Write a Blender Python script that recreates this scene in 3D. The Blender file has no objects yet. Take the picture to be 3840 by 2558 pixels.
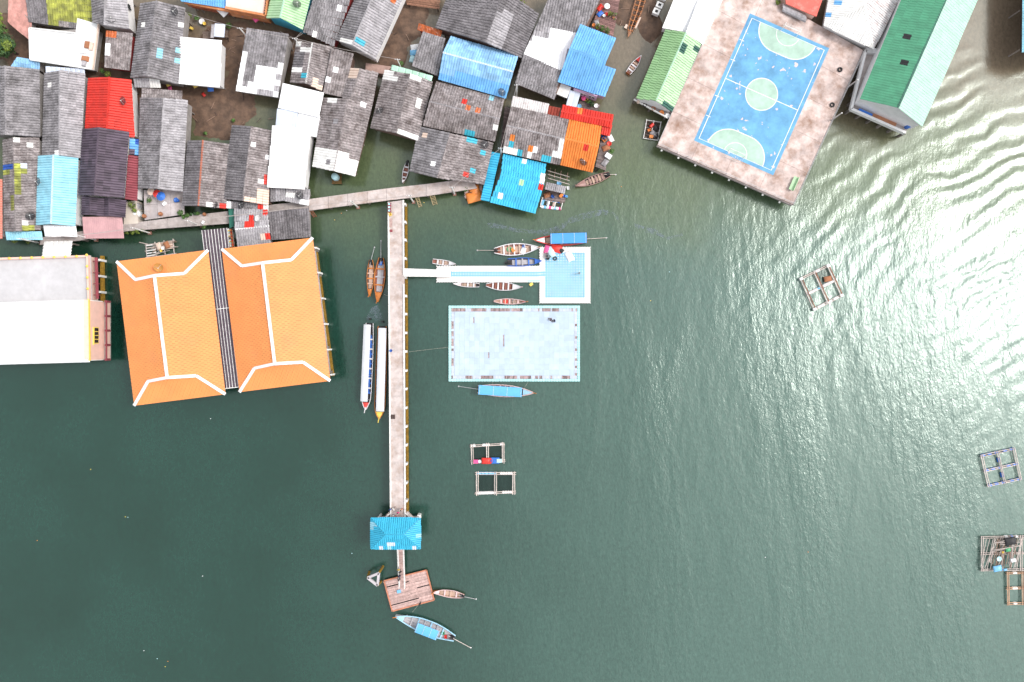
import bpy, bmesh, math, random
from mathutils import Vector, Matrix, noise as mnoise

# ------------------------------------------------------------------ camera, sky, sun, exposure
SC = bpy.context.scene
COL = SC.collection
random.seed(7)
H = 128.0                      # flying height above the water, metres
PXM = 20.0                     # photograph pixels per metre at water level

cam_d = bpy.data.cameras.new('camera')
cam = bpy.data.objects.new('camera', cam_d)
COL.objects.link(cam)
cam.location = (0, 0, H)
cam_d.sensor_fit = 'HORIZONTAL'
cam_d.sensor_width = 36
cam_d.lens = 36 * H / 192.0
cam_d.clip_start = 0.5
cam_d.clip_end = 6000
SC.camera = cam

SUN_EL, SUN_AZ = math.radians(51), math.radians(8)      # azimuth counter-clockwise from +X
S = Vector((math.cos(SUN_EL) * math.cos(SUN_AZ), math.cos(SUN_EL) * math.sin(SUN_AZ), math.sin(SUN_EL)))
W_ = bpy.data.worlds.new('World')
SC.world = W_
W_.use_nodes = True
wn = W_.node_tree
wn.nodes.clear()
sky = wn.nodes.new('ShaderNodeTexSky')
sky.sky_type = 'NISHITA'
sky.sun_disc = False
sky.sun_elevation = SUN_EL
sky.sun_rotation = math.pi / 2 - SUN_AZ
sky.air_density = 1.0
sky.dust_density = 6.0
sky.ozone_density = 1.0
hs = wn.nodes.new('ShaderNodeHueSaturation')
hs.inputs['Saturation'].default_value = 0.35
hs.inputs['Value'].default_value = .8
veil = wn.nodes.new('ShaderNodeMix')           # thin even cloud veil over the clear sky
veil.data_type = 'RGBA'
veil.blend_type = 'ADD'
veil.inputs[0].default_value = 1.0
veil.inputs[7].default_value = (3.3, 3.4, 3.5, 1)
bg = wn.nodes.new('ShaderNodeBackground')
bg.inputs['Strength'].default_value = 0.15
wo = wn.nodes.new('ShaderNodeOutputWorld')
wn.links.new(sky.outputs[0], hs.inputs['Color'])
wn.links.new(hs.outputs[0], veil.inputs[6])
wn.links.new(veil.outputs[2], bg.inputs['Color'])
wn.links.new(bg.outputs[0], wo.inputs['Surface'])

sun_d = bpy.data.lights.new('sun', 'SUN')
sun_d.energy = 1.4
sun_d.angle = math.radians(12)
sun_d.color = (1.0, 0.955, 0.9)
sun = bpy.data.objects.new('sun', sun_d)
COL.objects.link(sun)
sun.rotation_euler = (-S).to_track_quat('-Z', 'Y').to_euler()

SC.view_settings.view_transform = 'Standard'
SC.view_settings.look = 'None'
SC.view_settings.gamma = 1
SC.view_settings.exposure = 0.16
SC.cycles.max_bounces = 6
SC.cycles.caustics_reflective = False
SC.cycles.caustics_refractive = False


# ------------------------------------------------------------------ helpers
def W(px, py, z=0.0):
    k = (H - z) / H / PXM
    return Vector(((px - 1920) * k, (1279 - py) * k, z))


def PX(p):
    k = H / (H - p[2]) * PXM
    return (p[0] * k + 1920, 1279 - p[1] * k)


def lin(h):
    r = []
    for i in (1, 3, 5):
        c = int(h[i:i + 2], 16) / 255
        r.append(c / 12.92 if c < .04045 else ((c + .055) / 1.055) ** 2.4)
    return tuple(r)


MATS = {}


def mat(name, col, rough=.7, var=.0, noise=.12, scale=1.2, dirt=None, metal=0.0, spec=.4, speck=0.0, bump=0.0):
    """procedural surface: colour, wear noise in world space, per-piece shade, optional stain (colour, amount, scale)"""
    if name in MATS:
        return MATS[name]
    m = bpy.data.materials.new(name)
    m.use_nodes = True
    nt = m.node_tree
    b = nt.nodes['Principled BSDF']
    b.inputs['Roughness'].default_value = rough
    b.inputs['Metallic'].default_value = metal
    b.inputs['Specular IOR Level'].default_value = spec
    L = nt.links.new
    geo = nt.nodes.new('ShaderNodeNewGeometry')
    n1 = nt.nodes.new('ShaderNodeTexNoise')
    n1.inputs['Scale'].default_value = scale
    n1.inputs['Detail'].default_value = 6
    n1.inputs['Roughness'].default_value = .65
    L(geo.outputs['Position'], n1.inputs['Vector'])
    mr = nt.nodes.new('ShaderNodeMapRange')
    mr.inputs['From Min'].default_value = .25
    mr.inputs['From Max'].default_value = .75
    mr.inputs['To Min'].default_value = 1 - noise * 1.6
    mr.inputs['To Max'].default_value = 1 + noise * 1.2
    L(n1.outputs['Fac'], mr.inputs['Value'])
    fac = mr.outputs['Result']
    if var > 0:
        oi = nt.nodes.new('ShaderNodeObjectInfo')
        mv = nt.nodes.new('ShaderNodeMapRange')
        mv.inputs['To Min'].default_value = 1 - var
        mv.inputs['To Max'].default_value = 1 + var
        L(oi.outputs['Random'], mv.inputs['Value'])
        mm = nt.nodes.new('ShaderNodeMath')
        mm.operation = 'MULTIPLY'
        L(fac, mm.inputs[0])
        L(mv.outputs['Result'], mm.inputs[1])
        fac = mm.outputs[0]
    vm = nt.nodes.new('ShaderNodeVectorMath')
    vm.operation = 'SCALE'
    vm.inputs[0].default_value = col
    L(fac, vm.inputs['Scale'])
    out = vm.outputs[0]
    if dirt:
        dc, amt, ds = dirt
        n2 = nt.nodes.new('ShaderNodeTexNoise')
        n2.inputs['Scale'].default_value = ds
        n2.inputs['Detail'].default_value = 8
        n2.inputs['Roughness'].default_value = .7
        L(geo.outputs['Position'], n2.inputs['Vector'])
        r2 = nt.nodes.new('ShaderNodeMapRange')
        r2.inputs['From Min'].default_value = .62 - amt * .3
        r2.inputs['From Max'].default_value = .78 - amt * .15
        r2.inputs['To Max'].default_value = min(1, amt * 1.4)
        L(n2.outputs['Fac'], r2.inputs['Value'])
        mx = nt.nodes.new('ShaderNodeMix')
        mx.data_type = 'RGBA'
        L(r2.outputs['Result'], mx.inputs[0])
        L(out, mx.inputs[6])
        mx.inputs[7].default_value = (*dc, 1)
        out = mx.outputs[2]
    if speck:
        for sc_n, lo, hi, tgt in ((5.5, .60, .66, (.42, .40, .40)), (4.1, .62, .70, (.03, .026, .024))):
            n3 = nt.nodes.new('ShaderNodeTexNoise')
            n3.inputs['Scale'].default_value = sc_n
            n3.inputs['Detail'].default_value = 3
            L(geo.outputs['Position'], n3.inputs['Vector'])
            r3 = nt.nodes.new('ShaderNodeMapRange')
            r3.inputs['From Min'].default_value = lo
            r3.inputs['From Max'].default_value = hi
            r3.inputs['To Max'].default_value = speck
            L(n3.outputs['Fac'], r3.inputs['Value'])
            m3 = nt.nodes.new('ShaderNodeMix')
            m3.data_type = 'RGBA'
            L(r3.outputs['Result'], m3.inputs[0])
            L(out, m3.inputs[6])
            m3.inputs[7].default_value = (*tgt, 1)
            out = m3.outputs[2]
    L(out, b.inputs['Base Color'])
    if bump:
        bp = nt.nodes.new('ShaderNodeBump')
        bp.inputs['Strength'].default_value = bump
        bp.inputs['Distance'].default_value = .05
        L(n1.outputs['Fac'], bp.inputs['Height'])
        L(bp.outputs[0], b.inputs['Normal'])
    MATS[name] = m
    return m


class MB:
    def __init__(s):
        s.v, s.f, s.mi, s.cur = [], [], [], 0

    def add(s, vs, fs):
        o = len(s.v)
        s.v += [tuple(p) for p in vs]
        s.f += [tuple(i + o for i in f) for f in fs]
        s.mi += [s.cur] * len(fs)
        return s

    def box(s, c, sx, sy, sz, rz=0.0):
        """c = centre of the bottom face"""
        ca, sa = math.cos(rz), math.sin(rz)
        vs = []
        for z in (0, sz):
            for x, y in ((-1, -1), (1, -1), (1, 1), (-1, 1)):
                dx, dy = x * sx / 2, y * sy / 2
                vs.append((c[0] + dx * ca - dy * sa, c[1] + dx * sa + dy * ca, c[2] + z))
        return s.add(vs, [(3, 2, 1, 0), (4, 5, 6, 7), (0, 1, 5, 4), (1, 2, 6, 5), (2, 3, 7, 6), (3, 0, 4, 7)])

    def bar(s, a, b, w, h=None):
        """square bar between two points"""
        a, b = Vector(a), Vector(b)
        d = (b - a)
        if d.length < 1e-6:
            return s
        d.normalize()
        up = Vector((0, 0, 1)) if abs(d.z) < .9 else Vector((1, 0, 0))
        x = d.cross(up).normalized() * (w / 2)
        y = x.cross(d).normalized() * ((h or w) / 2)
        vs = [a - x - y, a + x - y, a + x + y, a - x + y, b - x - y, b + x - y, b + x + y, b - x + y]
        return s.add(vs, [(3, 2, 1, 0), (4, 5, 6, 7), (0, 1, 5, 4), (1, 2, 6, 5), (2, 3, 7, 6), (3, 0, 4, 7)])

    def tube(s, pts, r, n=6):
        pts = [Vector(p) for p in pts]
        vs, fs = [], []
        for i, p in enumerate(pts):
            d = (pts[min(i + 1, len(pts) - 1)] - pts[max(i - 1, 0)]).normalized()
            up = Vector((0, 0, 1)) if abs(d.z) < .9 else Vector((1, 0, 0))
            x = d.cross(up).normalized()
            y = x.cross(d)
            rr = r[i] if isinstance(r, (list, tuple)) else r
            for k in range(n):
                t = 2 * math.pi * k / n
                vs.append(p + x * (math.cos(t) * rr) + y * (math.sin(t) * rr))
        for i in range(len(pts) - 1):
            for k in range(n):
                fs.append((i * n + k, i * n + (k + 1) % n, (i + 1) * n + (k + 1) % n, (i + 1) * n + k))
        fs.append(tuple(range(n))[::-1])
        fs.append(tuple(range((len(pts) - 1) * n, len(pts) * n)))
        return s.add(vs, fs)

    def lathe(s, c, prof, n=14):
        """prof = [(r, z)...] from bottom to top"""
        vs, fs = [], []
        for r, z in prof:
            for k in range(n):
                t = 2 * math.pi * k / n
                vs.append((c[0] + r * math.cos(t), c[1] + r * math.sin(t), c[2] + z))
        for i in range(len(prof) - 1):
            for k in range(n):
                fs.append((i * n + k, i * n + (k + 1) % n, (i + 1) * n + (k + 1) % n, (i + 1) * n + k))
        fs.append(tuple(range(n))[::-1])
        fs.append(tuple(range((len(prof) - 1) * n, len(prof) * n)))
        return s.add(vs, fs)

    def prism(s, poly, z0, z1):
        n = len(poly)
        z0 = z0 if isinstance(z0, (list, tuple)) else [z0] * n
        z1 = z1 if isinstance(z1, (list, tuple)) else [z1] * n
        area = sum(poly[i][0] * poly[(i + 1) % n][1] - poly[(i + 1) % n][0] * poly[i][1] for i in range(n))
        if area < 0:
            poly, z0, z1 = poly[::-1], z0[::-1], z1[::-1]
        vs = [(p[0], p[1], z) for p, z in zip(poly, z0)] + [(p[0], p[1], z) for p, z in zip(poly, z1)]
        fs = [tuple(range(n))[::-1], tuple(range(n, 2 * n))]
        fs += [(i, (i + 1) % n, n + (i + 1) % n, n + i) for i in range(n)]
        return s.add(vs, fs)


def root_loc(o):
    v = Vector((0, 0, 0))
    while o is not None:
        v += o.location
        o = o.parent
    return v


def obj(name, mb, m, parent=None, smooth=False):
    """link a mesh builder (world coordinates) as one object below parent"""
    off = root_loc(parent)
    me = bpy.data.meshes.new(name)
    me.from_pydata([(x - off.x, y - off.y, z - off.z) for x, y, z in mb.v], [], mb.f)
    ms = m if isinstance(m, (list, tuple)) else [m]
    for q in ms:
        me.materials.append(q)
    if len(ms) > 1:
        me.polygons.foreach_set('material_index', mb.mi)
    if smooth:
        me.polygons.foreach_set('use_smooth', [True] * len(me.polygons))
    o = bpy.data.objects.new(name, me)
    COL.objects.link(o)
    if parent:
        o.parent = parent
    return o


USED = {}


def tag(o, label, cat, group=None):
    o['label'] = label
    o['category'] = cat
    if group:
        o['group'] = group
    return o


def thing(name, label, cat, loc, group=None):
    o = bpy.data.objects.new(name, None)
    o.empty_display_size = .3
    COL.objects.link(o)
    o.location = loc
    return tag(o, label, cat, group)


def structure(o):
    o['kind'] = 'structure'
    return o


def inpoly(p, poly):
    c = False
    n = len(poly)
    for i in range(n):
        a, b = poly[i], poly[(i + 1) % n]
        if (a[1] > p[1]) != (b[1] > p[1]) and p[0] < (b[0] - a[0]) * (p[1] - a[1]) / (b[1] - a[1]) + a[0]:
            c = not c
    return c


def clip(sub, cl):
    """Sutherland-Hodgman, cl convex counter-clockwise"""
    out = sub
    for i in range(len(cl)):
        a, b = cl[i], cl[(i + 1) % len(cl)]
        inp, out = out, []
        if not inp:
            return []

        def side(p):
            return (b[0] - a[0]) * (p[1] - a[1]) - (b[1] - a[1]) * (p[0] - a[0])
        for j in range(len(inp)):
            p, q = inp[j], inp[(j + 1) % len(inp)]
            sp, sq = side(p), side(q)
            if sp >= 0:
                out.append(p)
            if (sp >= 0) != (sq >= 0):
                t = sp / (sp - sq)
                out.append((p[0] + (q[0] - p[0]) * t, p[1] + (q[1] - p[1]) * t))
    return out


def pill(mb_or_none=None):
    return MB()


def R4(x0, y0, x1, y1):
    return [(x0, y0), (x1, y0), (x1, y1), (x0, y1)]


# ------------------------------------------------------------------ materials
GREY = mat('aged fibre cement', (.275, .258, .270), .85, .20, .34, 2.6, ((.05, .045, .045), .55, .5), speck=.38)
GREYD = mat('dark fibre cement', (.195, .180, .190), .85, .20, .34, 2.6, ((.035, .03, .03), .5, .6), speck=.38)
GREYB = mat('brown stained fibre cement', (.305, .268, .268), .85, .22, .38, 2.6, ((.06, .04, .035), .6, .7), speck=.38)
GREYL = mat('pale fibre cement', (.37, .352, .37), .8, .18, .26, 2.6, ((.10, .09, .09), .4, .6), speck=.38)
GREYM = mat('mossy fibre cement', (.13, .115, .09), .9, .2, .4, 1.4, ((.045, .05, .02), .6, .8), speck=.38)
WHITE = mat('white painted metal', (.86, .86, .87), .45, .03, .04, .6)
WHITED = mat('stained white paint', (.78, .77, .75), .6, .08, .10, .9, ((.42, .36, .30), .25, .8))
PALE = mat('pale blue white metal', (.62, .68, .80), .45, .06, .08, .5)
RUSTW = mat('rusty white sheet', (.68, .66, .66), .6, .1, .12, .8, ((.30, .08, .04), .4, 1.2))
RED = mat('red painted sheet', (.62, .035, .022), .45, .10, .15, .8)
REDR = mat('rusty red sheet', (.32, .05, .03), .7, .2, .25, 1.5, ((.12, .03, .02), .5, 1.5))
ORANGE = mat('orange painted sheet', (.70, .21, .04), .45, .08, .12, .8)
TILE = mat('orange roof tile', (.80, .285, .085), .5, .05, .07, .3, ((.66, .25, .10), .35, .22), 0, .5)
PURPLE = mat('dark purple sheet', (.085, .062, .086), .55, .30, .2, .8)
PURPLE2 = mat('plum deck sheet', (.095, .070, .09), .6, .1, .35, 1.5)
MAROON = mat('maroon sheet', (.26, .055, .07), .5, .12, .12, .8)
PINK = mat('dusty pink sheet', (.52, .30, .31), .55, .05, .08, .8)
LBLUE = mat('faded light blue sheet', (.30, .60, .72), .5, .10, .12, .8)
BLUE = mat('blue painted sheet', (.16, .42, .75), .45, .10, .14, .7)
BLUEF = mat('sun faded blue sheet', (.28, .52, .78), .5, .18, .22, .6)
DBLUE = mat('dark blue sheet', (.03, .10, .42), .6, .1, .3, 2)
CYAN = mat('cyan painted sheet', (.055, .46, .70), .42, .10, .10, .7)
TEALP = mat('teal sheet', (.05, .42, .55), .5, .12, .1, 1)
GREENL = mat('pale green sheet', (.40, .60, .36), .45, .06, .10, .8)
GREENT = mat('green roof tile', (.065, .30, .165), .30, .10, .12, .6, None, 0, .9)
GREENP = mat('mint sheet', (.42, .66, .52), .55, .05, .1, 1)
GREEND = mat('dark green sheet', (.02, .10, .075), .6, .1, .2, 1)
YELLOWM = mat('yellow mossy tile', (.46, .48, .09), .8, .35, .5, 2.2, ((.11, .11, .05), .75, 1.1))
SALMON = mat('salmon deck', (.60, .30, .26), .75, .1, .25, 1.0, ((.34, .16, .13), .4, .7))
RUST = mat('rust sheet', (.52, .13, .04), .8, .2, .35, 1.6, ((.72, .66, .62), .35, 1.4))
CONC = mat('weathered concrete', (.43, .38, .365), .85, .08, .22, .8, ((.20, .14, .11), .42, .5), bump=.2)
CONCP = mat('pier concrete', (.53, .46, .44), .85, .07, .18, .9, ((.30, .19, .13), .52, .42), bump=.2)
CONCD = mat('dark concrete', (.30, .26, .25), .9, .05, .2, .8, ((.12, .09, .08), .4, .6))
COURTC = mat('stained court concrete', (.62, .50, .465), .85, .05, .30, .5, ((.22, .11, .06), .58, .34), bump=.15)
ALGAE = mat('algae covered concrete', (.30, .17, .02), .9, .15, .35, 2.5, ((.10, .07, .015), .4, 2))
WOOD = mat('weathered timber', (.20, .15, .125), .85, .3, .25, 3)
WOODR = mat('red brown plank', (.52, .36, .33), .8, .22, .25, 2.5, ((.22, .12, .09), .35, 2))
WOODO = mat('varnished orange timber', (.46, .155, .035), .5, .12, .2, 2)
WOODD = mat('dark timber', (.075, .05, .045), .85, .3, .3, 3)
BAMBOO = mat('pale bamboo', (.58, .50, .46), .75, .2, .2, 3)
BAMBOOB = mat('brown pole', (.30, .20, .15), .8, .3, .2, 3)
CREAM = mat('cream wall', (.70, .55, .46), .75, .04, .08, 1)
PEACH = mat('peach wall', (.75, .50, .42), .7, .04, .06, 1)
YELLOW = mat('yellow paint', (.80, .58, .12), .6, .08, .1, 1)
DARK = mat('black rubber', (.02, .02, .022), .6, .2, .2, 3)
GLASS = mat('dark window pane', (.02, .025, .03), .15, .1, .1, 3)
WALLG = mat('grey house wall', (.28, .26, .25), .85, .05, .2, 1)
WALLW = mat('whitewashed wall', (.74, .73, .73), .8, .05, .08, 1)
WALLR = mat('dark red wall', (.25, .03, .03), .8, .05, .1, 1)
WALLT = mat('turquoise wall', (.06, .36, .50), .7, .05, .1, 1)
WALLP = mat('lilac wall', (.62, .42, .58), .7, .05, .08, 1)
WALLB = mat('brown plank wall', (.16, .10, .08), .85, .1, .25, 2)
STILT = mat('stilt concrete', (.22, .19, .17), .9, .2, .2, 2)
METAL = mat('galvanised steel', (.55, .55, .56), .4, .1, .1, 2, None, .6)
SLAT = mat('red brown slat', (.36, .26, .26), .85, .45, .3, 2)
COLS = dict(white=WHITE, red=mat('red plastic', (.65, .04, .03), .4, .1, .05), blue=mat('blue plastic', (.04, .16, .55), .4, .15, .05),
            orange=mat('orange plastic', (.75, .25, .06), .4, .1, .05), yellow=YELLOW, green=mat('green plastic', (.06, .35, .15), .45, .1, .05),
            grey=GREYL, brown=mat('terracotta', (.38, .16, .08), .8, .1, .1), black=DARK, cream=CREAM,
            pale=mat('pale aqua plastic', (.50, .75, .80), .4, .1, .05), cyan=CYAN, pink=mat('pink cloth', (.75, .10, .28), .8, .1, .05),
            lightblue=mat('sky blue plastic', (.20, .50, .78), .4, .1, .05), silver=METAL)

# ------------------------------------------------------------------ corrugated sheets and tiles
UNIT = {}
GROOVE = (.17, .5, .83, 1.0)


def rib(ph, amp):
    f = ph - math.floor(ph + 1e-9)
    d = min(f, 1 - f)
    return amp * min(1.0, d / .17) * (.86 + .14 * min(1.0, d / .5))


def unit_sheet(nw, amp=.15):
    """a 1 x 1 sheet (x across, y up the slope) of nw waves with a lapped lower edge"""
    if (nw, amp) in UNIT:
        return UNIT[(nw, amp)]
    xs = [0.0]
    for i in range(nw):
        xs += [(i + f) / nw for f in GROOVE]
    if not nw:
        xs += [1.0]
    vs, fs = [], []
    for t in xs:
        x = -.02 + 1.04 * t
        zz = rib(t * nw, amp) if nw else 0
        vs += [(x, -.07, zz - .004), (x, -.07, zz + .018), (x, -.07, zz + .018), (x, 1.0, zz)]
    for i in range(len(xs) - 1):
        a, b = i * 4, i * 4 + 4
        fs += [(a, b, b + 1, a + 1), (a + 2, b + 2, b + 3, a + 3)]
    me = bpy.data.meshes.new('roof_sheet')
    me.from_pydata(vs, [], fs)
    me.materials.append(None)
    UNIT[(nw, amp)] = me
    return me


def inst(name, me, M, m, parent):
    o = bpy.data.objects.new(name, me)
    o.matrix_basis = Matrix.Translation(-root_loc(parent)) @ M
    o.parent = parent
    sl = o.material_slots[0]
    sl.link = 'OBJECT'
    sl.material = m
    COL.objects.link(o)
    return o


def basis(pts, e):
    P = [Vector(p) for p in pts]
    u = (P[e[1]] - P[e[0]])
    n = Vector((0, 0, 0))
    for i in range(len(P)):
        a, b = P[i], P[(i + 1) % len(P)]
        n += Vector(((a.y - b.y) * (a.z + b.z), (a.z - b.z) * (a.x + b.x), (a.x - b.x) * (a.y + b.y)))
    n.normalize()
    if n.z < 0:
        n = -n
    if len(P) == 4:                      # mean of the low and the high edge
        w = P[2] - P[3] if e == (0, 1) else u
        if w.dot(u) < 0:
            w = -w
        u = u.normalized() + w.normalized()
    u = (u - n * u.dot(n)).normalized()
    v = n.cross(u)
    if v.z < -1e-4:
        u, v = -u, -v
    return P[e[0]], u, v, n


def roof_plane(parent, pts, m, sheet=(.92, 1.05), nw=2, pats=(), e=(0, 1), name='roof_sheet', amp=.15, exact=False, jit=1.0):
    """cover one roof plane with separate sheets; pts world, first edge = the low edge"""
    o, u, v, n = basis(pts, e)
    P2 = [((Vector(p) - o).dot(u), (Vector(p) - o).dot(v)) for p in pts]
    sw, sl = sheet
    me = unit_sheet(nw, amp)

    def place(x, y, w, l):
        c = o + u * (x + w / 2) + v * (y + l / 2)
        q = PX(c)
        mm = m
        for pp, pm in pats:
            if inpoly(q, pp):
                mm = pm
        a = random.uniform(-.004, .004) * jit
        uu = (u + v * a).normalized()
        vv = n.cross(uu)
        org = o + u * x + v * y + n * random.uniform(0, .012) * jit + u * random.uniform(-.012, .012) * jit
        M = Matrix(((uu.x * w, vv.x * l, n.x, org.x), (uu.y * w, vv.y * l, n.y, org.y), (uu.z * w, vv.z * l, n.z, org.z), (0, 0, 0, 1)))
        inst(name, me, M, mm, parent)
    if len(pts) == 4 and not exact:
        o4 = sorted(range(4), key=lambda i: P2[i][1])
        l4, h4 = sorted(o4[:2], key=lambda i: P2[i][0]), sorted(o4[2:], key=lambda i: P2[i][0])
        hh4 = max(.1, (P2[h4[0]][1] + P2[h4[1]][1] - P2[l4[0]][1] - P2[l4[1]][1]) / 2)
        exact = max(abs(P2[l4[k]][0] - P2[h4[k]][0]) for k in (0, 1)) / hh4 > .28
    if len(pts) == 4 and not exact:
        # taper rows between the two side edges
        lo = sorted(range(4), key=lambda i: P2[i][1])[:2]
        hi = [i for i in range(4) if i not in lo]
        lo.sort(key=lambda i: P2[i][0])
        hi.sort(key=lambda i: P2[i][0])
        v0 = (P2[lo[0]][1] + P2[lo[1]][1]) / 2
        v1 = (P2[hi[0]][1] + P2[hi[1]][1]) / 2
        nl = max(1, round((v1 - v0) / sl))
        wm = (P2[lo[1]][0] - P2[lo[0]][0] + P2[hi[1]][0] - P2[hi[0]][0]) / 2
        nc = max(1, round(wm / sw))
        dv = (v1 - v0) / nl
        for j in range(nl):
            t = (j + .5) / nl
            ul = P2[lo[0]][0] * (1 - t) + P2[hi[0]][0] * t
            ur = P2[lo[1]][0] * (1 - t) + P2[hi[1]][0] * t
            for i in range(nc):
                f = (i + .5) / nc
                off = (P2[lo[0]][1] - v0) * (1 - t) * (1 - f) + (P2[lo[1]][1] - v0) * (1 - t) * f + (P2[hi[0]][1] - v1) * t * (1 - f) + (P2[hi[1]][1] - v1) * t * f
                place(ul + (ur - ul) * i / nc, v0 + j * dv + off, (ur - ul) / nc, dv)
        return
    ar = sum(P2[i][0] * P2[(i + 1) % len(P2)][1] - P2[(i + 1) % len(P2)][0] * P2[i][1] for i in range(len(P2)))
    C = P2 if ar > 0 else P2[::-1]
    us, vs_ = [p[0] for p in C], [p[1] for p in C]
    nc = max(1, round((max(us) - min(us)) / sw))
    nl = max(1, round((max(vs_) - min(vs_)) / sl))
    dw, dl = (max(us) - min(us)) / nc, (max(vs_) - min(vs_)) / nl
    for j in range(nl):
        for i in range(nc):
            x, y = min(us) + i * dw, min(vs_) + j * dl
            cell = [(x, y), (x + dw, y), (x + dw, y + dl), (x, y + dl)]
            k = clip(cell, C)
            if len(k) < 3:
                continue
            a = abs(sum(k[q][0] * k[(q + 1) % len(k)][1] - k[(q + 1) % len(k)][0] * k[q][1] for q in range(len(k)))) / 2
            if a > .985 * dw * dl:
                place(x, y, dw, dl)
            elif a > .02 * dw * dl:
                mb = MB()
                xs = [0.0] + [(i_ + f_) / nw for i_ in range(nw) for f_ in GROOVE] if nw else [0.0, 1.0]
                for q in range(len(xs) - 1):
                    xa, xb = x + dw * xs[q], x + dw * xs[q + 1]
                    kk = clip([(xa, y - .05), (xb, y - .05), (xb, y + dl), (xa, y + dl)], C)
                    if len(kk) < 3:
                        continue
                    pv = []
                    for (pu, pw) in kk:
                        ph = (pu - x) / dw * nw
                        zz = rib(min(ph, nw - 1e-6) if pu > (xa + xb) / 2 and xs[q + 1] < 1 else ph, amp) if nw else 0
                        pv.append(o + u * pu + v * pw + n * (zz + .018 * (1 - (pw - y) / dl)))
                    mb.add(pv, [tuple(range(len(pv)))])
                if mb.f:
                    cc = sum((Vector(p) for p in mb.v), Vector()) / len(mb.v)
                    mm = m
                    for pp, pm in pats:
                        if inpoly(PX(cc), pp):
                            mm = pm
                    obj(name, mb, mm, parent)


def area3(pts):
    n = Vector((0, 0, 0))
    P = [Vector(p) for p in pts]
    for i in range(1, len(P) - 1):
        n += (P[i] - P[0]).cross(P[i + 1] - P[0])
    return n.length / 2


def fit_sheet(planes, sheet, most=285):
    a = sum(area3(p) for p in planes)
    k = a / (sheet[0] * sheet[1]) / most
    if k > 1:
        s = math.sqrt(k)
        return (sheet[0] * s, sheet[1] * s)
    return sheet


def inset(poly, d):
    c = sum((Vector((p[0], p[1])) for p in poly), Vector((0, 0))) / len(poly)
    r = []
    for p in poly:
        q = Vector((p[0], p[1]))
        w = (c - q)
        r.append(q + w.normalized() * min(d, w.length * .4))
    return r


def body(h, foot, ztop, floor, wall, ridge=None, n_post=True, d=.5):
    """walls with gable infill, floor and stilts below a roof"""
    f = inset(foot, d)
    mb = MB().prism([(p.x, p.y) for p in f], floor, ztop)
    if ridge:
        a, b, zr = ridge
        c = sum(f, Vector((0, 0))) / len(f)
        a2 = a + (c - a).normalized() * .45
        b2 = b + (c - b).normalized() * .45
        z0 = ztop + .003
        vs = [(f[0].x, f[0].y, z0), (f[1].x, f[1].y, z0), (f[2].x, f[2].y, z0), (f[3].x, f[3].y, z0), (a2.x, a2.y, zr), (b2.x, b2.y, zr)]
        mb.add(vs, [(0, 3, 4), (1, 5, 2), (0, 4, 5, 1), (3, 2, 5, 4)])
    obj('wall', mb, wall, h)
    if n_post:
        g = inset(foot, d + .9)
        k = len(g)
        spots = list(g) + [(g[i] + g[(i + 1) % k]) / 2 for i in range(k)]
        for p in spots:
            obj('post', MB().box((p.x, p.y, -1.0), .22, .22, floor + 1.0 - .002), STILT, h)


def cap(h, a, b, m, w=.32, t=.07):
    obj('ridge_cap', MB().bar(Vector(a) + Vector((0, 0, .07)), Vector(b) + Vector((0, 0, .07)), w, t), m, h)


DROP = .5


def gable(label, a, b, m, ze=4.7, rise=.42, pats=(), sheet=(.92, 1.05), nw=2, capm=None, wall=WALLG, floor=2.2, cat='house', name='house',
          zr=None, group=None, post=True, amp=.15, m2=None):
    """a, b = [left eave, ridge, right eave] at the two gable ends, photograph pixels"""
    ze, floor, zr = ze - DROP, floor - .3, (zr - DROP if zr else None)
    hw = (Vector(a[2]) - Vector(a[0])).length / 2 / PXM
    zr = zr or ze + rise * hw
    A = [W(*a[0], ze), W(*a[1], zr), W(*a[2], ze)]
    B = [W(*b[0], ze), W(*b[1], zr), W(*b[2], ze)]
    foot = [A[0], B[0], B[2], A[2]]
    c = sum(foot, Vector()) / 4
    h = thing(name, label, cat, (c.x, c.y, 0), group)
    pl = [[A[0], B[0], B[1], A[1]], [A[2], B[2], B[1], A[1]]]
    sh = fit_sheet(pl, sheet)
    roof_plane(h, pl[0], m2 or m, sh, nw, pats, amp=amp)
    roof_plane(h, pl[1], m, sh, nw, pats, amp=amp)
    cap(h, A[1], B[1], capm or m)
    body(h, [(p.x, p.y) for p in foot], ze - .12, floor, wall, (Vector(A[1].xy), Vector(B[1].xy), zr - .42), post)
    return h


def mono(label, pts, m, zlo=4.0, zhi=4.8, pats=(), sheet=(.92, 1.05), nw=2, wall=WALLG, floor=2.2, cat='shed', name='shed', post=True, group=None,
         host=None, exact=False, amp=.15, walls=True, d=.45):
    """pts px: two low corners, then two high corners (ring order)"""
    zlo, zhi, floor = zlo - DROP, zhi - DROP, floor - .3
    if len(pts) == 4:
        zs = [zlo, zlo, zhi, zhi]
    else:
        zs = [zlo, zlo] + [zhi] * (len(pts) - 2)
    P = [W(*p, z) for p, z in zip(pts, zs)]
    c = sum(P, Vector()) / len(P)
    h = host or thing(name, label, cat, (c.x, c.y, 0), group)
    roof_plane(h, P, m, fit_sheet([P], sheet), nw, pats, exact=exact, amp=amp)
    if walls:
        f = inset([(p.x, p.y) for p in P], d)
        mb = MB().prism([(p.x, p.y) for p in f], floor, [z - .14 for z in zs])
        obj('wall', mb, wall, h)
        if post and not host:
            for p in inset([(p.x, p.y) for p in P], d + .8):
                obj('post', MB().box((p.x, p.y, -1), .2, .2, floor + 1 - .002), STILT, h)
    return h


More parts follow.
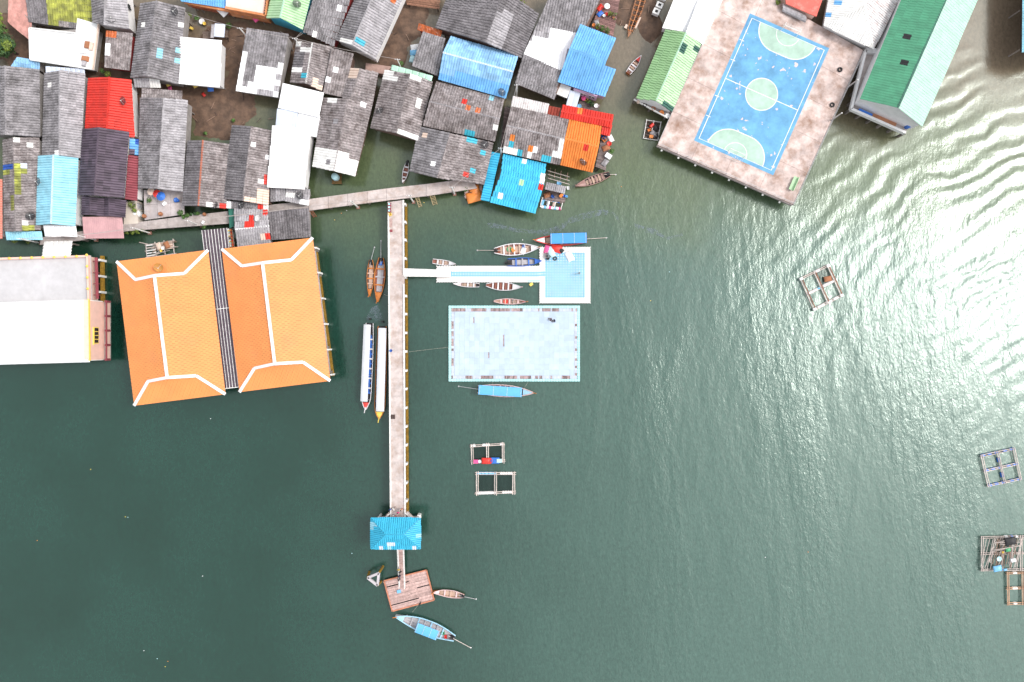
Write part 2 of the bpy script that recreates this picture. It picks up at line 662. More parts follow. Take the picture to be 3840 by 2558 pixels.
# ------------------------------------------------------------------ water and mud
def water_material():
    m = bpy.data.materials.new('sea water')
    m.use_nodes = True
    nt = m.node_tree
    L = nt.links.new
    N = nt.nodes.new
    b = nt.nodes['Principled BSDF']
    b.inputs['Roughness'].default_value = .19
    b.inputs['IOR'].default_value = 1.47
    b.inputs['Specular IOR Level'].default_value = 1.0
    b.inputs['Specular Tint'].default_value = (.88, 1.0, .95, 1)
    geo = N('ShaderNodeNewGeometry')
    sep = N('ShaderNodeSeparateXYZ')
    L(geo.outputs['Position'], sep.inputs[0])

    def math_(op, a, c=None, clamp=False):
        q = N('ShaderNodeMath')
        q.operation = op
        q.use_clamp = clamp
        for i, val in enumerate((a, c)):
            if val is None:
                continue
            if isinstance(val, (int, float)):
                q.inputs[i].default_value = val
            else:
                L(val, q.inputs[i])
        return q.outputs[0]

    def noise_(scale, detail=4, rough=.6, sx=1.0, sy=1.0, rot=0.0, dist=0.0):
        mp = N('ShaderNodeMapping')
        mp.inputs['Scale'].default_value = (sx, sy, 1)
        mp.inputs['Rotation'].default_value = (0, 0, rot)
        L(geo.outputs['Position'], mp.inputs['Vector'])
        q = N('ShaderNodeTexNoise')
        q.inputs['Scale'].default_value = scale
        q.inputs['Detail'].default_value = detail
        q.inputs['Roughness'].default_value = rough
        q.inputs['Distortion'].default_value = dist
        L(mp.outputs[0], q.inputs['Vector'])
        return q.outputs['Fac']

    def ramp_(v, a, c):
        q = N('ShaderNodeMapRange')
        q.interpolation_type = 'SMOOTHSTEP'
        q.inputs['From Min'].default_value = a
        q.inputs['From Max'].default_value = c
        L(v, q.inputs['Value'])
        return q.outputs['Result']

    def mix_(f, a, c):
        q = N('ShaderNodeMix')
        q.data_type = 'RGBA'
        L(f, q.inputs[0])
        for i, val in ((6, a), (7, c)):
            if isinstance(val, tuple):
                q.inputs[i].default_value = (*val, 1)
            else:
                L(val, q.inputs[i])
        return q.outputs[2]
    big = noise_(.035, 5, .6)
    wob = math_('MULTIPLY', math_('SUBTRACT', big, .5), 26.0)
    yy = math_('ADD', sep.outputs['Y'], wob)
    # suspended silt plus painted sheen and ripples: dark green offshore, green in the shallows, brown in the creek
    c0 = mix_(ramp_(big, .3, .7), (.004, .029, .018), (.008, .043, .030))
    east = ramp_(math_('ADD', sep.outputs['X'], wob), -50, 60)
    c0 = mix_(east, c0, (.058, .112, .092))  # paler eastward: silt, and the sky's sheen put into the colour
    c1 = mix_(ramp_(yy, 10, 34), c0, (.078, .104, .048))
    c2 = mix_(ramp_(yy, 30, 56), c1, (.165, .125, .088))
    fine = noise_(1.3, 6, .7)
    grain = noise_(2.2, 5, .75, 1.0, .5, math.radians(64), .4)
    mul = math_('MULTIPLY', math_('ADD', math_('MULTIPLY', fine, .7), .65), math_('ADD', math_('MULTIPLY', grain, 1.0), .5))  # streaky tone: ripple light and shade put into the colour, with silt streaks
    c3n = N('ShaderNodeVectorMath')
    c3n.operation = 'SCALE'
    L(c2, c3n.inputs[0])
    L(mul, c3n.inputs['Scale'])
    c3 = c3n.outputs[0]
    L(c3, b.inputs['Base Color'])
    # wakes: rings running in from the south-east
    cx, cy = W(4510, 2400).xy
    dx = math_('SUBTRACT', sep.outputs['X'], cx)
    dy = math_('SUBTRACT', sep.outputs['Y'], cy)
    r = math_('SQRT', math_('ADD', math_('MULTIPLY', dx, dx), math_('MULTIPLY', dy, dy)))
    r = math_('ADD', r, math_('MULTIPLY', noise_(.10, 3, .5), 7.0))
    ring = math_('SINE', math_('MULTIPLY', r, 2 * math.pi / 3.3))
    mask = math_('MULTIPLY', ramp_(sep.outputs['X'], 22, 84), ramp_(noise_(.06, 2, .5), .30, .62))
    mask = math_('MULTIPLY', mask, ramp_(sep.outputs['Y'], -34, 18))
    ring = math_('MULTIPLY', math_('MULTIPLY', ring, mask), .24)
    # wind chop
    chop = noise_(.75, 5, .62, 1.0, .45, math.radians(68), .3)
    chop2 = noise_(2.6, 4, .6, 1.0, .6, math.radians(20), .2)
    swell = noise_(.22, 3, .5, 1.0, .35, math.radians(60))
    amp = ramp_(math_('ADD', sep.outputs['X'], math_('MULTIPLY', wob, .6)), -60, 60)
    amp = math_('ADD', math_('MULTIPLY', amp, .75), .28)
    lane = noise_(.05, 4, .55, 1.0, .3, math.radians(40), .6)
    amp = math_('MULTIPLY', amp, math_('ADD', math_('MULTIPLY', ramp_(lane, .32, .68), .85), .55))
    calm = math_('SUBTRACT', 1.0, math_('MULTIPLY', ramp_(yy, 20, 46), .65))
    amp = math_('MULTIPLY', amp, calm)
    hgt = math_('ADD', math_('MULTIPLY', chop, .55), math_('MULTIPLY', chop2, .26))
    hgt = math_('ADD', hgt, math_('MULTIPLY', swell, .9))
    hgt = math_('ADD', math_('MULTIPLY', hgt, amp), ring)
    bp = N('ShaderNodeBump')
    bp.inputs['Strength'].default_value = 1.0
    bp.inputs['Distance'].default_value = .17
    L(hgt, bp.inputs['Height'])
    L(bp.outputs[0], b.inputs['Normal'])
    return m


wmb = MB()
E_, NW_ = 1500.0, 24
gx = [-E_, -600, -250, -130, -60, 0, 60, 130, 250, 600, E_]
for x in range(len(gx)):
    for y in range(len(gx)):
        wmb.v.append((gx[x], gx[y], 0))
for x in range(len(gx) - 1):
    for y in range(len(gx) - 1):
        i = x * len(gx) + y
        wmb.f.append((i, i + len(gx), i + len(gx) + 1, i + 1))
structure(obj('water', wmb, water_material()))

MUD = mat('tidal mud', (.150, .092, .062), .75, 0, .35, .8, ((.06, .042, .034), .5, .5), bump=.8)
mud_spots = [(860, 170, 190, 130), (830, 400, 190, 175), (960, 260, 130, 120), (1500, 60, 150, 190), (1470, 210, 90, 70), (2360, 20, 130, 120), (60, 150, 150, 140),
             (1080, 190, 120, 110), (380, 280, 300, 60), (1880, 60, 120, 90), (560, 300, 200, 260), (200, 400, 260, 200), (2440, 90, 60, 110)]
mm_ = MB()
x0, x1, y0, y1, st = -101.0, 31.0, 32.0, 70.0, .5
nx, ny = int((x1 - x0) / st) + 1, int((y1 - y0) / st) + 1
for i in range(nx):
    for j in range(ny):
        x, y = x0 + i * st, y0 + j * st
        q = PX((x, y, 0))
        f = max(1 - math.hypot((q[0] - a) / rx, (q[1] - b) / ry) for a, b, rx, ry in mud_spots)
        z = -.28 + .95 * max(-.4, min(.55, f)) + .20 * mnoise.noise((x * .35, y * .35, 0)) + .07 * mnoise.noise((x * 1.4, y * 1.4, 3))
        edge = min(i, nx - 1 - i, j, ny - 1 - j)
        mm_.v.append((x, y, z - (.6 if edge < 1 else 0)))
for i in range(nx - 1):
    for j in range(ny - 1):
        a = i * ny + j
        mm_.f.append((a, a + ny, a + ny + 1, a + 1))
structure(obj('ground', mm_, MUD, None, True))

# ------------------------------------------------------------------ village houses
gable('weathered grey gabled house whose ridge runs past the left edge, below the blue shed', [(-70, 248), (21, 247), (147, 260)], [(-75, 508), (23, 506), (150, 513)], GREY, 4.9)
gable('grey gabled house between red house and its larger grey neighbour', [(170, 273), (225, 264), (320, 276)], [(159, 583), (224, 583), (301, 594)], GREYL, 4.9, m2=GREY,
      pats=[(R4(178, 312, 197, 322), WHITED), (R4(208, 562, 226, 576), WHITED)])
redh = gable('bright red gabled house with satellite dish on its roof', [(334, 292), (411, 289), (490, 299)], [(320, 497), (400, 500), (506, 515)], RED, 4.9, wall=WALLW)
gable('mossy grey gabled house with yellow sheets and blue awning beside the light blue house', [(13, 523), (50, 516), (148, 515)], [(21, 868), (60, 868), (152, 862)], GREYB, 4.5,
      pats=[(R4(14, 636, 40, 656), YELLOWM), (R4(50, 620, 68, 790), YELLOWM), (R4(14, 618, 48, 634), DBLUE), (R4(78, 612, 105, 630), PALE), (R4(45, 518, 85, 536), WHITED),
            (R4(108, 536, 124, 548), WHITED), (R4(90, 832, 116, 842), WHITED), (R4(80, 845, 118, 862), YELLOWM), (R4(50, 640, 105, 655), YELLOWM), (R4(45, 540, 60, 565), REDR)])
lb = gable('light blue gabled house with white porch roof', [(146, 584), (201, 581), (293, 588)], [(139, 845), (192, 840), (281, 848)], LBLUE, 5.0, capm=PALE, wall=WALLW)
mono('', [(166, 884), (290, 885), (285, 847), (164, 844)], WHITE, 4.2, 4.7, nw=1, sheet=(1, 2), host=lb, walls=False)
pu = gable('dark purple gabled house with two small purple dormers and pink porch', [(313, 483), (371, 478), (484, 495)], [(297, 733), (355, 733), (464, 743)], PURPLE, 5.3, wall=WALLW)
for a, b in (([(310, 735), (339, 738), (391, 745)], [(308, 806), (337, 806), (388, 811)]), ([(398, 743), (411, 741), (474, 752)], [(388, 812), (409, 810), (470, 817)])):
    za, zb = 4.2, 4.7
    A = [W(*a[0], za), W(*a[1], zb), W(*a[2], za)]
    B = [W(*b[0], za), W(*b[1], zb), W(*b[2], za)]
    roof_plane(pu, [A[0], B[0], B[1], A[1]], PURPLE)
    roof_plane(pu, [A[2], B[2], B[1], A[1]], PURPLE)
    cap(pu, A[1], B[1], PURPLE)
mono('light blue awning below the mossy grey house', [(25, 899), (158, 897), (158, 868), (21, 868)], LBLUE, 4.2, 4.5, nw=2, walls=False)
mono('', [(312, 893), (461, 885), (462, 816), (312, 810)], PINK, 4.0, 4.5, nw=3, sheet=(1, 3.2), host=pu, walls=False, amp=.03)
mono('maroon striped lean-to roof along the purple house', [(514, 753), (524, 588), (482, 581), (469, 747)], MAROON, 4.3, 4.8, wall=WALLW)
mono('small blue roof with dark panels beside the maroon lean-to', [(524, 583), (527, 523), (487, 520), (485, 578)], BLUE, 4.3, 4.8, wall=YELLOW,
     pats=[(R4(484, 538, 494, 556), DBLUE), (R4(486, 566, 510, 584), PURPLE), (R4(512, 530, 522, 540), DBLUE)])
gb = gable('long grey gabled house with satellite dish near the white square roof', [(530, 13), (588, 3), (694, 29)], [(492, 293), (552, 285), (668, 317)], GREY, 4.9,
           pats=[(R4(664, 84, 694, 104), WHITED), (R4(590, 190, 612, 220), LBLUE), (R4(648, 180, 672, 196), LBLUE), (R4(648, 222, 672, 240), LBLUE), (R4(536, 88, 552, 98), WHITED)])
mono('', [(502, 322), (600, 331), (600, 291), (502, 296)], GREYL, 4.2, 4.7, host=gb, walls=False, pats=[(R4(570, 300, 605, 340), WHITED)])
mono('bright white square flat roof standing over the mud', [(669, 308), (826, 323), (830, 151), (672, 138)], WHITE, 4.7, 5.1, nw=3, sheet=(1, 4), wall=WALLW, amp=.03, cat='house', name='house')
mono('grey house whose lower roof half is patched with white sheets', [(884, 340), (1042, 365), (1083, 128), (926, 105)], GREY, 4.3, 5.6, cat='house', name='house',
     pats=[([(900, 165), (932, 190), (925, 235), (968, 236), (1045, 246), (1068, 225), (1060, 290), (1042, 370), (880, 345)], WHITE),
           (R4(1012, 165, 1022, 188), WHITE), (R4(1040, 205, 1056, 226), WHITE), (R4(1052, 160, 1062, 175), WHITE),
           ([(908, 262), (962, 266), (954, 290), (940, 300), (936, 322), (902, 318)], GREY), (R4(926, 280, 936, 302), WHITE), (R4(925, 238, 934, 260), GREY),
           (R4(948, 244, 968, 262), GREY), (R4(972, 330, 1000, 356), GREYL), (R4(1010, 336, 1022, 352), GREYL), (R4(1032, 322, 1046, 340), GREYL), (R4(1045, 280, 1060, 298), GREYL)])
gable('pale green gabled house with turquoise walls and satellite dish', [(1030, -60), (1080, -62), (1178, -60)], [(1002, 69), (1051, 68), (1135, 113)], GREENL, 5.2, wall=WALLT, capm=GREENP)
mono('grey roofed house with blue and white corner sheets beside the turquoise walled house', [(1251, 177), (1137, 118), (1190, -50), (1334, -55)][::1], GREY, 4.4, 5.4, cat='house', name='house',
     pats=[(R4(1136, 122, 1156, 152), BLUE), (R4(1150, 128, 1164, 150), WHITED), (R4(1255, 30, 1282, 54), WHITE), (R4(1180, 118, 1194, 140), WHITED)], wall=WALLR)
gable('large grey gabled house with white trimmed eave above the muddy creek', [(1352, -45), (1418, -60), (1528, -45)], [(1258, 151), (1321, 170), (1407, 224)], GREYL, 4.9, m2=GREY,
      pats=[([(1318, 150), (1336, 172), (1410, 214), (1402, 226), (1300, 182)], WHITED), (R4(1332, 140, 1358, 166), TEALP), (R4(1456, -10, 1480, 10), RUST), (R4(1260, 146, 1330, 160), WHITED)], wall=WALLW)
gable('broken dark roofed house with a white ridge and missing sheets', [(1115, 155), (1172, 160), (1245, 177)], [(1090, 310), (1148, 313), (1203, 342)], GREYB, 4.3, capm=WHITED,
      pats=[(R4(1112, 185, 1150, 200), WHITED), (R4(1090, 262, 1128, 280), WHITED), (R4(1110, 248, 1152, 262), GREYL), (R4(1128, 270, 1150, 284), TEALP), (R4(1175, 288, 1200, 312), CREAM),
            (R4(1120, 155, 1140, 168), WHITED), (R4(1150, 175, 1172, 192), WHITED), (R4(1098, 196, 1140, 245), GREYD), (R4(1160, 318, 1200, 330), CREAM)], wall=WALLB)
mono('narrow grey roof with a white sheeted side and green fringe', [(1289, 365), (1211, 348), (1243, 180), (1326, 202)], GREYB, 4.4, 5.0,
     pats=[([(1240, 185), (1243, 225), (1226, 262), (1232, 300), (1214, 345), (1205, 350), (1215, 270)], WHITE), (R4(1258, 250, 1274, 266), WHITE), (R4(1262, 270, 1296, 280), GREENL)], wall=WALLB)
mono('white sloped roof above the pale blue annex', [(1043, 400), (1201, 433), (1211, 349), (1062, 310)], WHITE, 4.9, 5.3, nw=3, sheet=(1, 3), wall=WALLW, amp=.03, cat='house', name='house')
mono('pale blue annex roof below the white sloped roof', [(1031, 469), (1110, 475), (1120, 421), (1043, 405)], PALE, 4.3, 4.7, nw=1, sheet=(1, 3), wall=WALLW, amp=.03)
mono('white annex roof beside the pale blue annex', [(1166, 511), (1194, 516), (1204, 434), (1120, 421), (1110, 475)], WHITE, 4.4, 4.6, nw=1, sheet=(1, 3), wall=WALLW, amp=.03, exact=True)
mono('long white roofed house with white side wall beside the open water', [(1000, 698), (1142, 705), (1166, 482), (1022, 470)], WHITED, 5.2, 5.6, nw=3, sheet=(1, 4), wall=WALLW, amp=.03, cat='house', name='house')
gable('brown streaked gabled house ending in a white sheeted gable over the water', [(1214, 366), (1306, 372), (1396, 390)], [(1176, 626), (1252, 642), (1328, 661)], GREYB, 4.4,
      pats=[([(1186, 548), (1262, 562), (1347, 596), (1330, 664), (1172, 628)], WHITED), (R4(1222, 574, 1234, 612), GREY), (R4(1228, 368, 1262, 386), WHITED), (R4(1326, 390, 1366, 402), WHITE),
            (R4(1245, 452, 1262, 468), GREYL), (R4(1305, 580, 1320, 590), GREYB)], wall=WALLB)
gable('small brown gabled roof at the back of the brown streaked house', [(1318, 255), (1352, 258), (1416, 271)], [(1288, 372), (1316, 373), (1397, 392)], GREYB, 4.7,
      pats=[(R4(1318, 255, 1342, 292), CREAM), (R4(1358, 296, 1382, 312), WHITED), (R4(1304, 306, 1326, 318), CREAM)], wall=WALLB)
gable('grey gabled house with mint back strip and white front edge', [(1446, 262), (1537, 277), (1622, 305)], [(1390, 481), (1488, 500), (1563, 528)], GREYB, 4.5,
      pats=[(R4(1514, 352, 1528, 382), WHITE), ([(1488, 482), (1566, 512), (1562, 534), (1484, 505)], WHITED), (R4(1440, 270, 1462, 292), WHITED), (R4(1460, 262, 1485, 310), WHITED),
            (R4(1436, 330, 1456, 338), WHITED), (R4(1565, 368, 1588, 382), WHITED), (R4(1560, 388, 1584, 400), WHITED), (R4(1540, 280, 1580, 300), WHITED)], wall=WALLB)
mono('mint green strip of roof behind the grey house', [(1467, 263), (1619, 303), (1621, 286), (1469, 242)], GREENP, 4.9, 5.0, nw=1, sheet=(1.2, .9), walls=True)
gable('very large grey gabled house north of the blue roofed house', [(1690, -40), (1890, -40), (2020, 52)], [(1634, 104), (1822, 160), (1953, 218)], GREYD, 4.9, .25, m2=GREYD,
      pats=[(R4(1846, 70, 1858, 90), WHITE), ([(1822, 158), (1885, 20), (1935, 50), (1875, 180)], GREYL)], wall=WALLB)
mono('small rust stained roof on the mud bank', [(1566, 112), (1654, 138), (1658, 117), (1570, 85)], RUST, 3.8, 4.2, sheet=(.6, 1), wall=WALLR)
mono('small grey roof with a laundry line beside the blue roofed house', [(1545, 246), (1642, 284), (1670, 144), (1585, 119)], GREY, 4.2, 4.9)
gable('faded blue gabled house with patched sheets and mint corner', [(1689, 138), (1661, 197), (1644, 296)], [(1943, 211), (1925, 270), (1897, 368)], BLUEF, 5.0, capm=PALE,
      pats=[(R4(1660, 244, 1682, 264), WHITED), (R4(1755, 310, 1780, 334), TEALP), ([(1650, 262), (1910, 320), (1897, 372), (1640, 300)], BLUE)], wall=WALLW)
gable('grey gabled house with teal and orange patches below the faded blue house', [(1635, 308), (1610, 381), (1585, 470)], [(1890, 374), (1874, 447), (1856, 528)], GREYB, 4.6, capm=GREYL,
      pats=[(R4(1738, 376, 1754, 394), RED), (R4(1833, 368, 1846, 386), LBLUE), (R4(1748, 482, 1778, 508), TEALP), (R4(1750, 402, 1762, 416), RUST), (R4(1780, 404, 1800, 424), RUST), (R4(1790, 430, 1804, 448), RUST),
            (R4(1856, 468, 1870, 486), WHITED), ([(1805, 424), (1876, 440), (1872, 450), (1804, 432)], WHITED)], wall=WALLB)
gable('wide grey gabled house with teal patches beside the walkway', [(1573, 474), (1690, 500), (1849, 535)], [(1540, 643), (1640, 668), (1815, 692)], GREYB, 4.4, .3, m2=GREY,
      pats=[(R4(1754, 522, 1778, 538), TEALP), (R4(1804, 562, 1828, 586), TEALP), (R4(1752, 630, 1774, 644), TEALP), (R4(1726, 650, 1750, 666), RED), (R4(1624, 598, 1638, 618), WHITE), (R4(1592, 508, 1610, 520), CREAM),
            (R4(1800, 530, 1830, 555), GREYD)], wall=WALLB)
gable('long grey house with a broad white sheeted section beside the blue house', [(2075, -45), (1962, 206), (1932, 312)], [(2275, -45), (2103, 266), (2080, 373)], GREY, 4.4, .1, zr=5.3,
      pats=[([(2072, 97), (2160, 128), (2106, 268), (1960, 206), (1990, 150)], WHITE), ([(2000, 128), (2072, 97), (2058, 145), (2020, 150)], GREYL)], wall=WALLB)
bh = gable('bright blue gabled house with lilac wall and row of dark windows', [(2175, 93), (2136, 182), (2091, 305)], [(2309, 147), (2273, 232), (2232, 352)], BLUE, 5.2, capm=BLUE, wall=WALLP)
mono('', [(2232, 352), (2268, 362), (2310, 261), (2268, 246)], BLUE, 5.0, 5.35, host=bh, wall=WALLP)
mono('small white annex roof below the bright blue house', [(2080, 346), (2127, 367), (2142, 327), (2092, 308)], WHITED, 3.9, 4.2, nw=1, sheet=(1, 2), wall=WALLW, amp=.03)
mono('small pale blue awning between the bright blue house and the red roof', [(2126, 393), (2164, 403), (2174, 349), (2136, 337)], PALE, 3.7, 4.1, nw=1, sheet=(1, 2), wall=WALLW, amp=.03)
gable('long red metal roofed house beside the orange roof', [(2110, 395), (2104, 417), (2101, 438)], [(2300, 433), (2297, 454), (2291, 478)], RED, 4.7, capm=RED, wall=WALLR, zr=5.1,
      pats=[(R4(2164, 416, 2176, 430), ORANGE)])
mono('short red roof with two white sheets facing the creek', [(2286, 510), (2253, 502), (2258, 462), (2296, 470)], RED, 4.2, 4.45, pats=[(R4(2256, 470, 2264, 484), WHITE), (R4(2268, 472, 2278, 484), WHITE)], wall=WALLR)
gable('bright orange metal roofed house with satellite dish by the creek', [(2134, 448), (2118, 520), (2101, 617)], [(2256, 472), (2245, 551), (2222, 645)], ORANGE, 4.55, capm=ORANGE, wall=WALLB,
      pats=[(R4(2188, 536, 2206, 544), RED), (R4(2196, 540, 2206, 562), RED), (R4(2120, 586, 2132, 604), RED)])
mono('strip of rust streaked white metal roof', [(1915, 400), (2051, 426), (2060, 392), (1925, 358)], RUSTW, 4.3, 4.7, sheet=(.8, 1.7), walls=True)
mono('short rusty red roof beside the white metal strip', [(2051, 427), (2098, 437), (2101, 405), (2060, 397)], REDR, 4.3, 4.7)
gable('grey gabled house with teal, orange and white patches beside the orange house', [(1918, 402), (1900, 472), (1885, 570)], [(2133, 449), (2117, 522), (2100, 617)], GREYB, 4.6, capm=GREYL,
      pats=[(R4(1920, 500, 1934, 522), ORANGE), (R4(1986, 536, 2000, 556), ORANGE), (R4(1904, 536, 1918, 554), TEALP), (R4(1936, 560, 1950, 582), TEALP), (R4(2022, 582, 2062, 610), TEALP), (R4(1892, 550, 1918, 572), WHITED),
            (R4(1918, 558, 1936, 578), WHITED), (R4(1980, 556, 2012, 578), WHITE), (R4(1970, 570, 1992, 594), WHITED), (R4(2074, 556, 2106, 580), WHITED), (R4(2098, 526, 2114, 566), WHITED), (R4(2050, 458, 2064, 476), RUST)], wall=WALLB)
cy_ = gable('bright cyan metal roofed house with white patches at the water front', [(1886, 578), (1878, 655), (1836, 757)], [(2047, 617), (2040, 692), (2007, 800)], CYAN, 4.0, .16, capm=CYAN, wall=WALLB,
            pats=[([(1870, 575), (1896, 578), (1878, 680), (1850, 728), (1836, 728), (1850, 650)], WHITE), (R4(1950, 594, 1968, 612), WHITE), (R4(1920, 660, 1956, 678), WHITED), (R4(1870, 716, 1882, 736), WHITE), (R4(1858, 734, 1870, 752), WHITE),
                  (R4(1942, 652, 1958, 700), GREENL), ([(2036, 640), (2056, 640), (2040, 690), (2030, 690)], WHITE), ([(2024, 700), (2038, 700), (2030, 730), (2020, 730)], WHITE), (R4(2024, 696, 2040, 712), RED)])
mono('', [(1803, 750), (1848, 571), (1875, 575), (1838, 757)], CYAN, 3.7, 3.95, host=cy_, walls=False)
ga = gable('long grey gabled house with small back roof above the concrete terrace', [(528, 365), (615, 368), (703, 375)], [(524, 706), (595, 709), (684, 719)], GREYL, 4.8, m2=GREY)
mono('', [(533, 329), (685, 343), (682, 372), (530, 372)][::-1], GREYB, 5.0, 5.3, host=ga, walls=False)
gable('brown stained gabled house with orange painted ridge', [(707, 527), (762, 526), (861, 541)], [(684, 772), (745, 772), (846, 783)], GREYB, 4.6, capm=mat('orange ridge paint', (.45, .13, .07), .7, 0, .3),
      pats=[(R4(812, 754, 836, 768), RED), (R4(832, 766, 848, 780), RED), (R4(770, 760, 794, 770), WHITED)], m2=GREYD, wall=WALLB)
gable('grey gabled house with red and cream corner sheets', [(873, 469), (945, 474), (1017, 489)], [(837, 746), (912, 754), (1007, 769)], GREYB, 4.7, m2=GREYD,
      pats=[([(968, 712), (1012, 720), (1006, 772), (914, 756), (918, 740), (958, 744)], CREAM), (R4(980, 588, 1004, 602), WHITE), (R4(970, 664, 1006, 676), RED), (R4(988, 676, 1000, 700), RED), (R4(966, 676, 992, 688), WHITED),
            (R4(1000, 705, 1016, 760), RED), (R4(930, 540, 948, 556), WHITE)], wall=WALLB)
mono('narrow grey roof strip with satellite dish and red end', [(847, 781), (1006, 789), (1007, 768), (849, 751)], GREY, 4.1, 4.3, pats=[(R4(846, 748, 868, 766), RED), (R4(846, 764, 868, 782), WHITE), (R4(970, 762, 990, 780), RED), (R4(988, 766, 1008, 790), WHITED)])
gable('pale grey corrugated roof with red patches behind the orange temple roof', [(877, 782), (882, 861), (892, 935)], [(1003, 792), (1010, 847), (1016, 920)], GREYL, 4.4, .2, capm=WHITE,
      pats=[(R4(918, 832, 930, 852), RED), (R4(936, 806, 950, 852), RED), (R4(978, 790, 998, 808), RED), (R4(968, 874, 996, 896), CREAM), (R4(996, 870, 1008, 896), RED)])
mono('dark grey corrugated roof at the corner of the walkway', [(1017, 899), (1165, 888), (1158, 781), (1006, 791)], GREYD, 4.0, 4.6, pats=[(R4(1084, 862, 1096, 886), WHITED)])
mono('small grey and white roof behind the long white house', [(1013, 757), (1071, 750), (1071, 705), (1014, 704)], GREY, 3.8, 4.0, pats=[(R4(1036, 706, 1072, 750), GREYL)])
mono('pale striped roof with satellite dish by the walkway', [(1070, 752), (1158, 772), (1163, 708), (1073, 704)], GREYL, 3.9, 4.1, pats=[(R4(1074, 722, 1100, 744), WHITED), (R4(1132, 740, 1162, 776), WHITE)])
# upper left corner
mono('salmon pink corrugated roof by the trees', [(29, 82), (113, 152), (113, 108), (117, 82), (98, -30), (30, -30)], SALMON, 3.6, 4.3, nw=0, sheet=(1.6, .9), exact=True)
mono('grey roof half covered by yellow mossy sheets', [(108, 80), (352, 118), (343, -30), (92, -30)], GREYD, 4.2, 5.0, cat='house', name='house', nw=2, pats=[([(172, -40), (345, -40), (350, 80), (310, 95), (185, 85)], YELLOWM), (R4(218, 85, 260, 100), GREYB), (R4(195, 90, 208, 100), WHITED)])
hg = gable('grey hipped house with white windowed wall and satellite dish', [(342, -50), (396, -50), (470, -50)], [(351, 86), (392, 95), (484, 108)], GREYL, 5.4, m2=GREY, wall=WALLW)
mono('small grey roof between white terrace and red wall', [(392, 252), (486, 264), (499, 125), (398, 115)], GREYB, 4.4, 4.9, pats=[(R4(394, 166, 417, 204), WHITE), (R4(394, 200, 402, 222), WHITED), (R4(400, 115, 440, 150), RUST)], wall=WALLR)
mono('small light blue roof beside the trees', [(42, 250), (150, 264), (150, 228), (66, 214)], BLUEF, 4.0, 4.4)
mono('pale blue eave strip behind the grey gabled house', [(170, 274), (318, 278), (318, 262), (174, 246)], PALE, 4.2, 4.4, nw=1, walls=False)
# top edge
mono('bright blue metal roof at the top edge beside the pink terrace', [(680, 6), (847, 31), (852, -50), (650, -55)], BLUE, 4.4, 5.0, cat='house', name='house', wall=RUST)


# ------------------------------------------------------------------ larger buildings
def tiled_roof(h, planes, m, tile=(.66, .46), parts=300):
    """flat clay tiles; the highest ones are single pieces, the rest one joined part"""
    cells = []
    for pts in planes:
        o, u, v, n = basis(pts, (0, 1)) if len(pts) != 4 else basis(pts, (0, 1))
        P2 = [((Vector(p) - o).dot(u), (Vector(p) - o).dot(v)) for p in pts]
        ar = sum(P2[i][0] * P2[(i + 1) % len(P2)][1] - P2[(i + 1) % len(P2)][0] * P2[i][1] for i in range(len(P2)))
        C = P2 if ar > 0 else P2[::-1]
        us, vs_ = [p[0] for p in C], [p[1] for p in C]
        nc, nl = round((max(us) - min(us)) / tile[0]), round((max(vs_) - min(vs_)) / tile[1])
        dw, dl = (max(us) - min(us)) / nc, (max(vs_) - min(vs_)) / nl
        for j in range(nl):
            for i in range(-1, nc):
                x, y = min(us) + (i + .5 * (j % 2)) * dw, min(vs_) + j * dl
                k = clip([(x, y), (x + dw, y), (x + dw, y + dl), (x, y + dl)], C)
                if len(k) < 3:
                    continue
                full = abs(sum(k[q][0] * k[(q + 1) % len(k)][1] - k[(q + 1) % len(k)][0] * k[q][1] for q in range(len(k)))) / 2 > .98 * dw * dl
                cells.append((o, u, v, n, x, y, dw, dl, k, full))
    full = sorted([c for c in cells if c[9]], key=lambda c: -(c[0] + c[2] * c[5]).z)
    single = set(id(c) for c in full[:parts])
    me = UNIT.get('tile')
    if not me:
        me = bpy.data.meshes.new('roof_tile')
        a = .03
        me.from_pydata([(a, -.06, -.01), (1 - a, -.06, -.01), (1 - a, -.06, .06), (a, -.06, .06), (1 - a, 1, .004), (a, 1, .004), (1 - a, 1, -.02), (a, 1, -.02)], [],
                       [(0, 1, 2, 3), (3, 2, 4, 5), (0, 3, 5, 7), (1, 6, 4, 2)])
        me.materials.append(None)
        UNIT['tile'] = me
    rest = MB()
    for c in cells:
        o, u, v, n, x, y, dw, dl, k, fu = c
        if id(c) in single:
            org = o + u * x + v * y + n * random.uniform(0, .01)
            M = Matrix(((u.x * dw, v.x * dl, n.x, org.x), (u.y * dw, v.y * dl, n.y, org.y), (u.z * dw, v.z * dl, n.z, org.z), (0, 0, 0, 1)))
            inst('roof_tile', me, M, m, h)
        else:
            jz = random.uniform(0, .012)
            cx, cyy = sum(p[0] for p in k) / len(k), sum(p[1] for p in k) / len(k)
            top = [o + u * (cx + (p[0] - cx) * .95) + v * p[1] + n * (jz + .06 - .055 * (p[1] - y) / dl) for p in k]
            bot = [q - n * .07 for q in top]
            nn = len(k)
            rest.add(top + bot, [tuple(range(nn))] + [(i, nn + i, nn + (i + 1) % nn, (i + 1) % nn) for i in range(nn)])
    ro = obj('roof_tiling', rest, m, h)
    ro['kind'] = 'stuff'


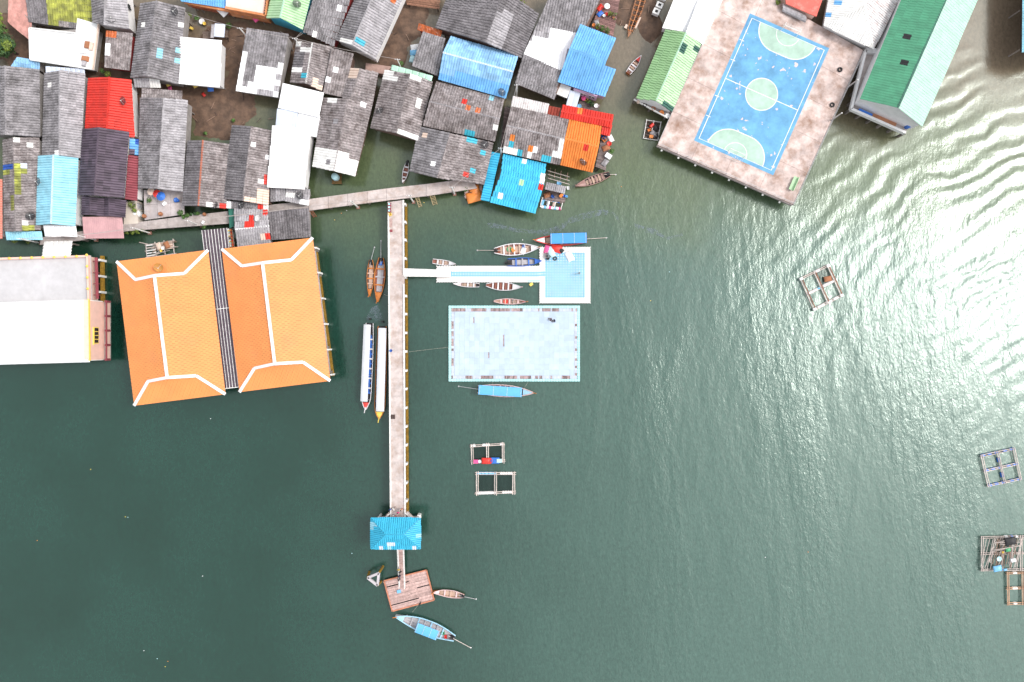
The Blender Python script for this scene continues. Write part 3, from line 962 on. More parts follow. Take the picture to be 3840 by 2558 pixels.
def temple(label, TL, TR, BR, BL, iTL, rT, iTR, iBL, rB, iBR, ze=6.0, rise=3.6, fi=.47, beam=None, stubs=()):
    zr, zi = ze + rise, ze + rise * fi
    P = dict(TL=W(*TL, ze), TR=W(*TR, ze), BR=W(*BR, ze), BL=W(*BL, ze), iTL=W(*iTL, zi), iTR=W(*iTR, zi), iBL=W(*iBL, zi), iBR=W(*iBR, zi), rT=W(*rT, zr), rB=W(*rB, zr))
    c = (P['TL'] + P['BR']) / 2
    h = thing('assembly_hall', label, 'building', (c.x, c.y, 0))
    tiled_roof(h, [[P['TL'], P['BL'], P['iBL'], P['iTL']], [P['iTL'], P['iBL'], P['rB'], P['rT']], [P['TR'], P['BR'], P['iBR'], P['iTR']], [P['iTR'], P['iBR'], P['rB'], P['rT']],
                   [P['TL'], P['TR'], P['iTR'], P['iTL']], [P['BL'], P['BR'], P['iBR'], P['iBL']]], TILE)
    under = MB()
    dz = Vector((0, 0, -.10))
    q = {k: p + dz for k, p in P.items()}
    names = list(q)
    under.add([q[k] for k in names], [tuple(names.index(k) for k in f) for f in (('TL', 'BL', 'iBL', 'rB', 'rT', 'iTL'), ('TR', 'iTR', 'rT', 'rB', 'iBR', 'BR'), ('TL', 'iTL', 'iTR', 'TR'), ('BL', 'BR', 'iBR', 'iBL'))])
    obj('roof_deck', under, WOODD, h)
    for a, b, t in (('iTL', 'iTR', 'rT'), ('iBL', 'iBR', 'rB')):
        obj('gable_wall', MB().add([P[a], P[b], P[t]], [(0, 1, 2)]), WALLW, h)
    cw = mat('white ridge mortar', (.82, .81, .82), .7, .04, .10, 1.5, ((.55, .46, .42), .22, 1.2))
    for a, b in (('TL', 'iTL'), ('iTL', 'rT'), ('rT', 'iTR'), ('iTR', 'TR'), ('BL', 'iBL'), ('iBL', 'rB'), ('rB', 'iBR'), ('iBR', 'BR'), ('rT', 'rB')):
        z = Vector((0, 0, .09))
        obj('ridge_cap', MB().bar(P[a] + z, P[b] + z, .52, .16), cw, h)
    g = inset([(P[k].x, P[k].y) for k in ('TL', 'BL', 'BR', 'TR')], 1.5)
    obj('floor_slab', MB().prism([(p.x, p.y) for p in g], 2.0, 2.398), CONC, h)
    for p in list(g) + [(g[i] * (1 - t) + g[(i + 1) % 4] * t) for i in range(4) for t in (.2, .4, .6, .8)]:
        pp = p + (Vector((c.x, c.y)) - p).normalized() * .3
        obj('pillar', MB().box((pp.x, pp.y, -1), .4, .4, ze + 1.1), STILT, h)
    if beam:
        a, b = W(*beam[0], .5), W(*beam[1], .5)
        obj('foundation_beam', MB().bar(a, b, .45, .5), ALGAE, h)
        for s in stubs:
            p = W(*s, 2.1)
            obj('column', MB().box((p.x, p.y, .2), .42, .3, 2.2), WHITED, h)
    return h


temple('left hall with orange tiled hip and gable roof trimmed in white', (438, 981), (781, 938), (846, 1478), (504, 1521), (509, 1049), (580, 1034), (692, 1026), (556, 1430), (628, 1416), (737, 1409))
temple('right hall with orange tiled hip and gable roof beside the open water', (832, 934), (1173, 892), (1239, 1428), (899, 1470), (908, 998), (985, 986), (1093, 975), (955, 1381), (1031, 1364), (1137, 1358),
       beam=((1184, 925), (1249, 1410)), stubs=[(1184, 930), (1196, 1023), (1208, 1119), (1219, 1215), (1231, 1311), (1243, 1405)])
cz = 5.3
P4 = [W(757, 864, cz), W(851, 855, cz), W(916, 1449, cz), W(830, 1459, cz)]
cv = thing('covered_walkway', 'dark plum walkway roof with white battens between the two orange halls', 'walkway', ((P4[0].x + P4[2].x) / 2, (P4[0].y + P4[2].y) / 2, 0))
nb = 8
for i in range(nb):
    a0, a1 = P4[0].lerp(P4[1], i / nb), P4[0].lerp(P4[1], (i + 1) / nb)
    b0, b1 = P4[3].lerp(P4[2], i / nb), P4[3].lerp(P4[2], (i + 1) / nb)
    for j in range(4):
        q = [a0.lerp(b0, j / 4), a1.lerp(b1, j / 4), a1.lerp(b1, (j + 1) / 4), a0.lerp(b0, (j + 1) / 4)]
        obj('roof_sheet', MB().prism([(p.x, p.y) for p in q], cz - .06, cz + random.uniform(-.01, .01)), PURPLE2, cv)
for i in range(nb + 1):
    z = Vector((0, 0, .03))
    obj('batten', MB().bar(P4[0].lerp(P4[1], i / nb) + z, P4[3].lerp(P4[2], i / nb) + z, .075, .09), WHITED, cv)
for t in (.5, 1.0):
    obj('batten', MB().bar(P4[0].lerp(P4[3], t) + Vector((0, 0, .06)), P4[1].lerp(P4[2], t) + Vector((0, 0, .06)), .12, .1), WHITED, cv)
for t in (.05, .35, .65, .95):
    for e in (0.12, .88):
        p = P4[0].lerp(P4[3], t).lerp(P4[1].lerp(P4[2], t), e)
        obj('post', MB().box((p.x, p.y, -1), .3, .3, cz + 1 - .08), STILT, cv)

# white and peach building at the left edge
zt, zc = 5.0, 6.6
t4 = [W(-140, 972, zt), W(338, 958, zt), W(343, 1126, zt), W(-140, 1136, zt)]
r4 = [W(-140, 1138, zc), W(333, 1124, zc), W(336, 1353, zc), W(-140, 1366, zc)]
wb = thing('municipal_building', 'large white flat roofed building with grey terrace and peach balcony wall', 'building', (W(100, 1150).x, W(100, 1150).y, 0))
obj('terrace_slab', MB().prism([(p.x, p.y) for p in t4], zt - .3, zt - .02), mat('terrace plaster', (.52, .51, .525), .85, 0, .10, .5, ((.42, .39, .39), .25, .4)), wb)
obj('roof_block', MB().prism([(p.x, p.y) for p in [r4[0], r4[1], r4[2], r4[3]]], 2.4, zc - .06), WHITED, wb)
roof_plane(wb, [r4[3] + Vector((0, 0, -.02)), r4[2] + Vector((0, 0, -.02)), r4[1] + Vector((0, 0, .05)), r4[0] + Vector((0, 0, .05))], mat('chalky white roof sheet', (.74, .74, .75), .6, .06, .07, .5, ((.50, .48, .47), .32, .5)), (1.1, 3.9), 3, amp=.04)
obj('wall', MB().prism([(p.x, p.y) for p in inset([(q.x, q.y) for q in t4], .4)], 2.4, zt - .302), PEACH, wb)
# cornice and facade toward the channel
a, b = W(325, 1124, zc + .02), W(328, 1353, zc + .02)
obj('cornice', MB().bar(a + Vector((0, 0, .1)), b + Vector((0, 0, .1)), .85, .22), CREAM, wb)
obj('cornice_edge', MB().bar(a + Vector((.5, 0, .12)), b + Vector((.5, 0, .12)), .14, .3), YELLOW, wb)
obj('parapet', MB().bar(W(-140, 1362, zc) + Vector((0, 0, .15)), W(333, 1350, zc) + Vector((0, 0, .15)), .3, .34), WALLW, wb)
fx = r4[1].x
obj('facade', MB().prism([(fx + .012, W(0, 1128, zc).y), (fx + .25, W(0, 1128, zc).y), (fx + .25, W(0, 1350, zc).y), (fx + .012, W(0, 1350, zc).y)], 2.4, zc - .02), PEACH, wb)
wy = W(0, 1258, 5).y
obj('window_frame', MB().box((fx + .28, wy, 4.2), .12, 3.0, 1.4), YELLOW, wb)
for i in range(4):
    obj('pane', MB().box((fx + .33, wy - 1.05 + i * .7, 4.35), .06, .55, 1.1), GLASS, wb)
obj('shutter', MB().box((fx + .3, wy - .1, 5.75), .3, 3.2, .1), YELLOW, wb)
bx = fx + .25
obj('balcony', MB().prism([(bx + .003, W(0, 1128, 2.5).y), (bx + 1.1, W(0, 1128, 2.5).y), (bx + 1.1, W(0, 1350, 2.5).y), (bx + .003, W(0, 1350, 2.5).y)], 2.2, 2.45), CONC, wb)
ya, yb = W(0, 1132, 2.5).y, W(0, 1348, 2.5).y
obj('rail', MB().bar((bx + 1.0, ya, 3.4), (bx + 1.0, yb, 3.4), .22, .16), MAROON, wb)
for i in range(4):
    yy0, yy1 = ya + (yb - ya) * (i / 4 + .02), ya + (yb - ya) * ((i + 1) / 4 - .02)
    obj('balustrade', MB().bar((bx + 1.0, yy0, 2.9), (bx + 1.0, yy1, 2.9), .2, .8), PEACH, wb)
for i in range(5):
    y = ya + (yb - ya) * i / 4
    obj('column', MB().box((bx + 1.02, y, 2.452), .38, .38, 1.25), MAROON, wb)
# terrace parapet with yellow finials
ta, tb = t4[1], t4[2]
obj('parapet', MB().bar(ta + Vector((-.2, 0, .3)), tb + Vector((-.2, 0, .3)), .35, .64), PEACH, wb)
obj('parapet', MB().bar(t4[0] + Vector((0, -.2, .3)), ta + Vector((-.4, -.2, .3)), .35, .64), PEACH, wb)
for i in range(5):
    p = ta.lerp(tb, i / 4)
    obj('finial', MB().lathe((p.x - .2, p.y, zt + .62), [(.22, 0), (.26, .1), (.12, .25), (.05, .42)], 8), YELLOW, wb)
for i in range(8):
    p = t4[0].lerp(ta, .30 + .7 * i / 8)
    obj('finial', MB().lathe((p.x, p.y - .2, zt + .62), [(.22, 0), (.26, .1), (.12, .25), (.05, .42)], 8), YELLOW, wb)
for i in range(4):
    p = ta.lerp(tb, (i + .5) / 4)
    obj('bracket', MB().box((p.x + .5, p.y, zt - 1.1), .9, .14, .5), MAROON, wb)
obj('awning', MB().bar(ta + Vector((.62, -.3, -.75)), tb + Vector((.62, .3, -.75)), .5, .12), MAROON, wb)
obj('foundation_beam', MB().bar(W(384, 960, .4), W(388, 1338, .4), .6, .5), ALGAE, wb)
for i in range(7):
    p = W(372, 975 + i * 60, 2.0)
    obj('column', MB().box((p.x, p.y, -.8), .4, .4, 2.8), WHITED, wb)
for i in range(7):
    for j in range(5):
        p = W(-120 + i * 72, 985 + j * 88, 2.4)
        obj('pile', MB().box((p.x, p.y, -1), .4, .4, 3.398 if j > 1 else 3.39), STILT, wb)
p4 = [W(164, 908, 2.6), W(271, 905, 2.6), W(264, 962, 4.6), W(157, 964, 4.6)]
rm = thing('ramp_roof', 'white ribbed ramp roof between the walkway and the white building', 'ramp', (p4[0].x, p4[0].y, 0))
roof_plane(rm, p4, WHITED, (.9, .8), 1)
for p in inset([(q.x, q.y) for q in p4], .6):
    obj('post', MB().box((p.x, p.y, -.8), .25, .25, 3.3), STILT, rm)

# big green roofed school at the right
GZ = 6.2
sg = gable('large building with long dark green tiled gable roof and white terrace', [(3405, -60), (3568, -50), (3692, -60)], [(3227, 373), (3367, 404), (3457, 474)], mat('sunlit green tile', (.38, .58, .48), .35, .06, .08, .6), GZ + DROP, .34, sheet=(.95, 1.2), nw=2, amp=.06, capm=GREEND, wall=WALLW, m2=GREENT,  # right slope: lighter copy of the green, sun and sheen put into its colour
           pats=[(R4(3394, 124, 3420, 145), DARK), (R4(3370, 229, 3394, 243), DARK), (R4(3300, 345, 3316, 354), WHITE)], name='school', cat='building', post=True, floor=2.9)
tz = 2.7
tp = [(3186, 413), (3388, 502), (3432, 455), (3480, 300), (3300, 200), (3240, 194)]
tw = [W(x, y, tz) for x, y in tp]
obj('terrace', MB().prism([(p.x, p.y) for p in tw], tz - .35, tz), CONC, sg)
for i in (0, 5):
    a, b = tw[i], tw[(i + 1) % 6]
    obj('parapet', MB().bar(a + Vector((0, 0, .40)), b + Vector((0, 0, .40)), .42, .8), WALLW, sg)
obj('parapet', MB().bar(tw[4] + Vector((0, 0, .4)), tw[5] + Vector((0, 0, .4)), .9, .8), WALLW, sg)
for i in range(6):
    a = tw[0].lerp(tw[1], i / 5)
    obj('pile', MB().box((a.x + .5, a.y + .3, -1), .4, .4, tz + .64), STILT, sg)
for i in range(1, 6):
    a = tw[0].lerp(tw[5], i / 6)
    obj('pile', MB().box((a.x + .5, a.y, -1), .4, .4, tz + .64), STILT, sg)
p = W(3240, 428, 2.8)
tag(obj('storage_box', MB().box((p.x, p.y, tz), 2.6, .8, .6, math.radians(-24)), COLS['blue']), 'long blue box on the white school terrace', 'box')
p = W(3318, 448, 2.8)
tag(obj('mat', MB().box((p.x, p.y, tz), 4.6, 1.6, .12, math.radians(-24)), mat('orange brown tile', (.48, .22, .12), .8, 0, .15)), 'orange brown mat on the white school terrace', 'mat')
p = W(3414, 468, 4)
tag(obj('water_drum', MB().lathe((p.x, p.y, tz), [(.4, 0), (.45, .1), (.45, .9), (.3, 1.0)]), COLS['blue']), 'round dark blue drum at the school corner', 'drum')

# white hipped roof beside the school
ze, zr = 4.4, 6.2
hp = dict(a=W(3088, 96, ze), b=W(3275, 185, ze), c=W(3375, -10, ze), d=W(3400, -80, ze), e=W(3120, -80, ze), r=W(3243, 19, zr), s=W(3270, -85, zr))
wh = thing('house', 'white corrugated hip roofed house with blue edge sheets beside the court', 'house', ((hp['a'].x + hp['c'].x) / 2, (hp['a'].y + hp['c'].y) / 2, 0))
pb = [(R4(3088, 50, 3112, 64), BLUE), (R4(3126, -2, 3150, 14), BLUE)]
roof_plane(wh, [hp['a'], hp['b'], hp['r']], WHITED, (.8, 1.3), 2, exact=True)
roof_plane(wh, [hp['b'], hp['c'], hp['d'], hp['s'], hp['r']], RUSTW, (.8, 1.3), 2, exact=True)
roof_plane(wh, [hp['e'], hp['a'], hp['r'], hp['s']], WHITED, (.8, 1.3), 2, pb, exact=True)
for a, b in (('a', 'r'), ('b', 'r'), ('r', 's')):
    cap(wh, hp[a], hp[b], WHITED)
f = inset([(hp[k].x, hp[k].y) for k in ('a', 'b', 'c', 'd', 'e')], .8)
obj('wall', MB().prism([(p.x, p.y) for p in f], 1.9, ze - .1), WALLW, wh)
for p in inset([(hp[k].x, hp[k].y) for k in ('a', 'b', 'c', 'd', 'e')], 1.6):
    obj('post', MB().box((p.x, p.y, -1), .25, .25, 2.898), STILT, wh)
pa, pb_ = W(3292, 178, 3.2), W(3385, -20, 3.2)
tag(obj('parapet_wall', MB().bar(pa, pb_, .25, 1.0), WALLW), 'white parapet wall between the white hip roof and the green school', 'wall')

# building just outside the right edge, its eave shows
bs = gable('blue roofed building cut off by the right edge', [(3836, -150), (3960, -150), (4080, -150)], [(3833, 196), (3950, 200), (4075, 200)], LBLUE, 4.5 + DROP, .3, wall=WOODD, name='building', cat='building', floor=3.9)

# white roofed house and pale green house left of the court
mono('wide white metal roof at the top edge beside the court', [(2483, 105), (2573, 121), (2640, -60), (2550, -60)], WHITE, 4.6, 5.6, nw=3, sheet=(1, 3.5), amp=.03, cat='house', name='house', wall=WALLW)
mono('second slope of white metal roof leaning to the court', [(2636, 168), (2735, -60), (2640, -60), (2573, 121)], WHITE, 4.6, 5.6, nw=3, sheet=(1, 3.5), amp=.03, cat='house', name='house', wall=WALLW)
gh = gable('pale green gabled house with dark green patches beside the court', [(2497, 112), (2573, 122), (2628, 164)], [(2387, 372), (2460, 378), (2518, 420)], GREENL, 4.4, .35, capm=GREENP, wall=WALLW, m2=mat('mid green sheet', (.26, .44, .22), .5, .08, .12, .8),
           pats=[(R4(2552, 170, 2570, 196), GREEND), (R4(2592, 176, 2612, 192), GREEND), (R4(2570, 224, 2582, 236), GREEND), (R4(2558, 246, 2570, 258), GREEND), (R4(2540, 282, 2562, 300), GREEND), (R4(2528, 312, 2540, 324), GREEND),
                 (R4(2534, 340, 2548, 352), GREEND), (R4(2510, 352, 2520, 364), GREEND), ([(2480, 376), (2500, 376), (2520, 400), (2514, 424)], GREEND), (R4(2472, 176, 2486, 184), GREEND)])
q4 = [W(2376, 374, 2.1), W(2394, 352, 2.1), W(2530, 405, 2.1), W(2505, 444, 2.1)]
obj('porch', MB().prism([(p.x, p.y) for p in q4], 1.85, 2.1), CONCD, gh)
obj('porch_edge', MB().bar(q4[0] + Vector((0, 0, .1)), q4[3] + Vector((0, 0, .1)), .25, .25), WHITED, gh)
for t in (.05, .5, .95):
    p = q4[0].lerp(q4[3], t)
    obj('pile', MB().box((p.x, p.y + .3, -1), .3, .3, 2.84), STILT, gh)

# red walled building on the top edge
rb = [W(2940, -60, 4.2), W(3105, -60, 4.2), W(3062, 62, 4.2), W(2948, 14, 4.2)]
rh = thing('house', 'house with flat coral roof behind the court top corner', 'house', (rb[0].x, rb[0].y, 0))
obj('roof', MB().prism([(p.x, p.y) for p in rb], 4.0, 4.2), mat('coral paint', (.70, .14, .11), .7, 0, .15, .6, ((.78, .45, .38), .4, .5)), rh)
obj('wall', MB().prism([(p.x, p.y) for p in inset([(q.x, q.y) for q in rb], .3)], 1.5, 3.998), PEACH, rh)
aw = [W(2932, 18, 3.6), W(3000, 52, 3.6), W(3036, 68, 3.6)]
ar_ = thing('awning', 'curved grey awning between coral house and court', 'awning', (aw[1].x, aw[1].y, 2.8))
for i in range(4):
    a, b = W(2936 + i * 22, 22 + i * 11, 3.7), W(2936 + (i + 1) * 22, 22 + (i + 1) * 11, 3.7)
    mb = MB()
    vs = []
    for k in range(6):
        t = math.pi * k / 5
        for p in (a, b):
            vs.append((p.x + .0, p.y + .75 * math.cos(t), 3.2 + .5 * math.sin(t)))
    mb.add(vs, [(2 * k, 2 * k + 1, 2 * k + 3, 2 * k + 2) for k in range(5)])
    obj('hood', mb, GREYL, ar_)
for t in (0, 1):
    p = W(2936 + t * 88, 22 + t * 44, 3.3)
    obj('post', MB().box((p.x, p.y, 2.8), .1, .1, .5), METAL, ar_)

# white terraces and pink terrace of the upper left
tz = 4.2
tt = [W(113, 107, tz), W(283, 126, tz), W(290, 68, tz), W(372, 92, tz), W(350, 262, tz), W(117, 226, tz)]
tr_ = thing('terrace_house', 'house with white roof terrace below the yellow mossy roof', 'house', (tt[0].x, tt[0].y, 0))
obj('roof_slab', MB().prism([(p.x, p.y) for p in tt], tz - .3, tz), mat('white terrace', (.80, .80, .80), .8, 0, .08, .5, ((.46, .34, .22), .18, .45)), tr_)
obj('wall', MB().prism([(p.x, p.y) for p in inset([(q.x, q.y) for q in (tt[0], tt[3], tt[4], tt[5])], 1.0)], 1.6, tz - .302), WALLG, tr_)
for i in (3, 4, 5, 0):
    obj('parapet', MB().bar(tt[i] + Vector((0, 0, .15)), tt[(i + 1) % 6] + Vector((0, 0, .15)), .22, .36), WHITED if i != 3 else CREAM, tr_)
for x, y, sx, sy, c, l in ((330, 170, .9, 1.2, 'brown', 'brown crate with rim'), (345, 176, .6, 1.4, 'cream', 'narrow cream crate'), (315, 195, 1.5, .6, 'white', 'white bench'), (318, 240, .7, 1.0, 'grey', 'grey cistern box'), (322, 222, 1.2, .9, 'brown', 'brown stained mat')):
    p = W(x, y, tz)
    mb = MB().box((p.x, p.y, tz), sx, sy, .35, -.15).box((p.x, p.y, tz + .352), sx * .8, sy * .8, .05, -.15)
    tag(obj('storage_box', mb, COLS[c]), l + ' standing on the white roof terrace', 'box')
pt = [W(849, -40, 4.6), W(1008, -40, 4.6), W(995, 60, 4.6), W(847, 32, 4.6)]
ph = thing('terrace_house', 'house with pale pink roof terrace and orange parapet at the top edge', 'house', (pt[0].x, pt[0].y, 0))
obj('roof_slab', MB().prism([(p.x, p.y) for p in pt], 4.3, 4.6), mat('pink plaster', (.80, .62, .55), .8, 0, .1, .5), ph)
OP = mat('orange plaster', (.62, .24, .10), .75, 0, .2, .8, ((.70, .50, .36), .35, .7))
for i in (1, 2):
    obj('parapet', MB().bar(pt[i] + Vector((0, 0, .2)), pt[(i + 1) % 4] + Vector((0, 0, .2)), .4, .5), OP, ph)
obj('wall', MB().prism([(p.x, p.y) for p in pt[:1] + pt[1:]], 1.6, 4.297), OP, ph)
w2 = [W(690, 12, 3.6), W(847, 42, 3.6), W(1000, 72, 3.6), W(1004, 60, 3.6), W(846, 26, 3.6), W(700, 4, 3.6)]
obj('porch', MB().prism([(p.x, p.y) for p in w2], 3.3, 3.6), OP, ph)
w3 = [W(720, 28, 1.9), W(1010, 86, 1.9), W(1012, 70, 1.9), W(720, 10, 1.9)]
obj('walkway', MB().prism([(p.x, p.y) for p in w3], 1.7, 1.9), mat('rust red boards', (.32, .11, .06), .8, 0, .3), ph)
for t in (.1, .5, .9):
    p = w3[0].lerp(w3[1], t)
    obj('post', MB().box((p.x, p.y + .3, -1), .2, .2, 2.698), STILT, ph)
for i in range(8):
    p = pt[1].lerp(pt[2], .3 + i * .09)
    obj('vent', MB().box((p.x - .05, p.y, 5.052), .16, .3, .06), DARK, ph)
# windows of the bright blue house (lilac wall) and the white house at the top left
wa, wb2 = W(2150, 342, 3.4), W(2238, 370, 3.4)
for i, t in enumerate((.08, .2, .36, .48, .72, .85)):
    p = wa.lerp(wb2, t)
    q = thing('window', 'dark window of the lilac wall under the bright blue roof', 'window', (p.x, p.y, 3.2), 'windows of the lilac wall') if False else None
    o_ = obj('window', MB().box((p.x, p.y, 3.1), .42, .12, .55, math.radians(-17)), GLASS, bh)
    obj('window_frame', MB().box((p.x, p.y, 3.0), .56, .08, .75, math.radians(-17)), WALLW, o_)
lw = [W(2143, 332, 4.0), W(2240, 362, 4.0)]
obj('facade', MB().bar(wa + Vector((0, .12, -.2)), wb2 + Vector((0, .12, -.2)), .18, 2.4), WALLP, bh)
for j in range(2):
    for i in range(3):
        p = W(479 - j * 6 + i * 2, 18 + j * 60 + i * 7 , 4.2)
        obj('window', MB().box((p.x + .1, p.y, 3.6), .1, .32, .7), GLASS, hg)


# ------------------------------------------------------------------ sports court
CZ = 2.8
ct = thing('court_platform', 'concrete platform on piles with a blue futsal court', 'platform', (W(2850, 350, CZ).x, W(2850, 350, CZ).y, 0))
cp = [W(2745, -90, CZ), W(3238, 188, CZ), W(2973, 766, CZ), W(2465, 543, CZ)]
# four bays each way, slabs with a recessed joint
NB = 4
for i in range(NB):
    for j in range(NB + 1):
        def at(a, b):
            return cp[0].lerp(cp[1], a).lerp(cp[3].lerp(cp[2], a), b)
        e = .0006
        q = [at(i / NB + e, j / (NB + 1) + e), at((i + 1) / NB - e, j / (NB + 1) + e), at((i + 1) / NB - e, (j + 1) / (NB + 1) - e), at(i / NB + e, (j + 1) / (NB + 1) - e)]
        obj('deck_slab', MB().prism([(p.x, p.y) for p in q], CZ - .4, CZ), COURTC, ct)
obj('edge_beam', MB().bar(cp[3] + Vector((0, 0, -.45)), cp[2] + Vector((0, 0, -.45)), .5, .5), CONCD, ct)
obj('edge_beam', MB().bar(cp[2] + Vector((0, 0, -.45)), cp[1] + Vector((0, 0, -.45)), .5, .5), CONCD, ct)
for i in range(8):
    for j in range(6):
        p = cp[3].lerp(cp[2], (i + .5) / 8).lerp(cp[0].lerp(cp[1], (i + .5) / 8), j / 6 + .02)
        obj('pile', MB().box((p.x, p.y, -1), .35, .35, CZ + .6 - .002), STILT, ct)
    p = cp[3].lerp(cp[2], (i + .35) / 8) + Vector((0, 0, -.7))
    d = (cp[3] - cp[0]).normalized()
    obj('beam_end', MB().bar(p - d * .8, p + d * .55, .32, .28), WHITED, ct)
# court frame
k0, k1, k2, k3 = W(2822, 70, CZ), W(3093, 189, CZ), W(2890, 638, CZ), W(2619, 518, CZ)
cc = (k0 + k1 + k2 + k3) / 4
ux = ((k1 - k0) + (k2 - k3)).normalized()
uy = Vector((-ux.y, ux.x, 0))
if uy.dot(k0 - k3) < 0:
    uy = -uy
CWD, CLN = ((k1 - k0).length + (k2 - k3).length) / 2, ((k0 - k3).length + (k1 - k2).length) / 2


def cpt(x, y, dz):
    p = cc + ux * x + uy * y
    return (p.x, p.y, CZ + dz)


def sheet(name, pts, dz, m):
    return obj(name, MB().add([cpt(x, y, dz) for x, y in pts], [tuple(range(len(pts)))]), m, ct)


def line(name, pts, w, dz, m, closed=False):
    mb = MB()
    n = len(pts)
    P = [Vector(p) for p in pts]
    L_, R_ = [], []
    for i in range(n):
        a = P[(i - 1) % n] if closed or i > 0 else P[i]
        b = P[(i + 1) % n] if closed or i < n - 1 else P[i]
        d = (b - a).normalized()
        nn = Vector((-d.y, d.x)) * w / 2
        L_.append(P[i] + nn)
        R_.append(P[i] - nn)
    vs = [cpt(p.x, p.y, dz) for p in L_ + R_]
    fs = [(i, (i + 1) % n, n + (i + 1) % n, n + i) for i in range(n if closed else n - 1)]
    return obj(name, mb.add(vs, fs), m, ct)


CBLUE = mat('worn blue court paint', (.14, .36, .59), .8, 0, .22, .35, ((.035, .09, .20), .30, .16))
# chips where the paint has gone
nt = CBLUE.node_tree
b_ = nt.nodes['Principled BSDF']
src = b_.inputs['Base Color'].links[0].from_socket
g_ = nt.nodes.new('ShaderNodeNewGeometry')
nz = nt.nodes.new('ShaderNodeTexNoise')
nz.inputs['Scale'].default_value = .9
nz.inputs['Detail'].default_value = 5
nt.links.new(g_.outputs['Position'], nz.inputs['Vector'])
rr = nt.nodes.new('ShaderNodeMapRange')
rr.inputs['From Min'].default_value = .655
rr.inputs['From Max'].default_value = .675
nt.links.new(nz.outputs['Fac'], rr.inputs['Value'])
mx = nt.nodes.new('ShaderNodeMix')
mx.data_type = 'RGBA'
nt.links.new(rr.outputs['Result'], mx.inputs[0])
nt.links.new(src, mx.inputs[6])
mx.inputs[7].default_value = (.62, .52, .50, 1)
nt.links.new(mx.outputs[2], b_.inputs['Base Color'])
CGREEN = mat('pale green court paint', (.40, .56, .47), .8, 0, .14, .5, ((.22, .34, .26), .35, .35))
CLINE = mat('white court line', (.80, .80, .76), .8, 0, .15, 2)
hx, hy = CWD / 2, CLN / 2
sheet('blue_paint', [(-hx - .7, -hy - .7), (hx + .7, -hy - .7), (hx + .7, hy + .7), (-hx - .7, hy + .7)], .004, CBLUE)


def dee(sg, r, g):
    pts = []
    for k in range(13):
        t = math.pi / 2 * k / 12
        pts.append((-g - r * math.cos(t), sg * (hy - r * math.sin(t))))
    for k in range(13):
        t = math.pi / 2 * (1 - k / 12)
        pts.append((g + r * math.cos(t), sg * (hy - r * math.sin(t))))
    return pts


for sg in (1, -1):
    d_ = dee(sg, 4.05, 1.45)
    sheet('goal_area', d_ if sg < 0 else d_[::-1], .008, CGREEN)
    line('goal_area_line', d_, .14, .012, CLINE)
    line('arc_line', [(2.15 * math.cos(math.pi * k / 20), sg * (hy - 2.15 * math.sin(math.pi * k / 20))) for k in range(21)], .10, .0125, CLINE)
circ = [(2.95 * math.cos(2 * math.pi * k / 40), 2.95 * math.sin(2 * math.pi * k / 40)) for k in range(40)]
sheet('centre_circle', circ, .008, CGREEN)
line('circle_line', circ, .13, .012, CLINE, True)
line('halfway_line', [(-hx, 0), (hx, 0)], .13, .016, CLINE)
line('boundary_line', [(-hx, -hy), (hx, -hy), (hx, hy), (-hx, hy)], .14, .020, CLINE, True)
for y in (-7.6, -3.6, 3.6, 7.6):
    line('tick_line', [(-hx - .55, y), (-hx + .35, y)], .12, .024, CLINE)
for sg, nm in ((1, 'white futsal goal at the court end beside the coral house'), (-1, 'white futsal goal at the court end over open water')):
    p = cpt(0, sg * hy, 0)
    g = thing('goal', nm, 'goal', p)
    A = [Vector(cpt(x, sg * (hy + .12), 0.026)) for x in (-1.5, 1.5)]
    Bk = [Vector(cpt(x, sg * (hy + 1.15), 0.026)) for x in (-1.5, 1.5)]
    up = Vector((0, 0, 2.0))
    bk = [a.lerp(b, .55) + up for a, b in zip(A, Bk)]
    for a in A:
        obj('goal_post', MB().tube([a, a + up], .05), WHITED, g)
    obj('crossbar', MB().tube([A[0] + up, A[1] + up], .05), WHITED, g)
    for a, b, c_ in zip(A, Bk, bk):
        obj('side_frame', MB().tube([a + up, c_, b], .03), WHITED, g)
    obj('base_bar', MB().tube([Bk[0], Bk[1]], .03), WHITED, g)
    net = MB()
    for k in range(13):
        t = k / 12
        net.tube([(A[0] + up).lerp(A[1] + up, t), bk[0].lerp(bk[1], t), Bk[0].lerp(Bk[1], t)], .008, 3)
    for k in range(1, 7):
        net.tube([bk[0].lerp(Bk[0], k / 7), bk[1].lerp(Bk[1], k / 7)], .008, 3)
    nobj = obj('net', net, WHITED, g)
    nobj['kind'] = 'stuff'
# rails on the platform edges
for nm, a, b, n in (('thin grey rail along the court edge facing the school', cp[2], cp[1], 16), ('thin grey rail along the court edge over the open water', cp[3], cp[2], 14), ('thin grey rail along the court edge beside the pale green house', cp[3], cp[0].lerp(cp[3], .35), 12)):
    rl = thing('railing', nm, 'railing', a)
    for h_ in (.5, 1.0):
        obj('rail', MB().tube([a + Vector((0, 0, h_)), b + Vector((0, 0, h_))], .035, 5), METAL, rl)
    for i in range(n + 1):
        p = a.lerp(b, i / n)
        obj('rail_post', MB().tube([p, p + Vector((0, 0, 1.02))], .04, 5), METAL, rl)
p = W(2972, 690, CZ)
bn = thing('bench', 'light green bench at the court corner over the water', 'bench', p)
an = math.atan2(uy.y, uy.x)
obj('seat', MB().box((p.x, p.y, CZ + .42), 2.6, .8, .07, an), GREENL, bn)
obj('backrest', MB().bar(p + uy * -1.3 + ux * .42 + Vector((0, 0, .7)), p + uy * 1.3 + ux * .42 + Vector((0, 0, .7)), .08, .5), GREENL, bn)
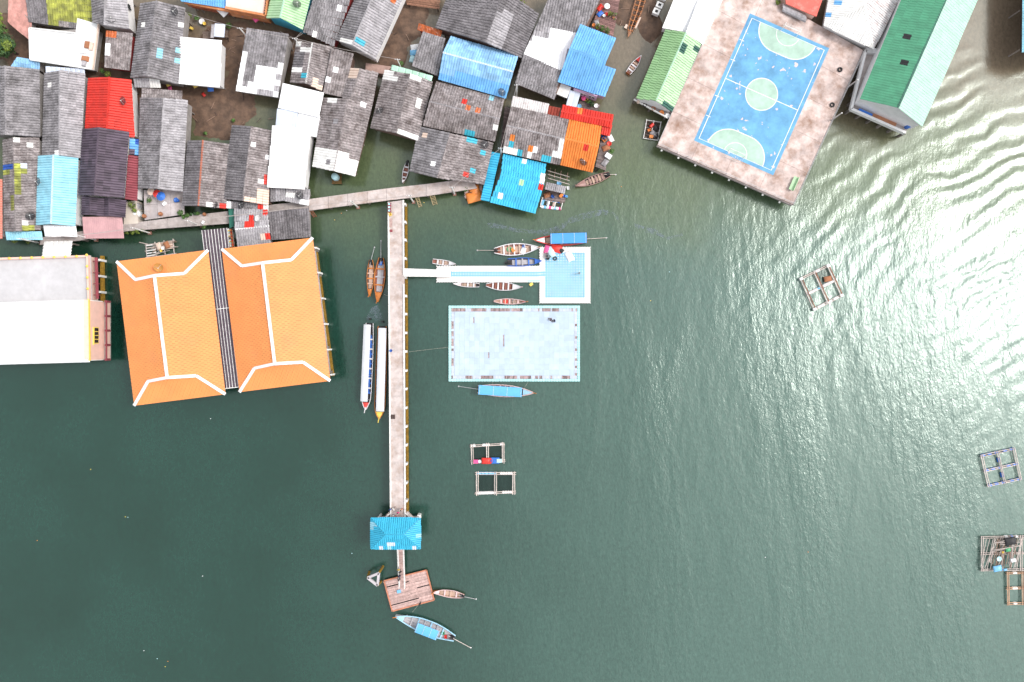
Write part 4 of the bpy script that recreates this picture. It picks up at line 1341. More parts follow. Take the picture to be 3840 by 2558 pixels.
for a in (-1.1, 1.1):
    for c_ in (-.3, .3):
        q = p + uy * a + ux * c_
        obj('leg', MB().box((q.x, q.y, CZ), .08, .08, .42), METAL, bn)


def torus(c, R, r, n=18, k=8):
    mb = MB()
    vs, fs = [], []
    for i in range(n):
        t = 2 * math.pi * i / n
        for j in range(k):
            a = 2 * math.pi * j / k
            vs.append((c[0] + (R + r * math.cos(a)) * math.cos(t), c[1] + (R + r * math.cos(a)) * math.sin(t), c[2] + r + r * math.sin(a)))
    for i in range(n):
        for j in range(k):
            fs.append((i * k + j, ((i + 1) % n) * k + j, ((i + 1) % n) * k + (j + 1) % k, i * k + (j + 1) % k))
    return mb.add(vs, fs)


for x, y, l in ((3149, 262, 'black tyre on the court deck facing the white hip roof'), (3120, 394, 'black tyre on the court deck facing the green school')):
    p = W(x, y, CZ)
    tag(obj('tyre', torus((p.x, p.y, CZ), .34, .13), DARK, None, True), l, 'tyre')


def pole(label, x, y, z0=.2, z1=6.0, lamp=True, footing=True, m=WHITED, group=None):
    p = W(x, y, z0)
    t = thing('utility_pole', label, 'pole', (p.x, p.y, z0 if z0 > 1 else 0), group)
    obj('shaft', MB().tube([(p.x, p.y, z0 - (1 if z0 < 1 else 0)), (p.x, p.y, z1)], [.16, .10], 8), m, t)
    if footing:
        obj('footing', MB().box((p.x, p.y, z0 - .3), .6, .6, .5), mat('reddish footing', (.35, .18, .14), .8), t)
    if lamp:
        obj('crossarm', MB().bar((p.x - .5, p.y, z1 - .15), (p.x + .5, p.y, z1 - .15), .08), METAL, t)
        for s_ in (-.4, .4):
            obj('insulator', MB().lathe((p.x + s_, p.y, z1 - .11), [(.05, 0), (.07, .05), (.03, .14)], 6), WHITE, t)
    return Vector((p.x, p.y, z1))


for i, (x, y) in enumerate(((3118, 451), (3176, 330))):
    pole(('tall light pole on the court edge near the school corner', 'tall light pole on the court edge near the white hip roof')[i], x, y, CZ, CZ + 4, False, False, METAL)

# ------------------------------------------------------------------ walkways and pier
PZ = 2.3


def walkway(label, left, right, z, m, seg, name='walkway', curb=True, piles=True, railing=False):
    """left / right = matching px points of the two long edges"""
    L_ = [W(x, y, z) for x, y in left]
    R_ = [W(x, y, z) for x, y in right]
    t = thing(name, label, 'walkway' if name == 'walkway' else 'pier', (L_[0].x, L_[0].y, 0))
    for a, b, c_, d_ in zip(L_[:-1], L_[1:], R_[:-1], R_[1:]):
        n = max(1, round((b - a).length / seg))
        for i in range(n):
            e0, e1 = i / n + .002, (i + 1) / n - .002
            q = [a.lerp(b, e0), a.lerp(b, e1), c_.lerp(d_, e1), c_.lerp(d_, e0)]
            dz = random.uniform(-.008, .008)
            obj('deck_slab', MB().prism([(p.x, p.y) for p in q], z - .28, z + dz), m, t)
            if piles:
                for s_ in (.15, .85):
                    p = q[0].lerp(q[3], s_)
                    obj('pile', MB().box((p.x, p.y, -1), .3, .3, z + .69), STILT, t)
    return t, L_, R_


wk, _, _ = walkway('concrete village walkway crossing in front of the houses and meeting the pier', [(1158, 747), (1450, 707), (1600, 690), (1770, 668)], [(1158, 790), (1450, 752), (1600, 735), (1790, 706)], PZ + .004, CONCP, 4.0)
wk2, _, _ = walkway('stained concrete walkway below the terrace and the pink porch', [(150, 892), (300, 868), (480, 838), (700, 810), (855, 792)], [(150, 918), (300, 902), (480, 866), (700, 850), (862, 838)], PZ, CONC, 4.0)
wk3, _, _ = walkway('concrete corner path joining the two village walkways under the roofs', [(855, 800), (1000, 770), (1160, 752)], [(860, 838), (1000, 815), (1160, 786)], PZ - .3, CONC, 5.0)
pr = thing('pier', 'long concrete pier running out to the blue pavilion', 'pier', (W(1485, 1400).x, W(1485, 1400).y, 0))
pl0, pr0, pl1, pr1 = W(1454, 758, PZ), W(1515, 750, PZ), W(1463, 1945, PZ), W(1522, 1945, PZ)
n = 34
for i in range(n):
    q = [pl0.lerp(pl1, (i + .002) / n), pl0.lerp(pl1, (i + .998) / n), pr0.lerp(pr1, (i + .998) / n), pr0.lerp(pr1, (i + .002) / n)]
    obj('deck_slab', MB().prism([(p.x, p.y) for p in q], PZ - .3, PZ + random.uniform(-.01, .0)), CONCP, pr)
dx = Vector((.13, 0, 0))
for i in range(n):
    z = Vector((0, 0, .10))
    obj('curb', MB().bar(pl0.lerp(pl1, (i + .01) / n) + dx + z, pl0.lerp(pl1, (i + .99) / n) + dx + z, .24, .22), WHITED, pr)
    if not 7 < i < 9:
        obj('curb', MB().bar(pr0.lerp(pr1, (i + .01) / n) - dx + z, pr0.lerp(pr1, (i + .99) / n) - dx + z, .24, .22), WHITED, pr)
ys = [772, 838, 904, 973, 1043, 1112, 1179, 1249, 1318, 1389, 1457, 1527, 1596, 1665, 1735, 1805, 1872]
fbx = [W(1523, 765, .35), W(1529, 1938, .35)]
obj('foundation_beam', MB().bar(fbx[0], fbx[1], .42, .5), ALGAE, pr)
obj('foundation_beam', MB().bar(W(1466, 765, .35), W(1474, 1938, .35), .42, .5), ALGAE, pr)
for y in ys:
    t = (y - 765) / 1173
    a = fbx[0].lerp(fbx[1], t)
    b = W(1466, 765, .35).lerp(W(1474, 1938, .35), t)
    obj('pier_column', MB().box((a.x - .02, a.y, .6), .38, .42, PZ - .902), WHITED, pr)
    obj('pier_column', MB().box((b.x, b.y, -1), .38, .42, PZ + .698), WHITED, pr)
    obj('cross_beam', MB().bar((b.x + .2, a.y, PZ - .55), (a.x + .1, a.y, PZ - .55), .36, .4), WHITED, pr)

# pavilion
pz, prz = 4.9, 6.6
R_ = [W(1391, 1942, pz), W(1577, 1942, pz), W(1577, 2058, pz), W(1391, 2058, pz)]
ra, rb_ = W(1444, 2004, prz), W(1515, 2004, prz)
pv = thing('pavilion', 'pavilion with cyan corrugated hip roof at the pier end', 'pavilion', ((R_[0].x + R_[1].x) / 2, (R_[0].y + R_[2].y) / 2, 0))
pp = [(R4(1392, 1962, 1408, 1980), LBLUE), (R4(1456, 2026, 1474, 2042), PALE), (R4(1422, 2042, 1440, 2056), PALE), (R4(1458, 2040, 1464, 2056), LBLUE), (R4(1512, 2042, 1520, 2056), PALE), (R4(1526, 2024, 1534, 2056), PALE), (R4(1556, 2000, 1576, 2016), LBLUE), (R4(1552, 2046, 1566, 2058), PALE)]
PV = mat('pavilion cyan sheet', (.045, .42, .62), .42, .07, .08, .7)
for q in ([R_[0], R_[1], rb_, ra], [R_[3], R_[2], rb_, ra], [R_[0], R_[3], ra], [R_[1], R_[2], rb_]):
    roof_plane(pv, q, PV, (.72, .95), 2, pp, exact=True)
for a, b in ((R_[0], ra), (R_[3], ra), (R_[1], rb_), (R_[2], rb_), (ra, rb_)):
    obj('ridge_cap', MB().bar(a + Vector((0, 0, .06)), b + Vector((0, 0, .06)), .22, .07), mat('dark cyan cap', (.03, .30, .46), .5), pv)
f = inset([(p.x, p.y) for p in R_], .8)
obj('floor_slab', MB().prism([(p.x, p.y) for p in f], PZ - .35, PZ - .02), CONCD, pv)
for p in list(f) + [(f[0] + f[1]) / 2, (f[2] + f[3]) / 2]:
    q = p + (Vector((pv.location.x, pv.location.y)) - p).normalized() * .3
    obj('pillar', MB().box((q.x, q.y, -1), .3, .3, pz + .9), WHITED, pv)
obj('ceiling', MB().prism([(p.x, p.y) for p in inset([(p.x, p.y) for p in R_], .3)], pz - .12, pz - .04), WOODD, pv)
for a, b in (((1460, 1924), (1440, 1946)), ((1523, 1920), (1548, 1946))):
    a, b = W(*a, PZ), W(*b, PZ)
    obj('rail', MB().bar(a + Vector((0, 0, .8)), b + Vector((0, 0, .8)), .12, .12), WHITED, pv)
    obj('rail', MB().bar(a + Vector((.2, 0, .4)), b + Vector((.2, 0, .4)), .1, .1), WHITED, pv)
    obj('floor_edge', MB().bar(a + Vector((.1, 0, -.1)), b + Vector((.1, 0, -.1)), .5, .2), CONCP, pv)
p = W(1572, 1938, 1.2)
obj('fender', MB().box((p.x, p.y, .2), .5, .9, 1.6), WHITED, pv)

# boardwalk from the pavilion
bw = thing('gangway', 'narrow plank gangway with pale rails from pavilion to wooden raft', 'gangway', (W(1505, 2100).x, W(1505, 2100).y, 0))
a0, a1, b0, b1 = W(1492, 2056, 2.1), W(1514, 2056, 2.1), W(1499, 2203, .75), W(1519, 2203, .75)
n = 42
for i in range(n):
    q0, q1 = a0.lerp(b0, (i + .06) / n), a0.lerp(b0, (i + .94) / n)
    s0, s1 = a1.lerp(b1, (i + .06) / n), a1.lerp(b1, (i + .94) / n)
    obj('plank', MB().prism([(p.x, p.y) for p in (q0, q1, s1, s0)], [p.z - .05 for p in (q0, q1, s1, s0)], [p.z for p in (q0, q1, s1, s0)]), WOODR, bw)
for p, q in ((a0, b0), (a1, b1)):
    obj('stringer', MB().bar(p + Vector((0, 0, .02)), q + Vector((0, 0, .02)), .14, .2), WHITED, bw)
    obj('rail', MB().bar(p + Vector((0, 0, .9)), q + Vector((0, 0, .9)), .06, .06), WHITED, bw)
    for i in range(7):
        c_ = p.lerp(q, i / 6)
        obj('rail_post', MB().bar(c_, c_ + Vector((0, 0, .92)), .06), WHITED, bw)

# plank raft at the end
RZ = .62
rq = [W(1440, 2178, RZ), W(1599, 2138, RZ), W(1628, 2250, RZ), W(1471, 2292, RZ)]
rf = thing('raft', 'square wooden plank raft at the end of the gangway', 'raft', ((rq[0].x + rq[2].x) / 2, (rq[0].y + rq[2].y) / 2, 0))
n = 30
for i in range(n):
    l0, l1 = rq[0].lerp(rq[3], (i + .04) / n), rq[0].lerp(rq[3], (i + .96) / n)
    r0, r1 = rq[1].lerp(rq[2], (i + .04) / n), rq[1].lerp(rq[2], (i + .96) / n)
    cut = random.uniform(.3, .7)
    for s0, s1 in ((0, cut - .001), (cut + .001, 1)):
        if random.random() < .03:
            continue
        q = [l0.lerp(r0, s0), l0.lerp(r0, s1), l1.lerp(r1, s1), l1.lerp(r1, s0)]
        obj('plank', MB().prism([(p.x, p.y) for p in q], RZ - .06, RZ + random.uniform(-.01, .012)), WOODR, rf)
for i in range(4):
    obj('side_beam', MB().bar(rq[i] + Vector((0, 0, -.02)), rq[(i + 1) % 4] + Vector((0, 0, -.02)), .22, .26), mat('orange brown beam', (.50, .20, .12), .7, .1, .2), rf)
for i in range(5):
    for j in range(3):
        p = rq[0].lerp(rq[1], (i + .5) / 5).lerp(rq[3].lerp(rq[2], (i + .5) / 5), (j + .5) / 3)
        obj('float_drum', MB().tube([(p.x - .6, p.y, .16), (p.x + .6, p.y, .16)], .34, 10), DARK, rf)
p = W(1497, 2216, RZ)
tag(obj('cool_box', MB().box((p.x, p.y, RZ + .013), .65, .5, .3, .25).box((p.x, p.y, RZ + .316), .7, .55, .06, .25), COLS['lightblue']), 'small sky blue box on the wooden raft', 'box')

# concrete dolphin
tri = [W(1379, 2166, 2.9), W(1421, 2149, 2.9), W(1416, 2195, 2.9)]
dp = thing('mooring_dolphin', 'triangular pale concrete mooring frame on three raking piles', 'mooring', (sum(tri, Vector()) / 3).xy.to_3d())
for i in range(3):
    obj('beam', MB().bar(tri[i], tri[(i + 1) % 3], .42, .45), mat('pale dolphin concrete', (.50, .47, .49), .8, .05, .15), dp)
cen = sum(tri, Vector()) / 3
for p in tri:
    d = (p - cen)
    d.z = 0
    d.normalize()
    obj('pile', MB().tube([p + Vector((0, 0, -.2)), (p.x + d.x * .45, p.y + d.y * .45, -1)], .23, 10), ALGAE, dp)

# ------------------------------------------------------------------ floating docks


def float_cube():
    me = UNIT.get('cube')
    if me:
        return me
    s_, c_ = .485, .36
    ring = [(-s_, -c_), (-c_, -s_), (c_, -s_), (s_, -c_), (s_, c_), (c_, s_), (-c_, s_), (-s_, c_)]
    vs = [(x, y, 0) for x, y in ring] + [(x, y, .9) for x, y in ring] + [(x * .93, y * .93, 1) for x, y in ring]
    fs = [(i, (i + 1) % 8, 8 + (i + 1) % 8, 8 + i) for i in range(8)] + [(8 + i, 8 + (i + 1) % 8, 16 + (i + 1) % 8, 16 + i) for i in range(8)] + [tuple(range(16, 24))]
    me = bpy.data.meshes.new('float_cube')
    me.from_pydata(vs, [], fs)
    me.materials.append(None)
    UNIT['cube'] = me
    return me


def cube_at(h, x, y, s_, z0, hh, m):
    M = Matrix.Translation((x, y, z0)) @ Matrix.Diagonal((s_, s_, hh, 1))
    return inst('float_cube', float_cube(), M, m, h)


CW = mat('white float plastic', (.72, .68, .66), .55, .05, .05, 1, ((.62, .52, .46), .2, .8))
CB = mat('sky blue float plastic', (.22, .48, .66), .5, .09, .08, 1)
CM = mat('mint float plastic', (.42, .74, .74), .5, .08, .06, 1)
dk = thing('floating_dock', 'floating dock of white and sky blue plastic cubes with square head', 'dock', (W(1930, 1030).x, W(1930, 1030).y, 0))
cells = []
s_ = .497
DZ = .42
x0w, y0w = W(1638, 998, DZ).x, W(1638, 998, DZ).y
ncol = 39
for i in range(ncol):
    for j in range(6):
        x, y = x0w + (i + .5) * s_, y0w - (j + .5) * s_
        cells.append((x, y, CB if j in (2, 3) and i > 4 else (CM if (j == 5 and 34 <= i) else CW)))
x1w, y1w = W(2024, 927, DZ).x, W(2024, 927, DZ).y
for i in range(19):
    for j in range(21):
        x, y = x1w + (i + .5) * s_, y1w - (j + .5) * s_
        blue = 2 <= i <= 16 and 2 <= j <= 18
        blue = blue or (i < 2 and j in (9, 10))
        cells.append((x, y, CB if blue else CW))
seen = []
cells = [c_ for k, c_ in enumerate(cells) if not (k < ncol * 6 and c_[0] > x1w - .1)]
singles = cells[:14 * 0] + [c_ for k, c_ in enumerate(cells)]
random.shuffle(singles)
singles.sort(key=lambda c_: -(abs(c_[0] - x1w - 5) < 5.2 and abs(c_[1] - y1w + 5) < 5.6))
for c_ in singles[:300]:
    cube_at(dk, c_[0], c_[1], s_, -.1, DZ + .1 + random.uniform(-.006, .006), c_[2])
for m_ in (CW, CB, CM):
    mb = MB()
    for c_ in singles[300:]:
        if c_[2] is m_:
            me = float_cube()
            hh = DZ + .1 + random.uniform(-.006, .006)
            mb.add([(c_[0] + v.co.x * s_, c_[1] + v.co.y * s_, -.1 + v.co.z * hh) for v in me.vertices], [tuple(p.vertices) for p in me.polygons])
    if mb.f:
        o_ = obj('float_cubes', mb, m_, dk)
        o_['kind'] = 'stuff'
pins = MB()
pk = set()
for x, y, m_ in cells:
    for a in (-.5, .5):
        for b in (-.5, .5):
            k = (round((x + a * s_) * 20), round((y + b * s_) * 20))
            if k not in pk:
                pk.add(k)
                pins.lathe((x + a * s_, y + b * s_, DZ - .08), [(.115, 0), (.115, .085)], 6)
o_ = obj('coupling_pins', pins, mat('white pin', (.85, .84, .82), .5), dk)
o_['kind'] = 'stuff'

# white gangway from pier to dock
gw = thing('gangway', 'white panelled gangway from the pier down to the cube dock', 'gangway', (W(1600, 1022).x, W(1600, 1022).y, 0))
ga_, gb_, gc_, gd_ = W(1514, 1009, PZ + .05), W(1514, 1036, PZ + .05), W(1690, 1015, .55), W(1690, 1038, .55)
for i in range(9):
    q = [ga_.lerp(gc_, (i + .02) / 9), ga_.lerp(gc_, (i + .98) / 9), gb_.lerp(gd_, (i + .98) / 9), gb_.lerp(gd_, (i + .02) / 9)]
    obj('panel', MB().prism([(p.x, p.y) for p in q], [p.z - .06 for p in q], [p.z for p in q]), WHITED, gw)
for a, b in ((ga_, gc_), (gb_, gd_)):
    obj('side_beam', MB().bar(a, b, .12, .22), WHITED, gw)
    obj('rail', MB().bar(a + Vector((0, 0, .9)), b + Vector((0, 0, .9)), .05), WHITED, gw)
    for i in range(10):
        c_ = a.lerp(b, i / 9)
        obj('rail_post', MB().bar(c_, c_ + Vector((0, 0, .92)), .07), WHITED, gw)

# worn pale blue platform with a border of mint cubes
fp = thing('floating_platform', 'large floating deck of worn pale blue panels edged with mint cubes', 'platform', (W(1928, 1288).x, W(1928, 1288).y, 0))
FZ = .42
ax, ay = W(1682, 1146, FZ).x, W(1682, 1146, FZ).y
bx_, by = W(2175, 1431, FZ).x, W(2175, 1431, FZ).y
nxx, nyy = round((bx_ - ax) / .497), round((ay - by) / .497)
sx, sy = (bx_ - ax) / nxx, (ay - by) / nyy
for i in range(nxx):
    for j in (0, nyy - 1):
        cube_at(fp, ax + (i + .5) * sx, ay - (j + .5) * sy, sx, -.1, FZ + .1, CM)
for j in range(1, nyy - 1):
    for i in (0, nxx - 1):
        cube_at(fp, ax + (i + .5) * sx, ay - (j + .5) * sy, sx, -.1, FZ + .1, CM)
ix0, ix1, iy0, iy1 = ax + sx, bx_ - sx, ay - sy, by + sy
obj('float_base', MB().box(((ix0 + ix1) / 2, (iy0 + iy1) / 2, -.15), ix1 - ix0 - .02, iy0 - iy1 - .02, .42), SLAT, fp)
DECKP = mat('worn pale blue deck panel', (.45, .55, .67), .65, .07, .08, .7, ((.42, .50, .60), .3, .6))
EDGEP = mat('bleached edge board', (.47, .52, .60), .7, .08, .12, 1.2, ((.55, .42, .42), .25, 1.2))
b0_ = .62
NX, NY = 24, 11
pw, phh = (ix1 - ix0 - 2 * b0_) / NX, (iy0 - iy1 - 2 * b0_) / NY
holes = {(3, 1), (9, 4), (9, 5), (6, 7)}
for i in range(NX):
    for j in range(NY):
        x, y = ix0 + b0_ + (i + .5) * pw, iy0 - b0_ - (j + .5) * phh
        wx = .992
        xo = 0
        if (i, j) in holes:
            wx, xo = .72, -.12
        m_ = CM if (i, j) == (6, 0) and False else DECKP
        obj('deck_panel', MB().box((x + xo * pw, y, .30), pw * wx, phh * .992, .13 + random.uniform(-.006, .006)), m_, fp)
slats = MB()
nn = 90
for i in range(nn):
    x = ix0 + .05 + (ix1 - ix0 - .1) * (i + .5) / nn
    run = mnoise.noise((x * .55, 3.1, 0)) + .5 * mnoise.noise((x * 2.1, 9.0, 0))
    for yb, hit in ((iy0 - .31, run > (-.25 if x < W(1960, 0).x else .1)), (iy1 + .31, -run > (-.15 if W(1800, 0).x < x < W(1990, 0).x else .12))):
        if hit:
            obj('slat', MB().box((x, yb, .275), (ix1 - ix0) / nn * .7, .56, .06 + random.uniform(0, .02)), SLAT, fp)
        else:
            obj('edge_board', MB().box((x, yb, .29), (ix1 - ix0) / nn * .99, .6, .13), EDGEP, fp)
mm = 26
for j in range(mm):
    y = iy1 + b0_ + (iy0 - iy1 - 2 * b0_) * (j + .5) / mm
    for xb in (ix0 + .3, ix1 - .3):
        if random.random() < .42:
            obj('slat', MB().box((xb, y, .275), .3, (iy0 - iy1 - 2 * b0_) / mm * .8, .07), SLAT, fp)
            obj('edge_board', MB().box((xb + (.22 if xb < 0 else -.22), y, .29), .16, (iy0 - iy1 - 2 * b0_) / mm * .99, .13), EDGEP, fp)
        else:
            obj('edge_board', MB().box((xb, y, .29), .58, (iy0 - iy1 - 2 * b0_) / mm * .99, .13), EDGEP, fp)


# ------------------------------------------------------------------ boats
def smat(name, col, r=.5):
    return mat(name, col, r, .05, .15, 2, ((.30, .22, .18), .15, 2))


HULLS = dict(orange=smat('orange varnished hull', (.50, .17, .035)), white=smat('white boat paint', (.74, .72, .74)), blue=smat('blue boat paint', (.05, .16, .55)), brown=smat('bare brown hull', (.34, .20, .18)),
             red=smat('red boat paint', (.62, .06, .05)), pink=smat('faded pink boat paint', (.72, .52, .52)), sky=smat('sky blue boat paint', (.35, .60, .76)), dark=smat('dark boat interior', (.06, .05, .055)),
             tan=smat('tan boards', (.52, .36, .28)), grey=smat('grey deck boards', (.42, .40, .42)), yellow=smat('yellow boat paint', (.82, .62, .12)), rust=smat('red brown interior', (.26, .09, .06)))


def boat(label, bow, stern, beam, hull='white', gun='white', inner='rust', fore='white', fl=.24, thwarts=5, canopy=None, tail=None, floor='tan', stern_w=.45, motor=True, prow='orange', full=.42, posts=True, cargo=(), name='longtail_boat'):
    B, A = W(*bow), W(*stern)
    L_ = (B - A).length
    ux_ = (B - A).normalized()
    uy_ = Vector((-ux_.y, ux_.x, 0))
    t = thing(name, label, 'boat', ((A.x + B.x) / 2, (A.y + B.y) / 2, 0))
    hb = beam / PXM / 2
    wf = max(.12, hb * .16)

    def wid(s):
        if s < full:
            return hb * (stern_w + (1 - stern_w) * math.sin(math.pi / 2 * min(1, s / .42)))
        return hb * max(.03, max(0.0, math.cos(math.pi / 2 * min(1.0, (s - full) / (1 - full)) ** 1.15)) ** .85)

    def sheer(s):
        return .52 + .75 * max(0, (s - .62) / .38) ** 2 + .18 * max(0, (.3 - s) / .3) ** 2

    def pt(s, y, z):
        p = A + ux_ * (s * L_) + uy_ * y
        return (p.x, p.y, z)
    ns = 25
    mb = MB()
    rings = []
    for i in range(ns):
        s = i / (ns - 1)
        w, z = wid(s), sheer(s)
        iw = max(.01, w - wf * .7)
        fz = max(.16, z - .46)
        prof = [(w, z), (w * .86, z * .45), (w * .5, -.1), (0, -.22), (-w * .5, -.1), (-w * .86, z * .45), (-w, z), (-iw, z), (-iw * .9, fz), (iw * .9, fz), (iw, z)]
        rings.append([pt(s, y, zz) for y, zz in prof])
    k = len(rings[0])
    vs = [p for r in rings for p in r]
    fs, mi = [], []
    for i in range(ns - 1):
        for j in range(k):
            fs.append((i * k + j, i * k + (j + 1) % k, (i + 1) * k + (j + 1) % k, (i + 1) * k + j))
            mi.append(1 if 7 <= j <= 9 else 0)
    fs += [tuple(range(7))[::-1], tuple((ns - 1) * k + j for j in range(k))]
    mi += [0, 0]
    mb.v, mb.f, mb.mi = vs, fs, mi
    obj('hull', mb, [HULLS[hull], HULLS[inner]], t)
    st = [i / 24 for i in range(25)]
    for sg in (1, -1):
        obj('gunwale', MB().tube([pt(s, sg * (wid(s) - wf * .3), sheer(s) + .03) for s in st], wf * .55, 5), HULLS[gun], t, True)
    # foredeck
    fd = MB()
    ss = [1 - fl + fl * i / 6 for i in range(7)]
    vs = []
    for s in ss:
        w = max(.02, wid(s) - wf * .5)
        vs += [pt(s, w, sheer(s) - .01), pt(s, 0, sheer(s) + .08), pt(s, -w, sheer(s) - .01)]
    fd.add(vs, [(3 * i + j, 3 * i + 3 + j, 3 * i + 4 + j, 3 * i + 1 + j) for i in range(6) for j in range(2)])
    obj('foredeck', fd, HULLS[fore], t)
    # floor boards
    n = 3
    for j in range(-1, 2):
        w = hb * .36
        obj('floor_board', MB().bar(pt(.14, j * w * 1.08, .22), pt(.98 - fl, j * w * .9, .22), w, .04), HULLS[floor], t)
    for i in range(thwarts):
        s = .16 + (.92 - fl - .16) * (i + .5) / max(1, thwarts)
        w = wid(s) - wf * .6
        obj('thwart', MB().bar(pt(s, w, sheer(s) - .1), pt(s, -w, sheer(s) - .1), .26, .05), HULLS[floor if i % 2 else gun], t)
    if prow:
        obj('prow', MB().tube([pt(.97, 0, sheer(.97)), pt(1.0, 0, sheer(1.0) + .35), pt(1.03, 0, sheer(1.0) + .75)], [.10, .09, .07], 6), HULLS.get(prow, WOODO), t)
    if canopy:
        c0, c1, cw, cm, off = canopy
        cvs, cfs = [], []
        m_ = 7
        for i in range(9):
            s = c0 + (c1 - c0) * i / 8
            for j in range(m_):
                f_ = j / (m_ - 1) * 2 - 1
                cvs.append(pt(s, off + f_ * cw / PXM / 2, 1.95 - .16 * f_ * f_ + .015 * math.sin(i * 3.0)))
        o2 = len(cvs)
        cvs += [(x, y, z - .04) for x, y, z in cvs]
        for i in range(8):
            for j in range(m_ - 1):
                q = (i * m_ + j, (i + 1) * m_ + j, (i + 1) * m_ + j + 1, i * m_ + j + 1)
                cfs += [q, tuple(o2 + v for v in q[::-1])]
        co = obj('canopy', MB().add(cvs, cfs), cm, t, True)
        np_ = 4
        for i in range(np_):
            s = c0 + (c1 - c0) * (i + .08) / (np_ - .84)
            for sg in (1, -1):
                obj('canopy_pole', MB().bar(pt(s, sg * min(wid(s), hb) * .85, sheer(s)), pt(s, off + sg * cw / PXM * .46, 1.78), .05), METAL, t)
            obj('canopy_batten', MB().tube([pt(s, off + f_ * cw / PXM / 2, 1.97 - .16 * f_ * f_) for f_ in (-1, -.5, 0, .5, 1)], .025, 4), HULLS['white'], t)
    if motor:
        e = pt(.05, 0, sheer(.05))
        mo = obj('engine', MB().box((e[0], e[1], e[2] - .25), .7, .5, .5, math.atan2(ux_.y, ux_.x)).box((e[0], e[1], e[2] + .252), .35, .3, .2, math.atan2(ux_.y, ux_.x)), DARK, t)
        if tail:
            q = W(*tail, .05)
            dirv = (Vector(q) - Vector(e)).normalized()
            sh = obj('tail_shaft', MB().tube([Vector(e) + Vector((0, 0, .25)) - dirv * .8, (q.x, q.y, .08)], .055, 6), BAMBOO if hull != 'orange' else METAL, t)
            obj('propeller', MB().lathe((q.x, q.y, .0), [(.05, 0), (.16, .06), (.05, .12)], 6), METAL, sh)
        else:
            q = pt(-.05, 0, .2)
            obj('outboard', MB().box((q[0], q[1], .1), .35, .3, .8, math.atan2(ux_.y, ux_.x)), DARK, t)
    for s, y, kind, c, lab in cargo:
        p = pt(s, y * hb, .26)
        place_item(kind, p, c, lab)
    return t


